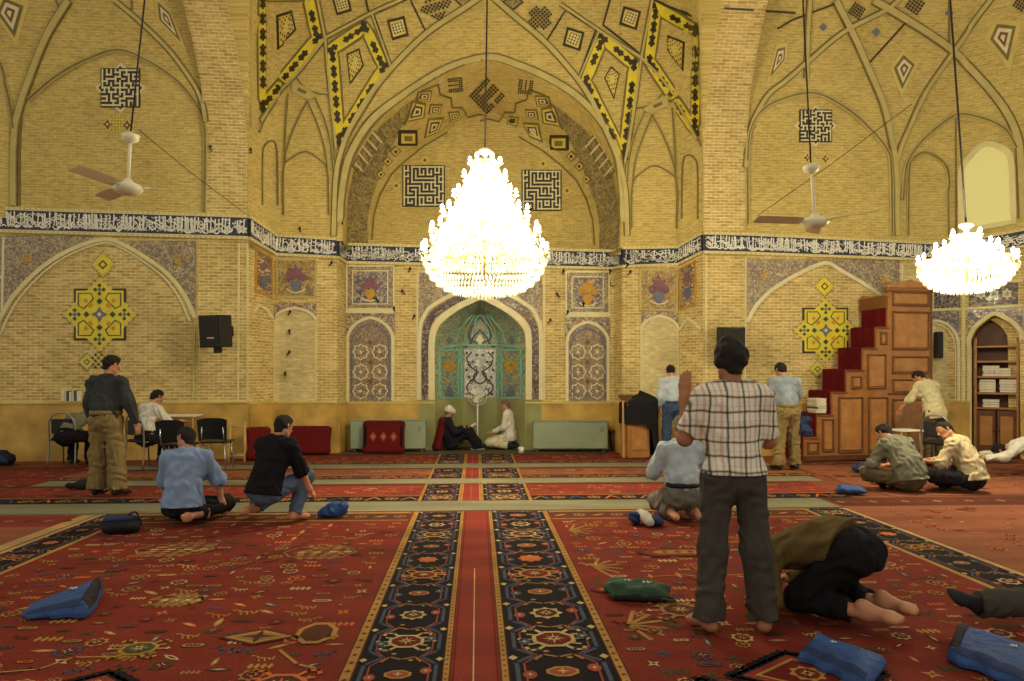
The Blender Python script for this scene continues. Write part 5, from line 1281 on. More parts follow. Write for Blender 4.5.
    if not tuck: sh_.add(P-plat*.06*s-u1*.02*s-f1*.03*s, P+plat*.06*s-u1*.02*s-f1*.03*s, .128*s*B).add(Wst, Ch, .144*s*loose, .158*s*B, f2, .74).add(Ch, N-u2*.07*s, .16*s*B, .12*s*B, f2, .68).add(arms[0][1]+lat*.02, arms[1][1]-lat*.02, .066*s)
    sh_.add(Ch+lat*.06*s, N-u2*.05*s+lat*.09*s, .11*s, .075*s, f2, .8).add(Ch-lat*.06*s, N-u2*.05*s-lat*.09*s, .11*s, .075*s, f2, .8).add(N-u2*.03*s, N+nd*.025*s, .08*s, .064*s, None, 1, True)
    for sg, sh, el, wr, hd, pn, curl in arms:
        if slv == 'short':
            e2 = sh+(el-sh)*.82; sh_.add(sh, e2, .068*s, .072*s, None, 1, True)
        elif slv == 'half':
            sh_.add(sh, el, .066*s, .062*s); sh_.add(el, el+(wr-el)*.12, .06*s, .06*s, None, 1, True)
        elif slv == 'rolled':
            sh_.add(sh, el, .064*s, .056*s); e2 = el+(wr-el)*.35; sh_.add(el, e2, .055*s, .05*s, None, 1, True)
        else:
            sh_.add(sh, el, .064*s, .055*s); sh_.add(el, wr-(wr-el)*.03, .054*s, .042*s, None, 1, True)
    sh_.cut(P-u1*((hem+(.03 if tuck else 0))*s), -u1, .27*s)
    np_mesh(top.get('name', 'shirt'), [sh_.mesh()], tm, root, **({'label': top['label']} if 'label' in top else {}))
    col = MB()
    if top.get('collar', True):
        rr_ = [N+nd*.02*s+(hl*math.cos(a)*.062+f2*math.sin(a)*.06)*s+nd*.008*math.sin(a)*-1 for a in [2*math.pi*k/16 for k in range(16)]]
        r2 = [q+nd*.032*s for q in rr_]; r3 = [q-nd*.002*s+_n(q-N)*.012*s for q in rr_]
        col.grid([[Vector(v) for v in rr_], [Vector(v) for v in r2], [Vector(v) for v in r3]], tm, None, True, True); col.build('collar', root)
    if bottom:
        tr = Sdf(h*.9, .02); tr.fold = bottom.get('fold', .007); tr.seed = bottom.get('seed', 2); wd = bottom.get('wide', 1.0)
        tr.add(P-u1*.02*s, P+u1*.07*s, .15*s*B, (.138 if tuck else .12)*s*B, f1, .84).add(P-plat*.06*s-u1*.02*s-f1*.03*s, P+plat*.06*s-u1*.02*s-f1*.03*s, .105*s*B)
        for sg, hp, kn, an, ft in legs:
            tr.add(hp, kn, .104*s*B, .078*s*wd).add(kn, an-(an-kn)*bottom.get('short', .0)-(an-kn)*0.0, .078*s*wd, bottom.get('hem', .072)*s*wd, None, 1, True)
        tr.cut(P+u1*(.1 if tuck else .04)*s, u1, .165*s*B)
        np_mesh('trousers', [tr.mesh()], bottom['m'], root)
    if tuck and bottom:
        bm = MB(); belt = belt or bottom['m']; lw = max(.156*B, .150*loose); rws = [[Vector(P+u1*(z*s)+(plat*math.cos(a)*(lw+e)+f1*math.sin(a)*(lw*.86+e))*s) for a in [2*math.pi*k/28 for k in range(28)]] for z, e in ((.06, 0), (.065, .006), (.105, .006), (.112, -.004))]
        bm.grid(rws, belt, None, True, True); bm.build('belt', root)
    global LASTH
    LASTH = (Hc, fd, hl, hu)
    mz_ = 9.0
    for ch in root.children:
        if ch.type == 'MESH' and len(ch.data.vertices): q = np.empty(len(ch.data.vertices)*3, dtype=np.float32); ch.data.vertices.foreach_get('co', q); mz_ = min(mz_, float(q[2::3].min()))
    root.location.z = .019-mz_
    return root
SHOE = mat('black_shoe', (22, 20, 20), .5)
UP, DN, FW = (0, 0, 1), (0, 0, -1), (0, 1, 0)
hang = lambda out=8, fwd=6: (D3(90, -90+out)+_v((0, math.sin(math.radians(fwd)), 0)))
def armdown(sg, out=10, fwd=0.12, bend=.25, curl=.5):
    o = math.sin(math.radians(out))*sg
    return ((o, fwd-.1, -1), (o*.5, fwd+bend, -1), (o*.2, fwd+bend, -1), (-sg, .2, 0), curl)
def stand_leg(sg, w=.06, f=0.0, toe=12): return ((sg*w, f, -1), (sg*w*.6, -f*.6-.02, -1), (sg*math.sin(math.radians(toe)), math.cos(math.radians(toe)), 0))
def at(px, py, rot): f = FL(px, py); return (f.x, f.y, .015), math.radians(rot)
FAB = {}
# 1 plaid shirt man
def plaid():
    T = NT('plaid_shirt'); b = T.n('ShaderNodeBsdfPrincipled'); b.inputs['Roughness'].default_value = .9; b.inputs['Specular IOR Level'].default_value = .15
    tc = T.n('ShaderNodeTexCoord'); sp = T.n('ShaderNodeSeparateXYZ')
    nz = T.n('ShaderNodeTexNoise'); nz.inputs['Scale'].default_value = 5; T.l(tc.outputs['Object'], nz.inputs[0])
    mm = T.n('ShaderNodeMix', data_type='RGBA', blend_type='ADD'); mm.inputs[0].default_value = .035; T.l(tc.outputs['Object'], mm.inputs[6]); T.l(nz.outputs['Color'], mm.inputs[7]); T.l(mm.outputs[2], sp.inputs[0])
    base = srgb((222, 214, 200))
    def bands(o, per, stops):
        m = T.n('ShaderNodeMath', operation='MULTIPLY'); m.inputs[1].default_value = 1/per; T.l(o, m.inputs[0])
        f = T.n('ShaderNodeMath', operation='FRACT'); T.l(m.outputs[0], f.inputs[0]); return ramp(T, f.outputs[0], stops, 'CONSTANT')
    W1 = (1, 1, 1, 1); g = srgb((112, 110, 100)); pk = srgb((240, 214, 198)); lg = srgb((206, 204, 196))
    rx = bands(sp.outputs[0], .098, [(0, W1), (.14, pk), (.3, W1), (.44, lg), (.5, g), (.57, lg), (.62, W1), (.8, pk), (.9, W1)])
    rz = bands(sp.outputs[2], .088, [(0, W1), (.25, lg), (.31, g), (.38, lg), (.45, W1), (.7, pk), (.74, W1)])
    a = T.n('ShaderNodeMix', data_type='RGBA', blend_type='MULTIPLY'); a.inputs[0].default_value = 1; T.l(rx.outputs[0], a.inputs[6]); T.l(rz.outputs[0], a.inputs[7])
    c = T.n('ShaderNodeMix', data_type='RGBA', blend_type='MULTIPLY'); c.inputs[0].default_value = 1; T.l(a.outputs[2], c.inputs[6]); c.inputs[7].default_value = base
    T.l(c.outputs[2], b.inputs['Base Color']); n2 = T.n('ShaderNodeTexNoise'); n2.inputs['Scale'].default_value = 12; T.l(tc.outputs['Object'], n2.inputs[0])
    bp = T.n('ShaderNodeBump'); bp.inputs['Strength'].default_value = .5; bp.inputs['Distance'].default_value = .02; T.l(n2.outputs['Fac'], bp.inputs['Height']); T.l(bp.outputs[0], b.inputs['Normal'])
    T.l(b.outputs[0], T.out.inputs[0]); return T.m
GREYT = fabric('grey_trouser_cloth', (70, 64, 58)); KHAKI = fabric('khaki_cloth', (132, 112, 70)); DKSH = fabric('charcoal_shirt', (58, 60, 58)); BLKC = fabric('black_cloth', (24, 22, 26)); BLUSH = fabric('light_blue_shirt', (128, 146, 178)); DKT = fabric('dark_trouser', (34, 30, 32))
JEAN = fabric('denim', (62, 76, 100)); JEAN2 = fabric('washed_denim', (84, 96, 116)); PALESH = fabric('pale_blue_shirt', (176, 186, 190)); WHT = fabric('white_cloth', (212, 206, 188)); CRM = fabric('cream_shirt', (196, 184, 140)); OLV = fabric('grey_olive_shirt', (112, 110, 90)); BRNSH = fabric('olive_brown_shirt', (96, 78, 44)); TANSH = fabric('tan_shirt', (190, 172, 132)); BLUGR = fabric('blue_grey_shirt', (136, 146, 152)); GRYT2 = fabric('light_grey_trouser', (112, 108, 98)); OLT = fabric('olive_trouser', (84, 76, 52)); ROBE = fabric('dark_robe', (30, 28, 34))
l, r = at(733, 634, 0)
person('man in a plaid short-sleeved shirt and dark grey trousers standing with raised hands', l, r,
    dict(P=(0, 0, .95), u1=(0, 0, 1), u2=(.0, .03, 1), nd=(-.02, .12, 1), fd=(-.3, 1, -.08),
         armL=((-.34, .25, -.86), (.06, .3, 1), (.05, .12, 1), (.6, 1, .0), .18), armR=((.22, .2, -.9), (-.05, .75, .75), (0, .2, 1), (-.2, 1, 0), .2), thumbL=-1, thumbR=1,
         legL=((-.06, .02, -1), (-.08, -.05, -1), (-.3, 1, 0)), legR=((.1, -.02, -1), (.1, -.02, -1), (.3, 1, 0))),
    dict(m=plaid(), sleeve='short', hem=-.01, out=True, loose=1.04, fold=.005), dict(m=GREYT, hem=.086, wide=1.05, fold=.006), h=.0085, H=1.74, bare=True, curly=.9, skin=SKIN2, build_=.92)
l, r = at(106, 497, -12)
person('man in a charcoal long-sleeved shirt and khaki trousers standing at the left', l, r,
    dict(P=(0, 0, .95), u2=(.02, .04, 1), nd=(.06, .25, 1), fd=(.35, 1, -.3), armL=armdown(-1, 13), armR=((.32, .12, -1), (.2, .2, -1), (.1, .3, -1), (-1, .2, 0), .6), legL=stand_leg(-1, .05), legR=stand_leg(1, .09, .06)),
    dict(m=DKSH, sleeve='long', hem=.0, loose=1.12, fold=.008), dict(m=KHAKI, hem=.092, wide=1.15, fold=.009), H=1.78, build_=1.12, foot_m=SHOE)
l, r = at(673, 459, 4)
person('man in a pale blue shirt and jeans standing with bowed head beside the draped lectern', l, r,
    dict(P=(0, 0, .93), u2=(0, .14, 1), nd=(0, .6, 1), fd=(0, .8, -.7), armL=armdown(-1, 9, .05, .3), armR=armdown(1, 8, .3, .9), legL=stand_leg(-1), legR=stand_leg(1)),
    dict(m=PALESH, sleeve='long', hem=-.03, fold=.007), dict(m=JEAN, hem=.075), H=1.72)
l, r = at(787, 471, 8)
person('man in a blue-grey short-sleeved shirt and khaki trousers carrying a blue bag', l, r,
    dict(P=(0, 0, .93), u2=(-.03, .16, 1), nd=(-.06, .55, 1), fd=(-.2, .9, -.6), armL=armdown(-1, 12, .35, .9), armR=((.35, .35, -.9), (.25, .7, -.65), (.15, .5, -.9), (-1, .1, -.2), .9), legL=stand_leg(-1, .08), legR=stand_leg(1, .07, .05)),
    dict(m=BLUGR, sleeve='short', hem=-.03, loose=1.08, fold=.007), dict(m=KHAKI, hem=.085, wide=1.1), H=1.74, foot_m=SHOE, build_=1.08)
l, r = at(934, 467, 20)
person('man in a cream short-sleeved shirt standing bent over the small white table', l, r,
    dict(P=(0, 0, .92), u1=(-.05, .12, 1), u2=(-.06, .34, 1), nd=(-.1, .85, .8), fd=(-.2, .7, -.9), armL=((-.25, .45, -.9), (-.1, .75, -.75), (0, .7, -.7), (.8, .1, -.3), .6), armR=((.2, .25, -1), (.1, .8, -.6), (0, 1, -.3), (-1, 0, 0), .5), legL=stand_leg(-1, .06), legR=stand_leg(1, .07)),
    dict(m=CRM, sleeve='half', hem=.12, loose=1.05, fold=.006), dict(m=OLT, hem=.08), H=1.66, foot_m=SHOE)
# kneeling and sitting on the carpets
def kneel(sp=.10, toe=(0, -1, -.12)):
    return dict(legL=((-sp*1.6, 1, -.32), (sp*.9, -1, -.13), toe), legR=((sp*1.6, 1, -.32), (-sp*.9, -1, -.13), toe))
l, r = at(184, 524, 14)
person('man in a light blue shirt sitting sideways on his folded legs, bare feet behind him', l, r,
    dict(P=(0, -.05, .20), u1=(.02, .05, 1), u2=(.06, .16, 1), nd=(-.08, .42, 1), fd=(-.75, .6, -.25), armL=((-.15, .45, -.9), (.2, .9, -.35), (.2, 1, -.1), (.6, 0, -.8), .4), armR=((.42, .3, -.9), (.12, .1, -1), (.1, .5, -.7), (0, -.1, -1), .3),
         legL=((-.1, .95, -.05), (.75, -.75, -.1), (.3, -1, -.1)), legR=((.75, .8, -.1), (-.6, -.9, -.1), (-.7, -.7, -.1))),
    dict(m=BLUSH, sleeve='half', hem=.03, loose=1.08, fold=.008), dict(m=DKT, hem=.07), H=1.74, h=.0095, bare=True)
l, r = at(272, 524, -18)
person('man in a black short-sleeved shirt and washed jeans squatting on the red rug', l, r,
    dict(P=(0, -.1, .25), u1=(.03, .2, 1), u2=(.06, .38, 1), nd=(.06, .5, 1), fd=(.25, 1, -.3), armL=((-.2, .7, -.75), (.1, .9, -.2), (.1, 1, 0), (.4, 0, -1), .4), armR=((.22, .35, -.95), (.1, .45, -.9), (.05, .7, -.6), (-.7, 0, -.5), .4),
         legL=((-.2, .95, -.22), (.12, -1, -.2), (.0, -1, -.1)), legR=((.28, .9, .28), (-.05, -.45, -1), (.3, 1, -.05))),
    dict(m=BLKC, sleeve='half', hem=.06, loose=1.04, fold=.006), dict(m=JEAN2, hem=.068), H=1.72, h=.0095, bare=True)
l, r = at(681, 521, 4)
kp = kneel(.12)
person('man in a very pale blue shirt kneeling with his back to the camera', l, r,
    dict(P=(0, -.05, .22), u1=(0, 0, 1), u2=(.0, .06, 1), nd=(0, .12, 1), fd=(.0, 1, -.25), armL=((-.3, .3, -.95), (.3, 1, -.35), (.2, 1, -.1), (0, 0, -1), .25), armR=((.3, .3, -.95), (-.3, 1, -.35), (-.2, 1, -.1), (0, 0, -1), .25), **kp),
    dict(m=PALESH, sleeve='long', hem=-.05, loose=1.12, fold=.007), dict(m=GRYT2, hem=.07, wide=1.1), H=1.74, h=.0095, bare=True, belt=SHOE, hair=HAIRG, build_=1.1)
def cross_legs(): return dict(legL=((-.75, .8, .12), (1, .15, -.28), (.9, -.2, -.1)), legR=((.75, .8, .12), (-1, .0, -.28), (-.9, -.2, -.1)))
l, r = at(910, 493, 18)
person('man in a grey-olive shirt sitting cross-legged and hunched, seen from behind', l, r,
    dict(P=(0, 0, .14), u1=(-.04, .12, 1), u2=(-.08, .62, .9), nd=(-.1, 1, .75), fd=(-.3, .8, -.6), armL=((-.42, .3, -.95), (.45, .8, -.35), (.5, 1, 0), (0, 0, -1), .5), armR=((.4, .35, -.95), (-.4, .85, -.3), (-.4, 1, 0), (0, 0, -1), .5), **cross_legs()),
    dict(m=OLV, sleeve='half', hem=.03, loose=1.12, fold=.009), dict(m=OLT, hem=.075, wide=1.1), H=1.76, build_=1.08)
l, r = at(972, 493, 38)
person('man in a tan shirt sitting on the floor with his face turned left', l, r,
    dict(P=(0, 0, .14), u1=(0, .12, 1), u2=(-.03, .5, .95), nd=(-.1, .75, .85), fd=(-.75, .5, -.3), armL=((-.3, .35, -.9), (.35, .95, .0), (0, 1, .2), (0, 0, -1), .5), armR=((.35, .35, -.9), (-.3, .9, .0), (-.2, 1, 0), (0, 0, -1), .5), **cross_legs()),
    dict(m=TANSH, sleeve='half', hem=.03, loose=1.1, fold=.009), dict(m=DKT, hem=.075, wide=1.1), H=1.74)
# prostrating man
l, r = at(843, 623, 40)
person('barefoot man in an olive-brown shirt and black trousers bowed to the rug', l, r,
    dict(P=(0, -.05, .32), u1=(-.02, .9, .22), u2=(-.05, 1, -.42), nd=(0, .75, -.75), fd=(0, -.35, -1), armL=((-.45, -.3, -.7), (.7, .6, -.35), (.6, 1, -.05), (0, 0, -1), .12), armR=((.6, -.25, -.6), (-.25, .85, -.3), (-.1, 1, -.05), (0, 0, -1), .12),
         legL=((-.16, .72, -.8), (.07, -1, -.0), (.1, -1, -.3)), legR=((.16, .72, -.8), (-.07, -1, -.0), (-.1, -1, -.3))),
    dict(m=BRNSH, sleeve='long', hem=-.06, out=True, loose=1.0, fold=.008, name='shirt'), dict(m=BLKC, hem=.066, wide=1.1, short=.25), H=1.74, h=.0085, bare=True, skin=SKIN, build_=1.1)
# man at the right edge, one stockinged leg stretched out
person('person at the right edge in grey trousers stretching out a dark-socked foot', (3.78, 4.25, .015), math.radians(58),
    dict(P=(0, 0, .14), u2=(-.05, -.35, 1), nd=(0, 0, 1), fd=(-.3, 1, -.1), armL=((-.3, -.4, -.9), (-.1, -.3, -1), (0, -.6, -.5), (0, 0, -1), .2), armR=((.3, .5, -.8), (0, .9, -.2), (0, 1, 0), (0, 0, -1), .3),
         legL=((-.30, 1, .0), (-.42, 1, -.08), (-.5, .6, .5)), legR=((.75, .7, .15), (-.9, .1, -.3), (-.9, .2, 0))),
    dict(m=OLV, sleeve='long', hem=.03), dict(m=GREYT, hem=.075, wide=1.1), H=1.76)
# far right, white-clad
l, r = at(1052, 476, 62)
person('person in white bowed low on the carpet near the bookcase', l, r,
    dict(P=(0, 0, .26), u1=(0, .95, .1), u2=(0, 1, -.3), nd=(0, 1, -.3), fd=(0, .5, -.8), armL=((-.5, .7, -.5), (0, 1, -.1), (0, 1, 0), (0, 0, -1), .2), armR=((.4, .7, -.5), (0, 1, -.1), (0, 1, 0), (0, 0, -1), .2), legL=((-.14, .4, -.7), (.05, -1, -.1), (0, -1, -.2)), legR=((.14, .4, -.7), (-.05, -1, -.1), (0, -1, -.2))),
    dict(m=WHT, sleeve='long', hem=.03, loose=1.1), dict(m=OLV, hem=.07), H=1.7)
# on chairs at the left
l, r = at(146, 470, -28)
person('man in a white shirt seated on a chair at the small white desk', l, r,
    dict(P=(0, 0, .55), u1=(0, .05, 1), u2=(0, .24, 1), nd=(0, .6, 1), fd=(.1, .9, -.5), armL=((-.25, .6, -.8), (.1, 1, .0), (.1, 1, 0), (0, 0, -1), .4), armR=((.25, .5, -.85), (0, 1, .05), (-.1, 1, 0), (0, 0, -1), .4),
         legL=((-.15, 1, -.02), (0, -.05, -1), (-.1, 1, 0)), legR=((.15, 1, -.02), (0, -.1, -1), (.1, 1, 0))),
    dict(m=WHT, sleeve='half', hem=.0, loose=1.12, fold=.007), dict(m=DKT, hem=.075), H=1.72, foot_m=SHOE)
l, r = at(69, 468, 2)
person('person in a grey-olive shirt seated on the metal chair behind the standing man', l, r,
    dict(P=(0, -.04, .55), u1=(.05, .35, 1), u2=(.1, 1, .55), nd=(.1, 1, -.1), fd=(0, .3, -1), armL=((-.2, .6, -.8), (.1, 1, -.2), (0, 1, 0), (0, 0, -1), .4), armR=((.2, .6, -.8), (-.1, 1, -.2), (0, 1, 0), (0, 0, -1), .4),
         legL=((-.12, 1, -.02), (0, -.05, -1), (-.1, 1, 0)), legR=((.12, 1, -.02), (0, -.1, -1), (.1, 1, 0))),
    dict(m=OLV, sleeve='long', hem=.0, loose=1.05), dict(m=BLKC, hem=.075), H=1.7, foot_m=SHOE)
# before the mihrab
l, r = at(453, 450.5, -80)
cl = person('elderly cleric in a white turban and dark robe sitting propped on the red bolster, reading', l, r,
    dict(P=(0, 0, .15), u1=(0, -.5, 1), u2=(0, -.2, 1), nd=(0, .3, 1), fd=(.1, .9, -.45), armL=((-.3, .5, -.7), (.3, .85, .25), (.3, 1, 0), (.3, 0, 1), .4), armR=((.3, .5, -.7), (-.3, .85, .25), (-.3, 1, 0), (-.3, 0, 1), .4),
         legL=((-.15, .8, .55), (.05, .55, -.8), (0, 1, .2)), legR=((.15, .75, .6), (-.05, .5, -.82), (0, 1, .2))),
    dict(m=ROBE, sleeve='long', hem=.12, loose=1.3, name='robe'), dict(m=ROBE, hem=.1, wide=1.3), H=1.52, hair=HAIRG, beard='grey', foot_m=mat('dark_sock', (34, 32, 36), .9))
Hc_, fd_, hl_, hu_ = LASTH; tb = Sdf(.009, .008)
for (z, R_) in ((.022, .092), (.05, .096), (.078, .084), (.1, .055)):
    prev = None
    for k in range(13):
        a = 2*math.pi*k/12; q = Hc_-fd_*.012+hl_*R_*.86*math.cos(a)+fd_*R_*math.sin(a)+hu_*(z+.015*math.sin(a+z*30))
        if prev is not None: tb.add(prev, q, .022)
        prev = q
TURB = np_mesh('turban', [tb.mesh()], WHT, cl)
PAPER = mat('book_paper', (220, 212, 186), .8, .08, 20)
bk = MB(); bk.box((-.05, 0, 0), (.1, .15, .012), PAPER, Matrix.Rotation(.25, 3, 'Y')); bk.box((.05, 0, 0), (.1, .15, .012), PAPER, Matrix.Rotation(-.25, 3, 'Y'))
bk.build('open_book', None, (cl.location.x+.40, cl.location.y-.02, .50), math.radians(-80), label='open book held by the cleric in the white turban', category='book').rotation_euler = (.6, 0, math.radians(-80))
l, r = at(506, 449.5, 82)
person('grey-haired man in a white shirt kneeling upright facing the cleric', l, r,
    dict(P=(0, -.05, .24), u1=(0, .0, 1), u2=(0, .04, 1), nd=(0, .3, 1), fd=(0, 1, -.3), armL=((-.15, .25, -1), (.15, .9, -.4), (.1, 1, -.1), (.3, 0, -1), .3), armR=((.15, .25, -1), (-.15, .9, -.4), (-.1, 1, -.1), (-.3, 0, -1), .3), **kneel(.08)),
    dict(m=WHT, sleeve='long', hem=.12, loose=1.06), dict(m=fabric('cream_trouser', (204, 192, 156)), hem=.075, wide=1.15), H=1.58, hair=HAIRG)
CH_E = 125; CH_E2 = 120
# ------------------------------------------------------------------ furniture and things
WOODM = mat('moulding_wood', (116, 74, 38), .5, .15, 6); WOOD = mat('honey_wood', (158, 106, 52), .45, .2, 5, .1, 30, coat=.2); WOOD2 = mat('honey_wood_panel', (168, 116, 60), .45, .2, 7, .1, 30, coat=.2); WOODD = mat('dark_wood', (92, 54, 28), .5, .2, 6); PINE = mat('pine_wood', (186, 150, 90), .6, .12, 6)
REDC = mat('maroon_carpet', (92, 18, 24), .95, .25, 12, .6, 120, spec=.1); REDC2 = mat('red_kilim', (100, 26, 26), .95, .25, 30, .6, 150, spec=.1)
STEEL = mat('brushed_steel', (150, 148, 140), .35, .05, 4, metal=.8); CHROME = mat('chrome', (200, 198, 190), .2, .03, 4, metal=.9); IRON = mat('black_iron', (40, 34, 28), .5, .1, 8)
PLK = mat('black_plastic', (28, 28, 30), .45, .1, 8); SPK = mat('speaker_black', (38, 36, 34), .6, .1, 8); SPG = mat('speaker_grille', (50, 48, 42), .8, .3, 180, .6, 200)
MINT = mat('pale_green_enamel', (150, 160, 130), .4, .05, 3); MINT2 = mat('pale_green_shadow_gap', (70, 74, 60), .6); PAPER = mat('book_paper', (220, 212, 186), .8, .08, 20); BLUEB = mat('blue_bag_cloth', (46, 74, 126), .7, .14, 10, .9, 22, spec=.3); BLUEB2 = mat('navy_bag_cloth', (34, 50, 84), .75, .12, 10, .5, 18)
GRNB = mat('green_bag_cloth', (48, 70, 50), .75, .12, 10, .5, 18); BLKB = mat('black_bag_cloth', (26, 26, 30), .8, .1, 10, .5, 18); WHT2 = mat('white_plastic', (226, 222, 206), .4, .03, 5)
def rotz(a): return Matrix.Rotation(a, 3, 'Z')
# wooden pulpit -----------------------------------------------------------------
mo = FL(804.7, 462.6); aang = .19
mroot = empty('pulpit', (mo.x, mo.y, .02), aang, label='tall honey-coloured wooden pulpit with steps carpeted in maroon', category='pulpit')
ca, sa = math.cos(aang), math.sin(aang)
def ma(px):      # distance along the pulpit's front for a picture column
    t = (px-CX)/FPX; return (t*mo.y-mo.x)/(ca-t*sa)
def mz(px, py): a = ma(px); return CH-(py-HY)*(mo.y+a*sa)/FPX-.02
MW = .72
steps = [(804.7, 818, 437.4), (818, 832.6, 415), (832.6, 847, 392), (847, 863.4, 370), (863.4, 876.6, 348), (876.6, 888, 327)]
body_ = MB(); car = MB()
for (x0, x1, yt) in steps:
    a0, a1, z = ma(x0), ma(x1), mz(x0, yt); body_.box(((a0+a1)/2, MW/2, z/2), (a1-a0, MW, z), WOOD)
body_.build('stair_body', mroot)
for k, (x0, x1, yt) in enumerate(steps):
    c = MB(); a0, a1, z = ma(x0), ma(x1), mz(x0, yt); zb = mz(steps[k-1][0], steps[k-1][2]) if k else 0
    c.box((a0-.012, MW/2+.0, (z+zb)/2+.012), (.024, MW-.1, z-zb+.024), REDC, None, .008); c.box(((a0+a1)/2-.01, MW/2, z+.012), (a1-a0+.02, MW-.1, .024), REDC, None, .008); c.build('stair_carpet', mroot)
tw = MB(); a0, a1 = ma(888), ma(932.5); zt = mz(895, 288)
tw.box(((a0+a1)/2, .03, zt/2), (a1-a0, .06, zt), WOOD); tw.box((a1-.03, MW/2, zt/2), (.06, MW, zt), WOOD)
tw.build('tower', mroot)
c = MB(); zs0, zs1 = mz(888, 327), mz(888, 308); c.box((a0-.012, MW/2, (zs0+zs1)/2), (.024, MW-.1, zs1-zs0), REDC, None, .008); c.box((a0+.25, MW/2, zs1), (.5, MW-.1, .024), REDC); c.build('seat_carpet', mroot)
c = MB(); zs2 = mz(888, 295); c.box((a0-.01, MW/2, (zs1+zs2)/2), (.04, MW-.02, zs2-zs1), WOODM, None, .008); c.box((a0-.01, MW/2, zs2), (.07, MW, .03), WOOD2, None, .008); c.box((a0+.25, MW-.03, (zs1+zs2)/2-.1), (.5, .04, zs2-zs1+.3), WOODM); c.build('seat_board', mroot)
cr = MB(); cr.box(((a0+a1)/2, .04, zt+.03), (a1-a0+.06, .14, .07), WOOD2, None, .02); cr.box(((a0+a1)/2, .03, zt-.05), (a1-a0+.03, .1, .035), WOODM, None, .01)
pr = [(a0+.05, zt+.06), (a0+.2, zt+.1), ((a0+a1)/2, zt+.16), (a1-.2, zt+.1), (a1-.05, zt+.06)]
n0 = [cr.vert((x, 0, z)) for x, z in pr]; n1 = [cr.vert((x, .05, z)) for x, z in pr]; cr.face(n0, WOOD2); cr.face(n1[::-1], WOOD2)
for i in range(5): j = (i+1) % 5; cr.face((n0[j], n0[i], n1[i], n1[j]), WOOD2)
cr.build('cornice', mroot)
def mpanel(x0, y0, x1, y1):
    p = MB(); A0_, A1_ = ma(x0), ma(x1); zt_, zb_ = mz(x0, y0), mz(x0, y1); c = (A0_+A1_)/2; zc = (zt_+zb_)/2; w, h = A1_-A0_, zt_-zb_; t = .03
    for (cx, cz, sx, sz) in ((c, zt_-t/2, w, t), (c, zb_+t/2, w, t), (A0_+t/2, zc, t, h), (A1_-t/2, zc, t, h)): p.box((cx, -.012, cz), (sx, .036, sz), WOODM, None, .008)
    p.box((c, -.008, zc), (w-2.6*t, .03, h-2.6*t), WOOD2, None, .014); p.build('panel', mroot)
for q in ((838, 397, 863, 453), (868, 397, 888, 453), (867, 354, 886, 389), (851, 376, 862, 389), (880, 332, 887, 345), (892, 291, 929, 306), (892, 311, 929, 350), (892, 356, 929, 374), (892, 379, 929, 394), (892, 399, 929, 453), (822, 419, 834, 452), (807, 442, 819, 454)): mpanel(*q)
for (x0, x1, yt) in steps+[(888, 932.5, 393)]:
    A0_, A1_ = ma(x0), ma(x1); z = mz(x0, yt); bs = MB(); bs.box(((A0_+A1_)/2, -.012, z-.012), (A1_-A0_+.02, .03, .03), WOODM, None, .006); bs.build('moulding', mroot)
bs = MB(); bs.box(((ma(932.5)+ma(804.7))/2, -.015, .05), (ma(932.5)-ma(804.7)+.04, .04, .1), WOODD, None, .01); bs.build('plinth', mroot)
# books on its lower step
bx_, by_, bz_ = ma(825), .2, mz(818, 415)+.03
def wp(a, w, z): return Vector((mo.x+a*ca-w*sa, mo.y+a*sa+w*ca, z+.02))
def book(loc, size, rot, col, lab, group=None, tilt=0, page=PAPER):
    r = MB(); w, d, h = size; R = Matrix.Identity(3)
    r.box((0, 0, h*.06), (w, d, h*.12), col); r.box((0, 0, h*.94), (w, d, h*.12), col); r.box((-w/2+w*.02, 0, h/2), (w*.04, d, h), col)
    o = r.build('book', None, loc, rot, label=lab, category='book')
    if tilt: o.rotation_euler = (tilt, 0, rot)
    if group: o['group'] = group
    p = MB(); p.box((.004, 0, h/2), (w*.94, d*.94, h*.76), page); p.build('pages', o); return o
bcol = [PAPER, mat('book_green', (70, 84, 60), .6), mat('book_red', (110, 40, 34), .6), mat('book_cream', (200, 190, 150), .6), mat('book_blue', (60, 70, 100), .6)]
z = bz_
for k in range(7):
    book(wp(bx_-.02, by_, z), (.2, .27, .036), aang+.05*((k*7) % 5-2), bcol[(3, 0, 1, 3, 0, 3, 0)[k]], 'book in the pale stack on the lower pulpit step, %s' % ('at the very bottom', 'second from the bottom', 'third from the bottom', 'in the middle', 'third from the top', 'second from the top', 'topmost')[k], 'books stacked on the pulpit step'); z += .037
# bookcase in the niche -----------------------------------------------------------
q0, q1 = plane_pt(11, 974.2, 456), plane_pt(11, 1019, 456); q0.z = q1.z = 0; ux = (q1-q0); BWd = ux.length; ux.normalize(); bang = math.atan2(ux.y, ux.x); uy = Vector((-ux.y, ux.x, 0))
broot = empty('bookcase', (q0.x+uy.x*.04, q0.y+uy.y*.04, .01), bang, label='brown wooden bookcase built into the arched niche', category='bookcase')
dm = (q0.y+q1.y)/2+.04
def bz(py): return CH-(py-HY)*dm/FPX
BDp = .42
f = MB(); ht = bz(322)
f.box((BWd/2, BDp, ht/2), (BWd, .03, ht), WOODD); f.box((.02, BDp/2, bz(338)/2), (.04, BDp, bz(338)), WOOD); f.box((BWd-.02, BDp/2, bz(338)/2), (.04, BDp, bz(338)), WOOD); f.build('carcass', broot)
for py in (347, 362, 377.6, 394, 409): s_ = MB(); s_.box((BWd/2, BDp/2, bz(py)), (BWd-.08, BDp-.02, .035), WOOD); s_.build('shelf', broot)
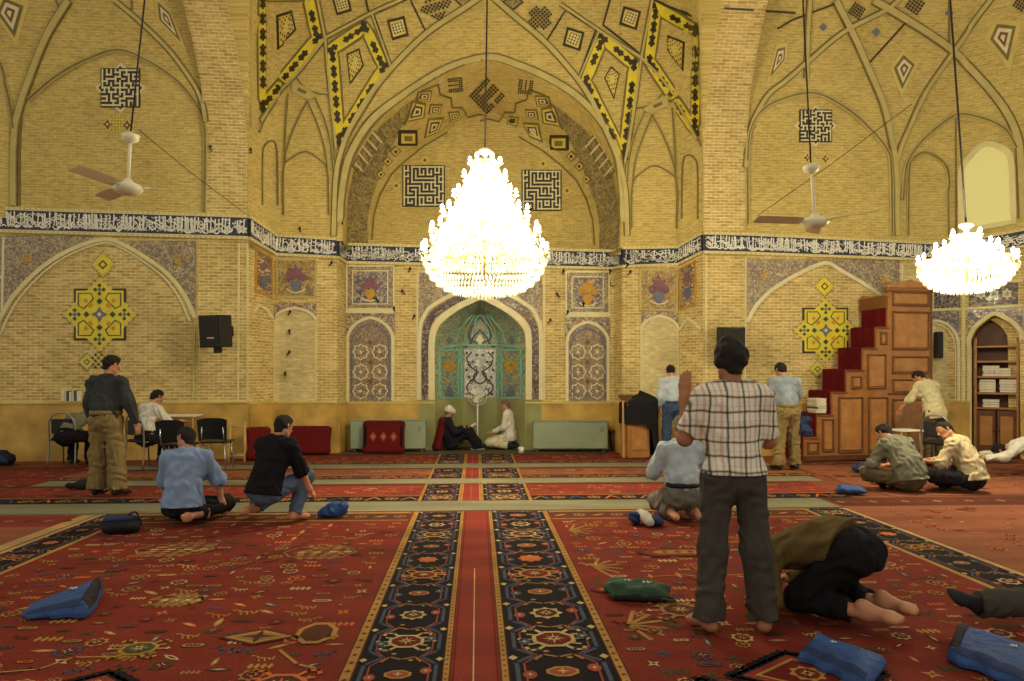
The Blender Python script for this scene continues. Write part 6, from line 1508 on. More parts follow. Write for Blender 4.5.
for k in (0, 1):
    dr = MB(); c = BWd*(.27 if k == 0 else .73); zt_, zb_ = bz(411), bz(452); w = BWd*.43; h = zt_-zb_
    dr.box((c, .0, (zt_+zb_)/2), (w, .03, h), WOODD, None, .008); dr.box((c, -.016, (zt_+zb_)/2), (w*.68, .02, h*.72), WOOD, None, .01); d_ = dr.build('door', broot)
    kb = MB(); kb.ball((c+(w*.4 if k == 0 else -w*.4), -.035, (zt_+zb_)/2), .018, IRON); kb.build('knob', d_)
pl = MB(); pl.box((BWd/2, .02, .05), (BWd, .08, .1), WOODD, None, .01); pl.build('plinth', broot)
def bw(a, w, z): return Vector((q0.x+uy.x*.04+ux.x*a+uy.x*w, q0.y+uy.y*.04+ux.y*a+uy.y*w, z+.028))
for (si, py, a, n, side) in ((0, 377.6, .26, 4, 'left'), (1, 394, .2, 5, 'left'), (2, 394, BWd-.17, 5, 'right'), (3, 409, .26, 3, 'left'), (4, 377.6, BWd-.25, 3, 'right')):
    z = bz(py); 
    for k in range(n):
        sh_n = {377.6: 'middle shelf', 394: 'shelf below the middle', 409: 'lowest shelf'}[py]
        book(bw(a, .17, z), (.26, .22, .048), bang+.04*((k*3+si) % 3-1), bcol[(k*2+si) % 4 if (k+si) % 3 else 3], 'book lying flat in the bookcase, %s, %s pile, number %s up' % (sh_n, side, ('one', 'two', 'three', 'four', 'five')[k]), 'books lying in the bookcase'); z += .049
# speakers ----------------------------------------------------------------------
def speaker(px, py, d, w, h, dp, rot, lab, tilt=0):
    p = PT(px, py, d); r = empty('loudspeaker', p, rot, label=lab, category='loudspeaker'); r.rotation_euler = (tilt, 0, rot)
    b = MB(); w2 = w*.72
    P = [(-w/2, 0), (w/2, 0), (w2/2, dp), (-w2/2, dp)]
    lo = [b.vert((x, y, -h/2)) for x, y in P]; hi = [b.vert((x, y, h/2)) for x, y in P]; b.face(lo[::-1], SPK); b.face(hi, SPK)
    for i in range(4): j = (i+1) % 4; b.face((lo[i], lo[j], hi[j], hi[i]), SPK)
    b.build('cabinet', r)
    g = MB(); g.box((0, -.012, 0), (w*.92, .024, h*.94), SPG, None, .012); g.build('grille', r)
    lg = MB(); lg.box((w*.12, -.028, h*-.2), (w*.34, .006, h*.035), CREAM); lg.build('badge', r)
    br = MB(); br.tube([(0, dp*.9, 0), (0, dp+.12, 0)], .02, IRON); br.box((0, dp+.13, 0), (.12, .02, .18), IRON); br.box((0, dp*.5, -h/2-.05), (.1, .1, .1), IRON); br.build('bracket', r)
speaker(209, 331.5, 12.05, .48, .56, .34, -.45, 'black trapezoid loudspeaker mounted on the left brick pier', .06)
speaker(733, 341, 12.65, .46, .50, .36, .1, 'black loudspeaker mounted on the right pier above the plaid-shirted man', .04)
sp = MB(); p = PT(938.5, 345, 13.25); r = empty('column_loudspeaker', p, -.1, label='narrow black column speaker on the wall right of the pulpit', category='loudspeaker')
sp.box((0, 0, 0), (.13, .12, .5), SPK, None, .015); sp.build('cabinet', r); g = MB(); g.box((0, -.065, 0), (.1, .015, .44), SPG, None, .01); g.build('grille', r)
# radiators covers, cushions --------------------------------------------------------
def heater(x0, x1, yt, d, lab):
    a, b = PT(x0, 0, d).x, PT(x1, 0, d).x; w = b-a; z = CH-(yt-HY)*d/FPX; r = empty('heater_cabinet', ((a+b)/2, d, .006), 0, label=lab, category='heater')
    c = MB(); c.box((0, .12, .06+(z-.06)/2), (w, .24, z-.06), MINT, None, .015); c.build('casing', r)
    t = MB(); t.box((0, .12, z+.008), (w+.03, .27, .02), MINT, None, .006); t.build('top', r)
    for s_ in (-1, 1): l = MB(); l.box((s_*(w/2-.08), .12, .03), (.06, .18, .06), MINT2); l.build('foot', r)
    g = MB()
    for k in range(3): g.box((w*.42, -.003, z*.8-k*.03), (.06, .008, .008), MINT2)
    g.build('vent', r)
heater(350, 425.5, 421, 13.75, 'pale green heater cabinet left of the niche, behind the framed red cushion'); heater(533, 608, 422, 13.75, 'pale green heater cabinet to the right of the prayer niche')
def cushion(x0, x1, yt, yb, lab, lean_=.28, rz=0, m=REDC2, frame=None, name='backrest_cushion', th=.12):
    f_ = FL((x0+x1)/2, yb); w = (x1-x0)*f_.y/FPX; h = (yb-yt)*f_.y/FPX/math.cos(lean_); o = empty(name, (f_.x, f_.y, .03), rz, label=lab, category='cushion')
    s_ = Sdf(.012, .02); s_.add((-w/2+.05, .0, .06), (w/2-.05, 0, .06), .055, .055, (0, 1, 0), th/.12).add((-w/2+.05, 0, h-.06), (w/2-.05, 0, h-.06), .05, .05, (0, 1, 0), th/.12)
    n = max(2, int(w/.07))
    for k in range(n+1): x = -w/2+.05+(w-.1)*k/n; s_.add((x, 0, .06), (x, 0, h-.06), .058, .055, (0, 1, 0), th/.12)
    b = np_mesh('pad', [s_.mesh()], m, o); b.rotation_euler = (-lean_, 0, 0)
    if frame is not None:
        g = MB(); t = -.062*th/.12
        for (ax, az, bw_, bh) in ((0, .045, w-.1, .05), (0, h-.045, w-.1, .05), (-w/2+.05, h/2, .05, h-.06), (w/2-.05, h/2, .05, h-.06)): g.box((ax, t, az), (bw_, .012, bh), frame)
        for k in range(3):
            x = (k-1)*w*.25; g.poly([(x-.07, t-.008, h/2), (x, t-.008, h/2-.1), (x+.07, t-.008, h/2), (x, t-.008, h/2+.1)][::1], R_PNK); g.poly([(x-.035, t-.01, h/2), (x, t-.01, h/2-.05), (x+.035, t-.01, h/2), (x, t-.01, h/2+.05)], R_GLD)
        k_ = g.build('woven_border', o); k_.rotation_euler = (-lean_, 0, 0)
# the distance field helpers live with the people; cushions and bags are built after them (see build_soft)
def build_soft():
    cushion(247, 270, 430, 461, 'red kilim cushion leaning by the folding wooden stand', .3, .4)
    cushion(286, 329.5, 428.5, 455.5, 'wide plain red kilim cushion leaning against the marble dado', .22)
    cushion(363, 404, 423, 454, 'red cushion with dark woven frame leaning on the left heater cabinet', .12, 0, REDC2, R_BLK, th=.09)
    cushion(429, 443, 420, 451, 'red bolster behind the cleric in the white turban', .25, -1.25, REDC2)
    def bag(px, py, lab, m, pr, hgt=.0, rz=0, marks=(), m2=None, extra=None, z0=.016, name='cloth_bag', handle=None, fold=.006):
        f_ = FL(px, py, .0); o = empty(name, (f_.x, f_.y, z0), rz, label=lab, category='bag'); s_ = Sdf(.007 if f_.y < 6 else .012, .012); s_.fold = fold*1.7; s_.seed = int(px); s_.fdir = (.9, .3, 0)
        for q in pr: s_.add(*q)
        s_.cut((0, 0, .0), (0, 0, -1)); np_mesh('bag_body', [s_.mesh()], m, o)
        if m2:
            s_ = Sdf(.009 if f_.y < 6 else .014, .015); s_.seed = 3
            for q in m2[1]: s_.add(*q)
            s_.cut((0, 0, .0), (0, 0, -1)); np_mesh(m2[2] if len(m2) > 2 else 'lining', [s_.mesh()], m2[0], o)
        if marks:
            g = MB()
            for (x, y, z_, r_) in marks:
                for a in range(5): aa = a*1.257; g.box((x+math.cos(aa)*r_*.6, y+math.sin(aa)*r_*.35, z_), (r_*.55, r_*.14, .004), WHT2, rotz(aa+.5))
            g.build('emblem', o)
        if handle:
            g = MB(); g.tube([tuple(v) for v in crom(handle, 6)], .008, m, 6); g.build('strap', o)
        return o
    Z1 = (0, 0, 1)
    def flat_bag(quad, hs, th, lab, m, dark, marks=(), mouth=None, seed=1, n=26):
        """soft folded bag: a pillow over four ground corners, with its own heights and creases"""
        G = [FL(x, y) for x, y in quad]; c = sum(G, Vector())/4; o = empty('cloth_bag', (c.x, c.y, .022), 0, label=lab, category='bag'); rg = random.Random(seed)
        cr_ = [(rg.uniform(0, 6.28), rg.uniform(7, 20), rg.uniform(-1, 1), rg.uniform(.2, 1)) for _ in range(7)]
        def P(u, v, top):
            p = G[0]*(1-u)*(1-v)+G[1]*(1-u)*v+G[2]*u*v+G[3]*u*(1-v)-c; h = hs[0]*(1-u)*(1-v)+hs[1]*(1-u)*v+hs[2]*u*v+hs[3]*u*(1-v)
            e = min(1, min(u, 1-u, v, 1-v)*7); e = math.sqrt(max(0, 1-(1-e)**2)); w = sum(a*abs(math.sin(f*(u*math.cos(q)+v*math.sin(q)*.6)+q*3)) for q, f, d_, a in cr_)*.006
            j = .012*math.sin(u*17+v*5+seed)*(1-e)
            return Vector((p.x+j, p.y+j, (h*(.35+.65*e)+w*e) if top else 0))
        b = MB(); b.grid([[P(i/n, j/n, True) for i in range(n+1)] for j in range(n+1)], m)
        ring = [(i/n, 0) for i in range(n)]+[(1, j/n) for j in range(n)]+[(1-i/n, 1) for i in range(n)]+[(0, 1-j/n) for j in range(n)]
        b.grid([[P(u, v, False) for u, v in ring], [P(u, v, True) for u, v in ring]], m, None, True, True); b.build('bag_body', o)
        f = MB(); f.grid([[P(t/20, v, True)*1.0+Vector((0, 0, .004)) for t in range(21)] for v in (.03, .1, .17)], dark); f.build('seam_band', o)
        if mouth:
            u0, u1 = mouth; k_ = MB(); k_.grid([[P(u0+(u1-u0)*i/5, .1+.8*j/8, True)+Vector((0, 0, .006+.02*math.sin(j*.39)*math.sin(i*.62))) for i in range(6)] for j in range(9)], BLKB); k_.build('open_mouth', o)
        if marks:
            g = MB()
            for (u, v, r_) in marks:
                q = P(u, v, True)+Vector((0, 0, .008))
                for a in range(5): aa = a*1.257; g.box(q+Vector((math.cos(aa)*r_*.6, math.sin(aa)*r_*.5, 0)), (r_*.7, r_*.16, .003), WHT2, rotz(aa+.5))
            g.build('emblem', o)
    flat_bag([(22, 622), (26, 614), (106, 596), (86, 621)], (.015, .03, .13, .09), 0, 'large blue cloth bag lying open on the rug at the left', BLUEB, BLUEB2, [(.62, .75, .03)], (.88, 1.0), 2)
    flat_bag([(799, 664), (815, 645), (886, 670), (868, 696)], (.055, .05, .05, .05), 0, 'blue folded bag lying in front of the bare soles', BLUEB, BLUEB2, [(.35, .7, .018)], None, 5)
    flat_bag([(946, 664), (956, 640), (1066, 668), (1040, 700)], (.06, .09, .04, .03), 0, 'blue bag with black mouth at the lower right corner', BLUEB, BLUEB2, [(.6, .7, .02)], (0.0, .14), 8)
    bag(121, 534, 'blue and black backpack beside the dark rug border', BLKB, [((-.1, 0, .07), (.1, 0, .07), .09, .09, Z1, .75), ((-.08, .05, .1), (.1, .05, .1), .06, .06)], m2=(BLUEB2, [((-.1, -.02, .13), (.08, 0, .14), .06, .055, Z1, .6)], 'flap'), handle=[(.1, 0, .1), (.17, .0, .14), (.14, 0, .2), (.06, .0, .17)])
    bag(333, 518, 'bright blue bag on the rug beside the man in black', BLUEB, [((-.1, -.02, .04), (.08, 0, .07), .05, .07, Z1, .8), ((-.02, 0, .08), (.12, .02, .13), .06, .03), ((-.08, 0, .05), (.08, .03, .10), .05, .05)])
    bag(638, 599, 'dark green folded bag with white marks near the runner', GRNB, [((-.16, 0, .055), (.15, 0, .05), .075, .07, Z1, .62), ((-.14, .08, .06), (.14, .07, .05), .06, .06, Z1, .7), ((-.12, -.06, .04), (.16, -.06, .03), .05, .04)], rz=-.15, marks=[(-.07, .02, .108, .035), (.06, .0, .106, .04)], m2=(BLKB, [((-.15, -.09, .02), (.17, -.09, .02), .025, .022)], 'side_pocket'), handle=[(.17, -.05, .03), (.24, -.07, .02), (.23, -.12, .02), (.15, -.1, .03)])
    bag(851, 495, 'small blue bag on the worn rug before the pulpit', BLUEB, [((-.13, 0, .05), (.13, -.02, .04), .07, .06, Z1, .7), ((-.1, .05, .07), (.12, .04, .05), .05, .05)])
    bag(866, 473.5, 'dark navy bag beneath the edge of the pulpit', BLUEB2, [((-.13, 0, .06), (.12, 0, .06), .08, .08, Z1, .8), ((-.05, .03, .1), (.08, .03, .1), .06, .05)])
    bag(646, 527, 'rolled blue and white bundle beside the kneeling man', BLUEB2, [((-.1, .05, .07), (-.04, .1, .08), .07, .06), ((.06, -.03, .05), (.12, .0, .05), .06, .06)], m2=(mat('white_wrap', (180, 174, 156), .8), [((-.04, .08, .1), (.02, -.08, .05), .055, .045), ((.0, .02, .1), (.05, -.04, .06), .04, .04)], 'white_wrap'))
    bag(3, 466, 'dark bag against the wall at the left edge', BLKB, [((-.1, 0, .12), (.1, 0, .1), .12, .1), ((-.05, 0, .2), (.02, 0, .2), .06, .05)], m2=(BLUEB2, [((.02, -.08, .1), (.1, -.08, .08), .07, .05)], 'pocket'))
    bag(79, 490, 'small black pouch on the rug beside the man in charcoal', BLKB, [((-.12, 0, .04), (.1, .0, .05), .05, .06, Z1, .8), ((.0, .03, .06), (.11, .04, .07), .05, .04)])
    h = bag(804, 471, 'blue bag hanging from the khaki-trousered man in his right hand', BLUEB2, [((-.08, 0, .62), (.08, 0, .62), .07, .07, (0, 1, 0), .6), ((-.07, 0, .78), (.06, 0, .8), .05, .05, (0, 1, 0), .6), ((0, 0, .66), (0, 0, .78), .09, .07, (0, 1, 0), .6)], handle=[(-.05, 0, .8), (-.02, 0, .92), (.03, 0, .92), (.05, 0, .8)], name='hanging_bag')
# folding stand, microphone ---------------------------------------------------------
f_ = FL(237, 463); r = empty('folding_stand', (f_.x, f_.y, .012), .25, label='pine folding stand beside the leaning red cushion', category='stand')
for nm, y0, y1 in (('front_frame', -.1, .08), ('rear_frame', .22, .06)):
    m_ = MB()
    for s_ in (-1, 1): m_.tube([(s_*.13, y0, 0), (s_*.12, y1, .68)], .02, PINE, 6)
    for z_ in (.12, .62): t = z_/.68; m_.tube([(-.13, y0+(y1-y0)*t, z_), (.13, y0+(y1-y0)*t, z_)], .016, PINE, 6)
    m_.build(nm, r)
f_ = FL(277, 446); r = empty('microphone_stand', (f_.x, f_.y, .012), 0, label='thin black microphone stand leaning beside the wide red cushion', category='microphone stand')
m_ = MB(); m_.tube([(0, 0, .06), (.12, 0, 1.02)], .011, IRON, 6); m_.build('pole', r); m_ = MB(); m_.ball((.125, 0, 1.06), (.03, .03, .045), IRON); m_.build('microphone', r)
m_ = MB(); m_.lathe([(0, 0.0), (.1, 0.0), (.1, .02), (.02, .05), (0, .08)], (0, 0, 0), IRON, 12); m_.build('base', r)
# standing fan in the niche ------------------------------------------------------------
p = FL(477.5, 449.8); r = empty('pedestal_fan', (p.x, p.y, .012), 0, label='white pedestal fan standing between the two seated men at the niche', category='fan')
m_ = MB(); m_.lathe([(0, 0), (.15, 0), (.15, .02), (.06, .04), (.02, .06)], (0, 0, 0), WHT2, 18); m_.build('base', r)
m_ = MB(); m_.tube([(0, 0, .04), (0, 0, .92)], .016, WHT2); m_.build('pole', r)
m_ = MB()
for k in range(18):
    a = k*math.pi/9; m_.tube([(math.cos(a)*.03, -.09, 1.1+math.sin(a)*.03), (math.cos(a)*.13, -.1, 1.1+math.sin(a)*.15), (math.cos(a)*.19, -.03, 1.1+math.sin(a)*.215), (math.cos(a)*.12, .05, 1.1+math.sin(a)*.13)], .003, WHT2, 4, False)
for rr in (.19, .13, .07): m_.tube([(math.cos(a)*rr, -.05 if rr > .15 else -.1, 1.1+math.sin(a)*rr*1.12) for a in [2*math.pi*k/20 for k in range(21)]], .005, WHT2, 4, False)
m_.build('guard', r)
for k in range(3):
    m_ = MB(); a = k*2.094+.3; u = Vector((math.cos(a), 0, math.sin(a))); v = Vector((-math.sin(a), 0, math.cos(a))); c = Vector((0, -.03, 1.1))
    m_.grid([[c+u*.03-v*.02+Vector((0, .01, 0)), c+u*.1-v*.06+Vector((0, .02, 0)), c+u*.16-v*.05+Vector((0, .02, 0))], [c+u*.03+v*.02-Vector((0, .01, 0)), c+u*.1+v*.05-Vector((0, .02, 0)), c+u*.16+v*.04-Vector((0, .02, 0))]], WHT2); m_.build('blade', r)
m_ = MB(); m_.tube([(0, .02, 1.1), (0, .12, 1.1)], [.06, .045], WHT2, 12); m_.build('motor', r)
m_ = MB(); p = FL(521, 452); m_.lathe([(0, 0), (.05, 0), (.06, .1), (.05, .12), (.0, .12)], (0, 0, 0), WHT2, 12); m_.build('bowl', None, (p.x, p.y-.3, .012), 0, label='small white cup on the floor right of the niche', category='cup')
# stool and draped lectern -------------------------------------------------------------
p = FL(606, 451); r = empty('wooden_stool', (p.x, p.y, .012), .1, label='small dark wooden stool beside the right heater cabinet', category='stool')
m_ = MB(); m_.box((0, 0, .40), (.3, .28, .03), WOODD, None, .008); m_.build('seat', r)
for sx in (-1, 1):
    for sy in (-1, 1): m_ = MB(); m_.tube([(sx*.13, sy*.12, 0), (sx*.11, sy*.1, .39)], .016, WOODD, 6); m_.build('leg', r)
m_ = MB()
for sx in (-1, 1): m_.tube([(sx*.12, -.11, .14), (sx*.12, .11, .14)], .01, WOODD, 6)
m_.tube([(-.12, -.11, .2), (.12, -.11, .2)], .01, WOODD, 6); m_.build('stretcher', r)
p = FL(638, 458.5); lroot = empty('lectern', (p.x, p.y, .02), .25, label='brown wooden lectern draped in black cloth', category='lectern')
m_ = MB(); m_.box((-.04, .05, .5), (.42, .4, 1.0), WOOD, None, .015); m_.box((-.04, -.155, .5), (.3, .02, .7), WOOD2, None, .01); m_.build('body', lroot)
m_ = MB(); m_.box((-.28, .0, .52), (.05, .06, 1.04), PINE, None, .01); m_.build('post', lroot)
m_ = MB(); m_.box((-.02, .05, 1.04), (.52, .46, .05), WOODD, Matrix.Rotation(.35, 3, 'X'), .01); m_.build('top', lroot)
rng = random.Random(4); rows = []
for j in range(15):
    t = j/14; row = []
    for k in range(32):
        a = 2*math.pi*k/32; cx, cy = math.cos(a), math.sin(a); sgn = lambda v: (v > 0)-(v < 0)
        w = .02+.31*min(1, t*5); x = .03+sgn(cx)*abs(cx)**.6*w+.0; y = .04+sgn(cy)*abs(cy)**.6*w*.85
        bot = .62 if cx < .15 else .04+.55*max(0, (.5-cx)/.35) if cx < .5 else .03
        z_ = 1.17-.12*min(1, t*5)+.06*cx*(1-t); z_ = z_-(z_-bot)*max(0, (t-.2)/.8)
        r_ = 1+.06*math.sin(a*7+1)*t+.03*math.sin(a*13)*t; row.append((x*r_, y*r_, z_))
    rows.append(row)
m_ = MB(); m_.grid(rows, mat('black_drape', (20, 18, 20), .85, .1, 10, .5, 16), None, True, True); m_.build('black_cloth', None, (p.x, p.y, .02), .25, label='black cloth draped over the wooden lectern', category='cloth')
# chairs and tables ---------------------------------------------------------------------
def shell_chair(px, py, rz, lab):
    p = FL(px, py); r = empty('plastic_chair', (p.x, p.y, .012), rz, label=lab, category='chair')
    m_ = MB(); rw = []
    for j in range(5):
        t = j/4; rw.append([((u-.5)*(.42+.04*t), -.20-.05*(t)-.03*math.cos((u-.5)*3)*0-.04*(1-4*(u-.5)**2)*-1, .50+.34*t-.03*(2*u-1)**4) for u in [i/6 for i in range(7)]])
    m_.grid(rw, PLK); m_.grid([[(x, y-.015, z) for x, y, z in row] for row in rw][::-1], PLK); m_.build('backrest', r)
    m_ = MB(); m_.box((0, .02, .45), (.43, .42, .03), PLK, None, .014); m_.build('seat', r)
    m_ = MB()
    for s_ in (-1, 1): m_.tube([(s_*.17, -.18, .44), (s_*.17, -.22, .56), (s_*.16, -.235, .7)], .012, CHROME, 6)
    m_.build('back_frame', r)
    for sx in (-1, 1):
        for sy in (-1, 1): m_ = MB(); m_.tube([(sx*.16, sy*.16, .44), (sx*.2, sy*.22, 0)], .012, CHROME, 6); m_.build('leg', r)
    return r
shell_chair(217, 470, .1, 'black plastic chair with pale metal legs beside the pine stand'); shell_chair(179, 474, -.1, 'black plastic chair behind the head of the man in light blue')
def tube_chair(px, py, rz, lab, s=1.0, m=STEEL):
    p = FL(px, py); r = empty('metal_chair', (p.x, p.y, .012), rz, label=lab, category='chair')
    m_ = MB(); pts = [(-.21, .2, 0), (-.21, -.18, .86*0+.5), (-.2, -.2, .78)]
    m_.tube([tuple(v) for v in crom([(-.22, -.22, 0), (-.21, -.19, .45), (-.2, -.21, .74), (-.12, -.22, .87), (0, -.225, .9), (.12, -.22, .87), (.2, -.21, .74), (.21, -.19, .45), (.22, -.22, 0)], 4)], .014, m, 6); m_.build('back_frame', r)
    for s_ in (-1, 1): m_ = MB(); m_.tube([(s_*.2, -.18, .45), (s_*.2, .18, .45), (s_*.21, .22, 0)], .013, m, 6); m_.build('leg', r)
    m_ = MB(); m_.box((0, .01, .465), (.4, .4, .05), PLK, None, .02); m_.build('seat', r)
    m_ = MB(); m_.box((0, -.2, .68), (.34, .04, .24), PLK, None, .018); m_.build('backrest', r); return r
tube_chair(69, 467, .05, 'round-backed metal chair with black cushion, left of the man in charcoal'); tube_chair(146, 469.5, -.45, 'metal chair under the man in the white shirt')
tube_chair(941, 473, -.9, 'metal chair between the two men sitting at the right')
def desk(px, py, rz, w, d, h, lab):
    p = FL(px, py); r = empty('small_table', (p.x, p.y, .012), rz, label=lab, category='table')
    m_ = MB(); m_.box((0, 0, h), (w, d, .03), WHT2, None, .008); m_.build('tabletop', r)
    for sx in (-1, 1):
        for sy in (-1, 1): m_ = MB(); m_.tube([(sx*(w/2-.04), sy*(d/2-.05), h-.02), (sx*(w/2-.01), sy*(d/2-.02), 0)], .018, PINE, 6); m_.build('leg', r)
    m_ = MB(); m_.tube([(-w/2+.03, -d/2+.04, h*.35), (w/2-.03, -d/2+.04, h*.35)], .012, PINE, 6); m_.build('stretcher', r); return r
desk(181, 461.5, 0, .62, .4, .80, 'small white-topped desk in front of the man in the white shirt'); desk(905, 467, .15, .42, .36, .60, 'small white table between the pulpit and the standing man in cream')
# books on the dado ledge
for k in range(7):
    p = PT(67+k*2.5, 0, 12.37); m_ = MB(); z_ = CH-(402.5-HY)*12.4/FPX+.03
    hgt = .2-.012*((k*5) % 4); b = MB(); b.box((0, 0, hgt/2), (.038, .09, hgt), bcol[(0, 3, 4, 0, 3, 1, 0)[k]], None, .004); b.build('book', None, (p.x, 12.29, z_), 0, label='book standing on the left marble ledge, %s in the row' % ('leftmost', 'second from left', 'third from left', 'in the middle', 'third from right', 'second from right', 'rightmost')[k], category='book', group='books standing on the marble ledge')
# ceiling fans ---------------------------------------------------------------------------
def ceiling_fan(hx, hy, tx, ty, ux_, uy_, d, ang, lab):
    p = PT(hx, hy, d); r = empty('ceiling_fan', p, 0, label=lab, category='ceiling fan'); q = PT(tx, ty, d)-p; w_ = PT(ux_, uy_, d)-p
    FANW = mat('fan_cream', (224, 216, 180), .4, .05, 5)
    m_ = MB(); m_.tube([(0, 0, .04), q], .017, FANW, 8); m_.build('rod', r)
    m_ = MB(); m_.lathe([(0, .12), (.03, .1), (.085, .08), (.075, .03), (.03, 0), (0, -.01)], q-Vector((0, 0, .06)), FANW, 14); m_.build('canopy', r)
    m_ = MB(); m_.tube([q+Vector((0, 0, .03)), w_], .009, IRON, 5); m_.build('hanging_wire', r)
    m_ = MB(); m_.lathe([(0, .08), (.03, .08), (.05, .05), (.12, .02), (.14, -.02), (.11, -.06), (.05, -.08), (0, -.085)], (0, 0, 0), FANW, 18); m_.build('motor', r)
    for k in range(3):
        a = ang+k*2*math.pi/3; u = Vector((math.cos(a), math.sin(a), 0)); v = Vector((-math.sin(a), math.cos(a), 0)); b = MB(); up = Vector((0, 0, 1)); rows = []
        for t in [i/6 for i in range(7)]:
            x = .15+.52*t; w2 = .055+.02*math.sin(t*2.4); rows.append([u*x-v*w2-up*.018, u*x+v*w2+up*.018])
        b.grid(rows, FANW); b.grid([[p_-up*.006 for p_ in rr][::-1] for rr in rows], FANW); b.tube([u*.1, u*.2], .014, FANW, 6); b.build('blade', r)
ceiling_fan(128, 187, 130.5, 137, 151, -60, 7.0, .35, 'cream ceiling fan hanging in the left bay'); ceiling_fan(815, 221, 811, 168, 800, -60, 7.4, 1.2, 'cream ceiling fan hanging in the right bay')
# chandeliers ------------------------------------------------------------------------------
BULB = mat('lit_bulb', (255, 240, 200), .4, 0, 1, emit=(255, 238, 190), es=60.0)
def crystal_mat():
    T = NT('cut_crystal'); a = T.n('ShaderNodeBsdfTranslucent'); a.inputs[0].default_value = (.95, .93, .84, 1); b = T.n('ShaderNodeBsdfGlossy'); b.inputs[0].default_value = (1, .98, .92, 1); b.inputs['Roughness'].default_value = .15
    d = T.n('ShaderNodeBsdfDiffuse'); d.inputs[0].default_value = (.95, .93, .82, 1)
    m1_ = T.n('ShaderNodeMixShader'); m1_.inputs[0].default_value = .5; T.l(a.outputs[0], m1_.inputs[1]); T.l(d.outputs[0], m1_.inputs[2]); m2_ = T.n('ShaderNodeMixShader'); m2_.inputs[0].default_value = .25; T.l(m1_.outputs[0], m2_.inputs[1]); T.l(b.outputs[0], m2_.inputs[2]); T.l(m2_.outputs[0], T.out.inputs[0]); return T.m
CRY = crystal_mat(); GILT = mat('gilt_metal', (190, 150, 70), .3, .08, 6, metal=.7)
def drop(mb, c, r, h): 
    c = Vector(c); t = mb.vert(c+Vector((0, 0, h*.4))); b = mb.vert(c-Vector((0, 0, h*.6))); q = [mb.vert(c+Vector((r*math.cos(a), r*math.sin(a), 0))) for a in (0, 1.57, 3.14, 4.71)]
    for i in range(4): j = (i+1) % 4; mb.face((q[i], q[j], t), CRY); mb.face((q[j], q[i], b), CRY)
def chandelier(px, d, ytop, tiers, ybot, wire, lab, energy, rbowl):
    S = d/FPX; c = PT(px, 0, d); r = empty('chandelier', (c.x, d, CH), 0, label=lab, category='chandelier'); Z = lambda y: -(y-HY)*S
    m_ = MB(); m_.tube([(0, 0, Z(ybot)+.05), (0, 0, Z(ytop))], .02, GILT, 8); m_.lathe([(0, .05), (.07, .04), (.09, 0), (.03, -.04), (.02, -.06)], (0, 0, Z(ytop)), WHT2, 14); m_.build('stem', r)
    wv = PT(wire[0], wire[1], d)-Vector((c.x, d, CH)); m_ = MB(); m_.tube([(0, 0, Z(ytop)+.03), wv], .012, IRON, 6); m_.build('hanging_wire', r)
    cry = MB(); nb = 0; rng = random.Random(int(px))
    for ti, (y, rad_px, n) in enumerate(tiers):
        R_ = rad_px*S; z_ = Z(y); g = MB(); g.tube([(R_*.82*math.cos(a), R_*.82*math.sin(a), z_-.04) for a in [2*math.pi*k/28 for k in range(29)]], .009, GILT, 5, False); ring = g.build('ring', r)
        for k in range(n):
            a = 2*math.pi*(k+.5*(ti % 2))/n; u = Vector((math.cos(a), math.sin(a), 0)); base = u*R_+Vector((0, 0, z_))
            arm = MB(); arm.tube([tuple(v) for v in crom([tuple(u*.03+Vector((0, 0, z_-.02))), tuple(u*R_*.45+Vector((0, 0, z_-.1))), tuple(u*R_*.85+Vector((0, 0, z_-.1))), tuple(base-Vector((0, 0, .03)))], 3)], .007, GILT, 5, False); ao = arm.build('arm', r)
            cu = MB(); cu.lathe([(.0, -.03), (.035, -.015), (.045, 0), (.02, 0)], base, CRY, 8); cu.build('cup', ao)
            b = MB(); b.ball(base+Vector((0, 0, .045)), (.022, .022, .042), BULB, 6, 5); b.build('bulb', ao)
            for q in range(3): drop(cry, base+Vector((rng.uniform(-.04, .04), rng.uniform(-.04, .04), -.06-.05*q)), .012, .05)
        nring = int(R_*2*math.pi/.045)
        for q in range(nring):
            a = 2*math.pi*q/nring; 
            for w_ in range(3): drop(cry, ((R_*.86)*math.cos(a), (R_*.86)*math.sin(a), z_-.05-.05*w_), .013, .055)
        if ti:      # curtains of crystal between this tier and the last
            y0, r0 = tiers[ti-1][0], tiers[ti-1][1]*S; nn = int(nring*.6)
            for q in range(nn):
                a = 2*math.pi*q/nn
                for t in [w_/7 for w_ in range(8)]: rr = r0*.8+(R_*.84-r0*.8)*t; drop(cry, (rr*math.cos(a), rr*math.sin(a), Z(y0)+(z_-Z(y0))*t-.05*math.sin(t*3.1)), .013, .06)
    yl, Rl = tiers[-1][0], tiers[-1][1]*S
    for j in range(1, 9):     # bowl of drops below the last tier
        t = j/8; rr = Rl*math.cos(t*1.5)**.8*rbowl; zz = Z(yl)-.06+(Z(ybot)-Z(yl))*math.sin(t*1.57); nn = max(3, int(rr*2*math.pi/.05))
        for q in range(nn): a = 2*math.pi*(q+.5*(j % 2))/nn; drop(cry, (rr*math.cos(a), rr*math.sin(a), zz), .016, .085)
    drop(cry, (0, 0, Z(ybot)), .035, .12); cry.build('crystal_drops', r, kind='stuff')
    for (y, rad_px, n) in tiers[::2]+[(yl+8, 5, 0)]:
        for k in range(3 if rad_px > 20 else 1):
            a = k*2.094+.4; L = bpy.data.lights.new('lamp_glow', 'POINT'); L.energy = energy; L.color = (1.0, .89, .62); L.shadow_soft_size = .12
            o = bpy.data.objects.new('lamp_glow', L); COL.objects.link(o); o.parent = r; rr = rad_px*S*.55 if rad_px > 20 else 0; o.location = (rr*math.cos(a), rr*math.sin(a), Z(y)+.02)
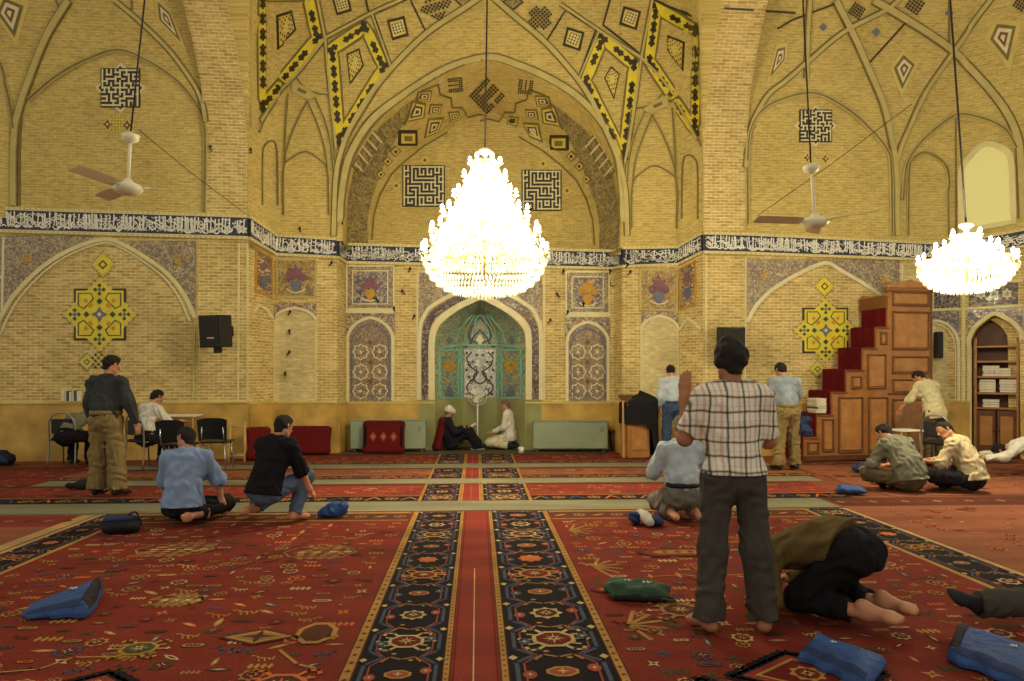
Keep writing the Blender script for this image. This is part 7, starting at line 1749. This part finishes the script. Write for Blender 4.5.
chandelier(485, 9.2, 152, [(163, 15, 6), (178, 22, 8), (195, 31, 10), (213, 43, 14), (231, 54, 18), (250, 62, 22)], 290, (488, -60), 'large many-tiered crystal chandelier blazing in the centre of the hall', CH_E, 1.0)
chandelier(966, 9.0, 226, [(236, 13, 6), (248, 27, 12), (260, 42, 18)], 286, (946, -60), 'smaller crystal chandelier lit at the right', CH_E2, 1.0)
# small dark hooks on the tiled wall
for (x, y) in ((301, 232), (330, 266), (345, 279), (289, 315), (290, 334), (288, 355), (286, 376), (409, 272), (405, 294), (413, 319), (379, 302), (395, 311), (562, 274), (609, 274), (628, 275), (614, 286), (559, 297), (548, 323), (583, 307), (566, 315), (212, 151), (249, 153), (625, 268)):
    h_, n_ = hit(x, y); m_ = MB(); b = h_+n_*.06; rg = random.Random(x); dx = rg.uniform(-.05, .05)
    m_.tube([h_, b, b+Vector((dx, 0, .05))], .012, IRON, 6); m_.ball(b+Vector((dx, 0, .06)), (.025, .025, .035), IRON, 6, 4); m_.build('wall_hook', None, None, 0, label='small dark metal peg sticking out of the wall', category='hook', group='dark pegs on the wall')
def wire(pts, lab):
    m_ = MB(); m_.tube(pts, .006, IRON, 5); m_.build('tie_wire', None, None, 0, label=lab, category='wire')
wire([PT(139, 130, 10.5), PT(190, 172, 11.6), PT(246, 214, 12.7)], 'thin wire slanting across the left bay to the pier'); wire([PT(757, 216, 12.9), PT(830, 165, 11.5), PT(912, 104, 10.2)], 'thin wire slanting across the right bay')
build_soft()
# ------------------------------------------------------------------ camera, light, exposure
cd = bpy.data.cameras.new('camera'); cam = bpy.data.objects.new('camera', cd); COL.objects.link(cam)
cam.location = CAM; cam.rotation_euler = (math.pi/2, 0, 0); cd.sensor_width = 36; cd.lens = FPX/1024*36; cd.shift_y = (HY-340.5)/1024
cd.clip_start = .05; cd.clip_end = 200; SC.camera = cam
w = bpy.data.worlds.new('hall_light'); SC.world = w; w.use_nodes = True
bg = w.node_tree.nodes['Background']; bg.inputs[0].default_value = (1.0, .94, .76, 1); bg.inputs[1].default_value = .64
SC.view_settings.view_transform = 'Standard'; SC.view_settings.look = 'None'; SC.view_settings.gamma = 1; SC.view_settings.exposure = 0.08
SC.view_settings.use_curve_mapping = False
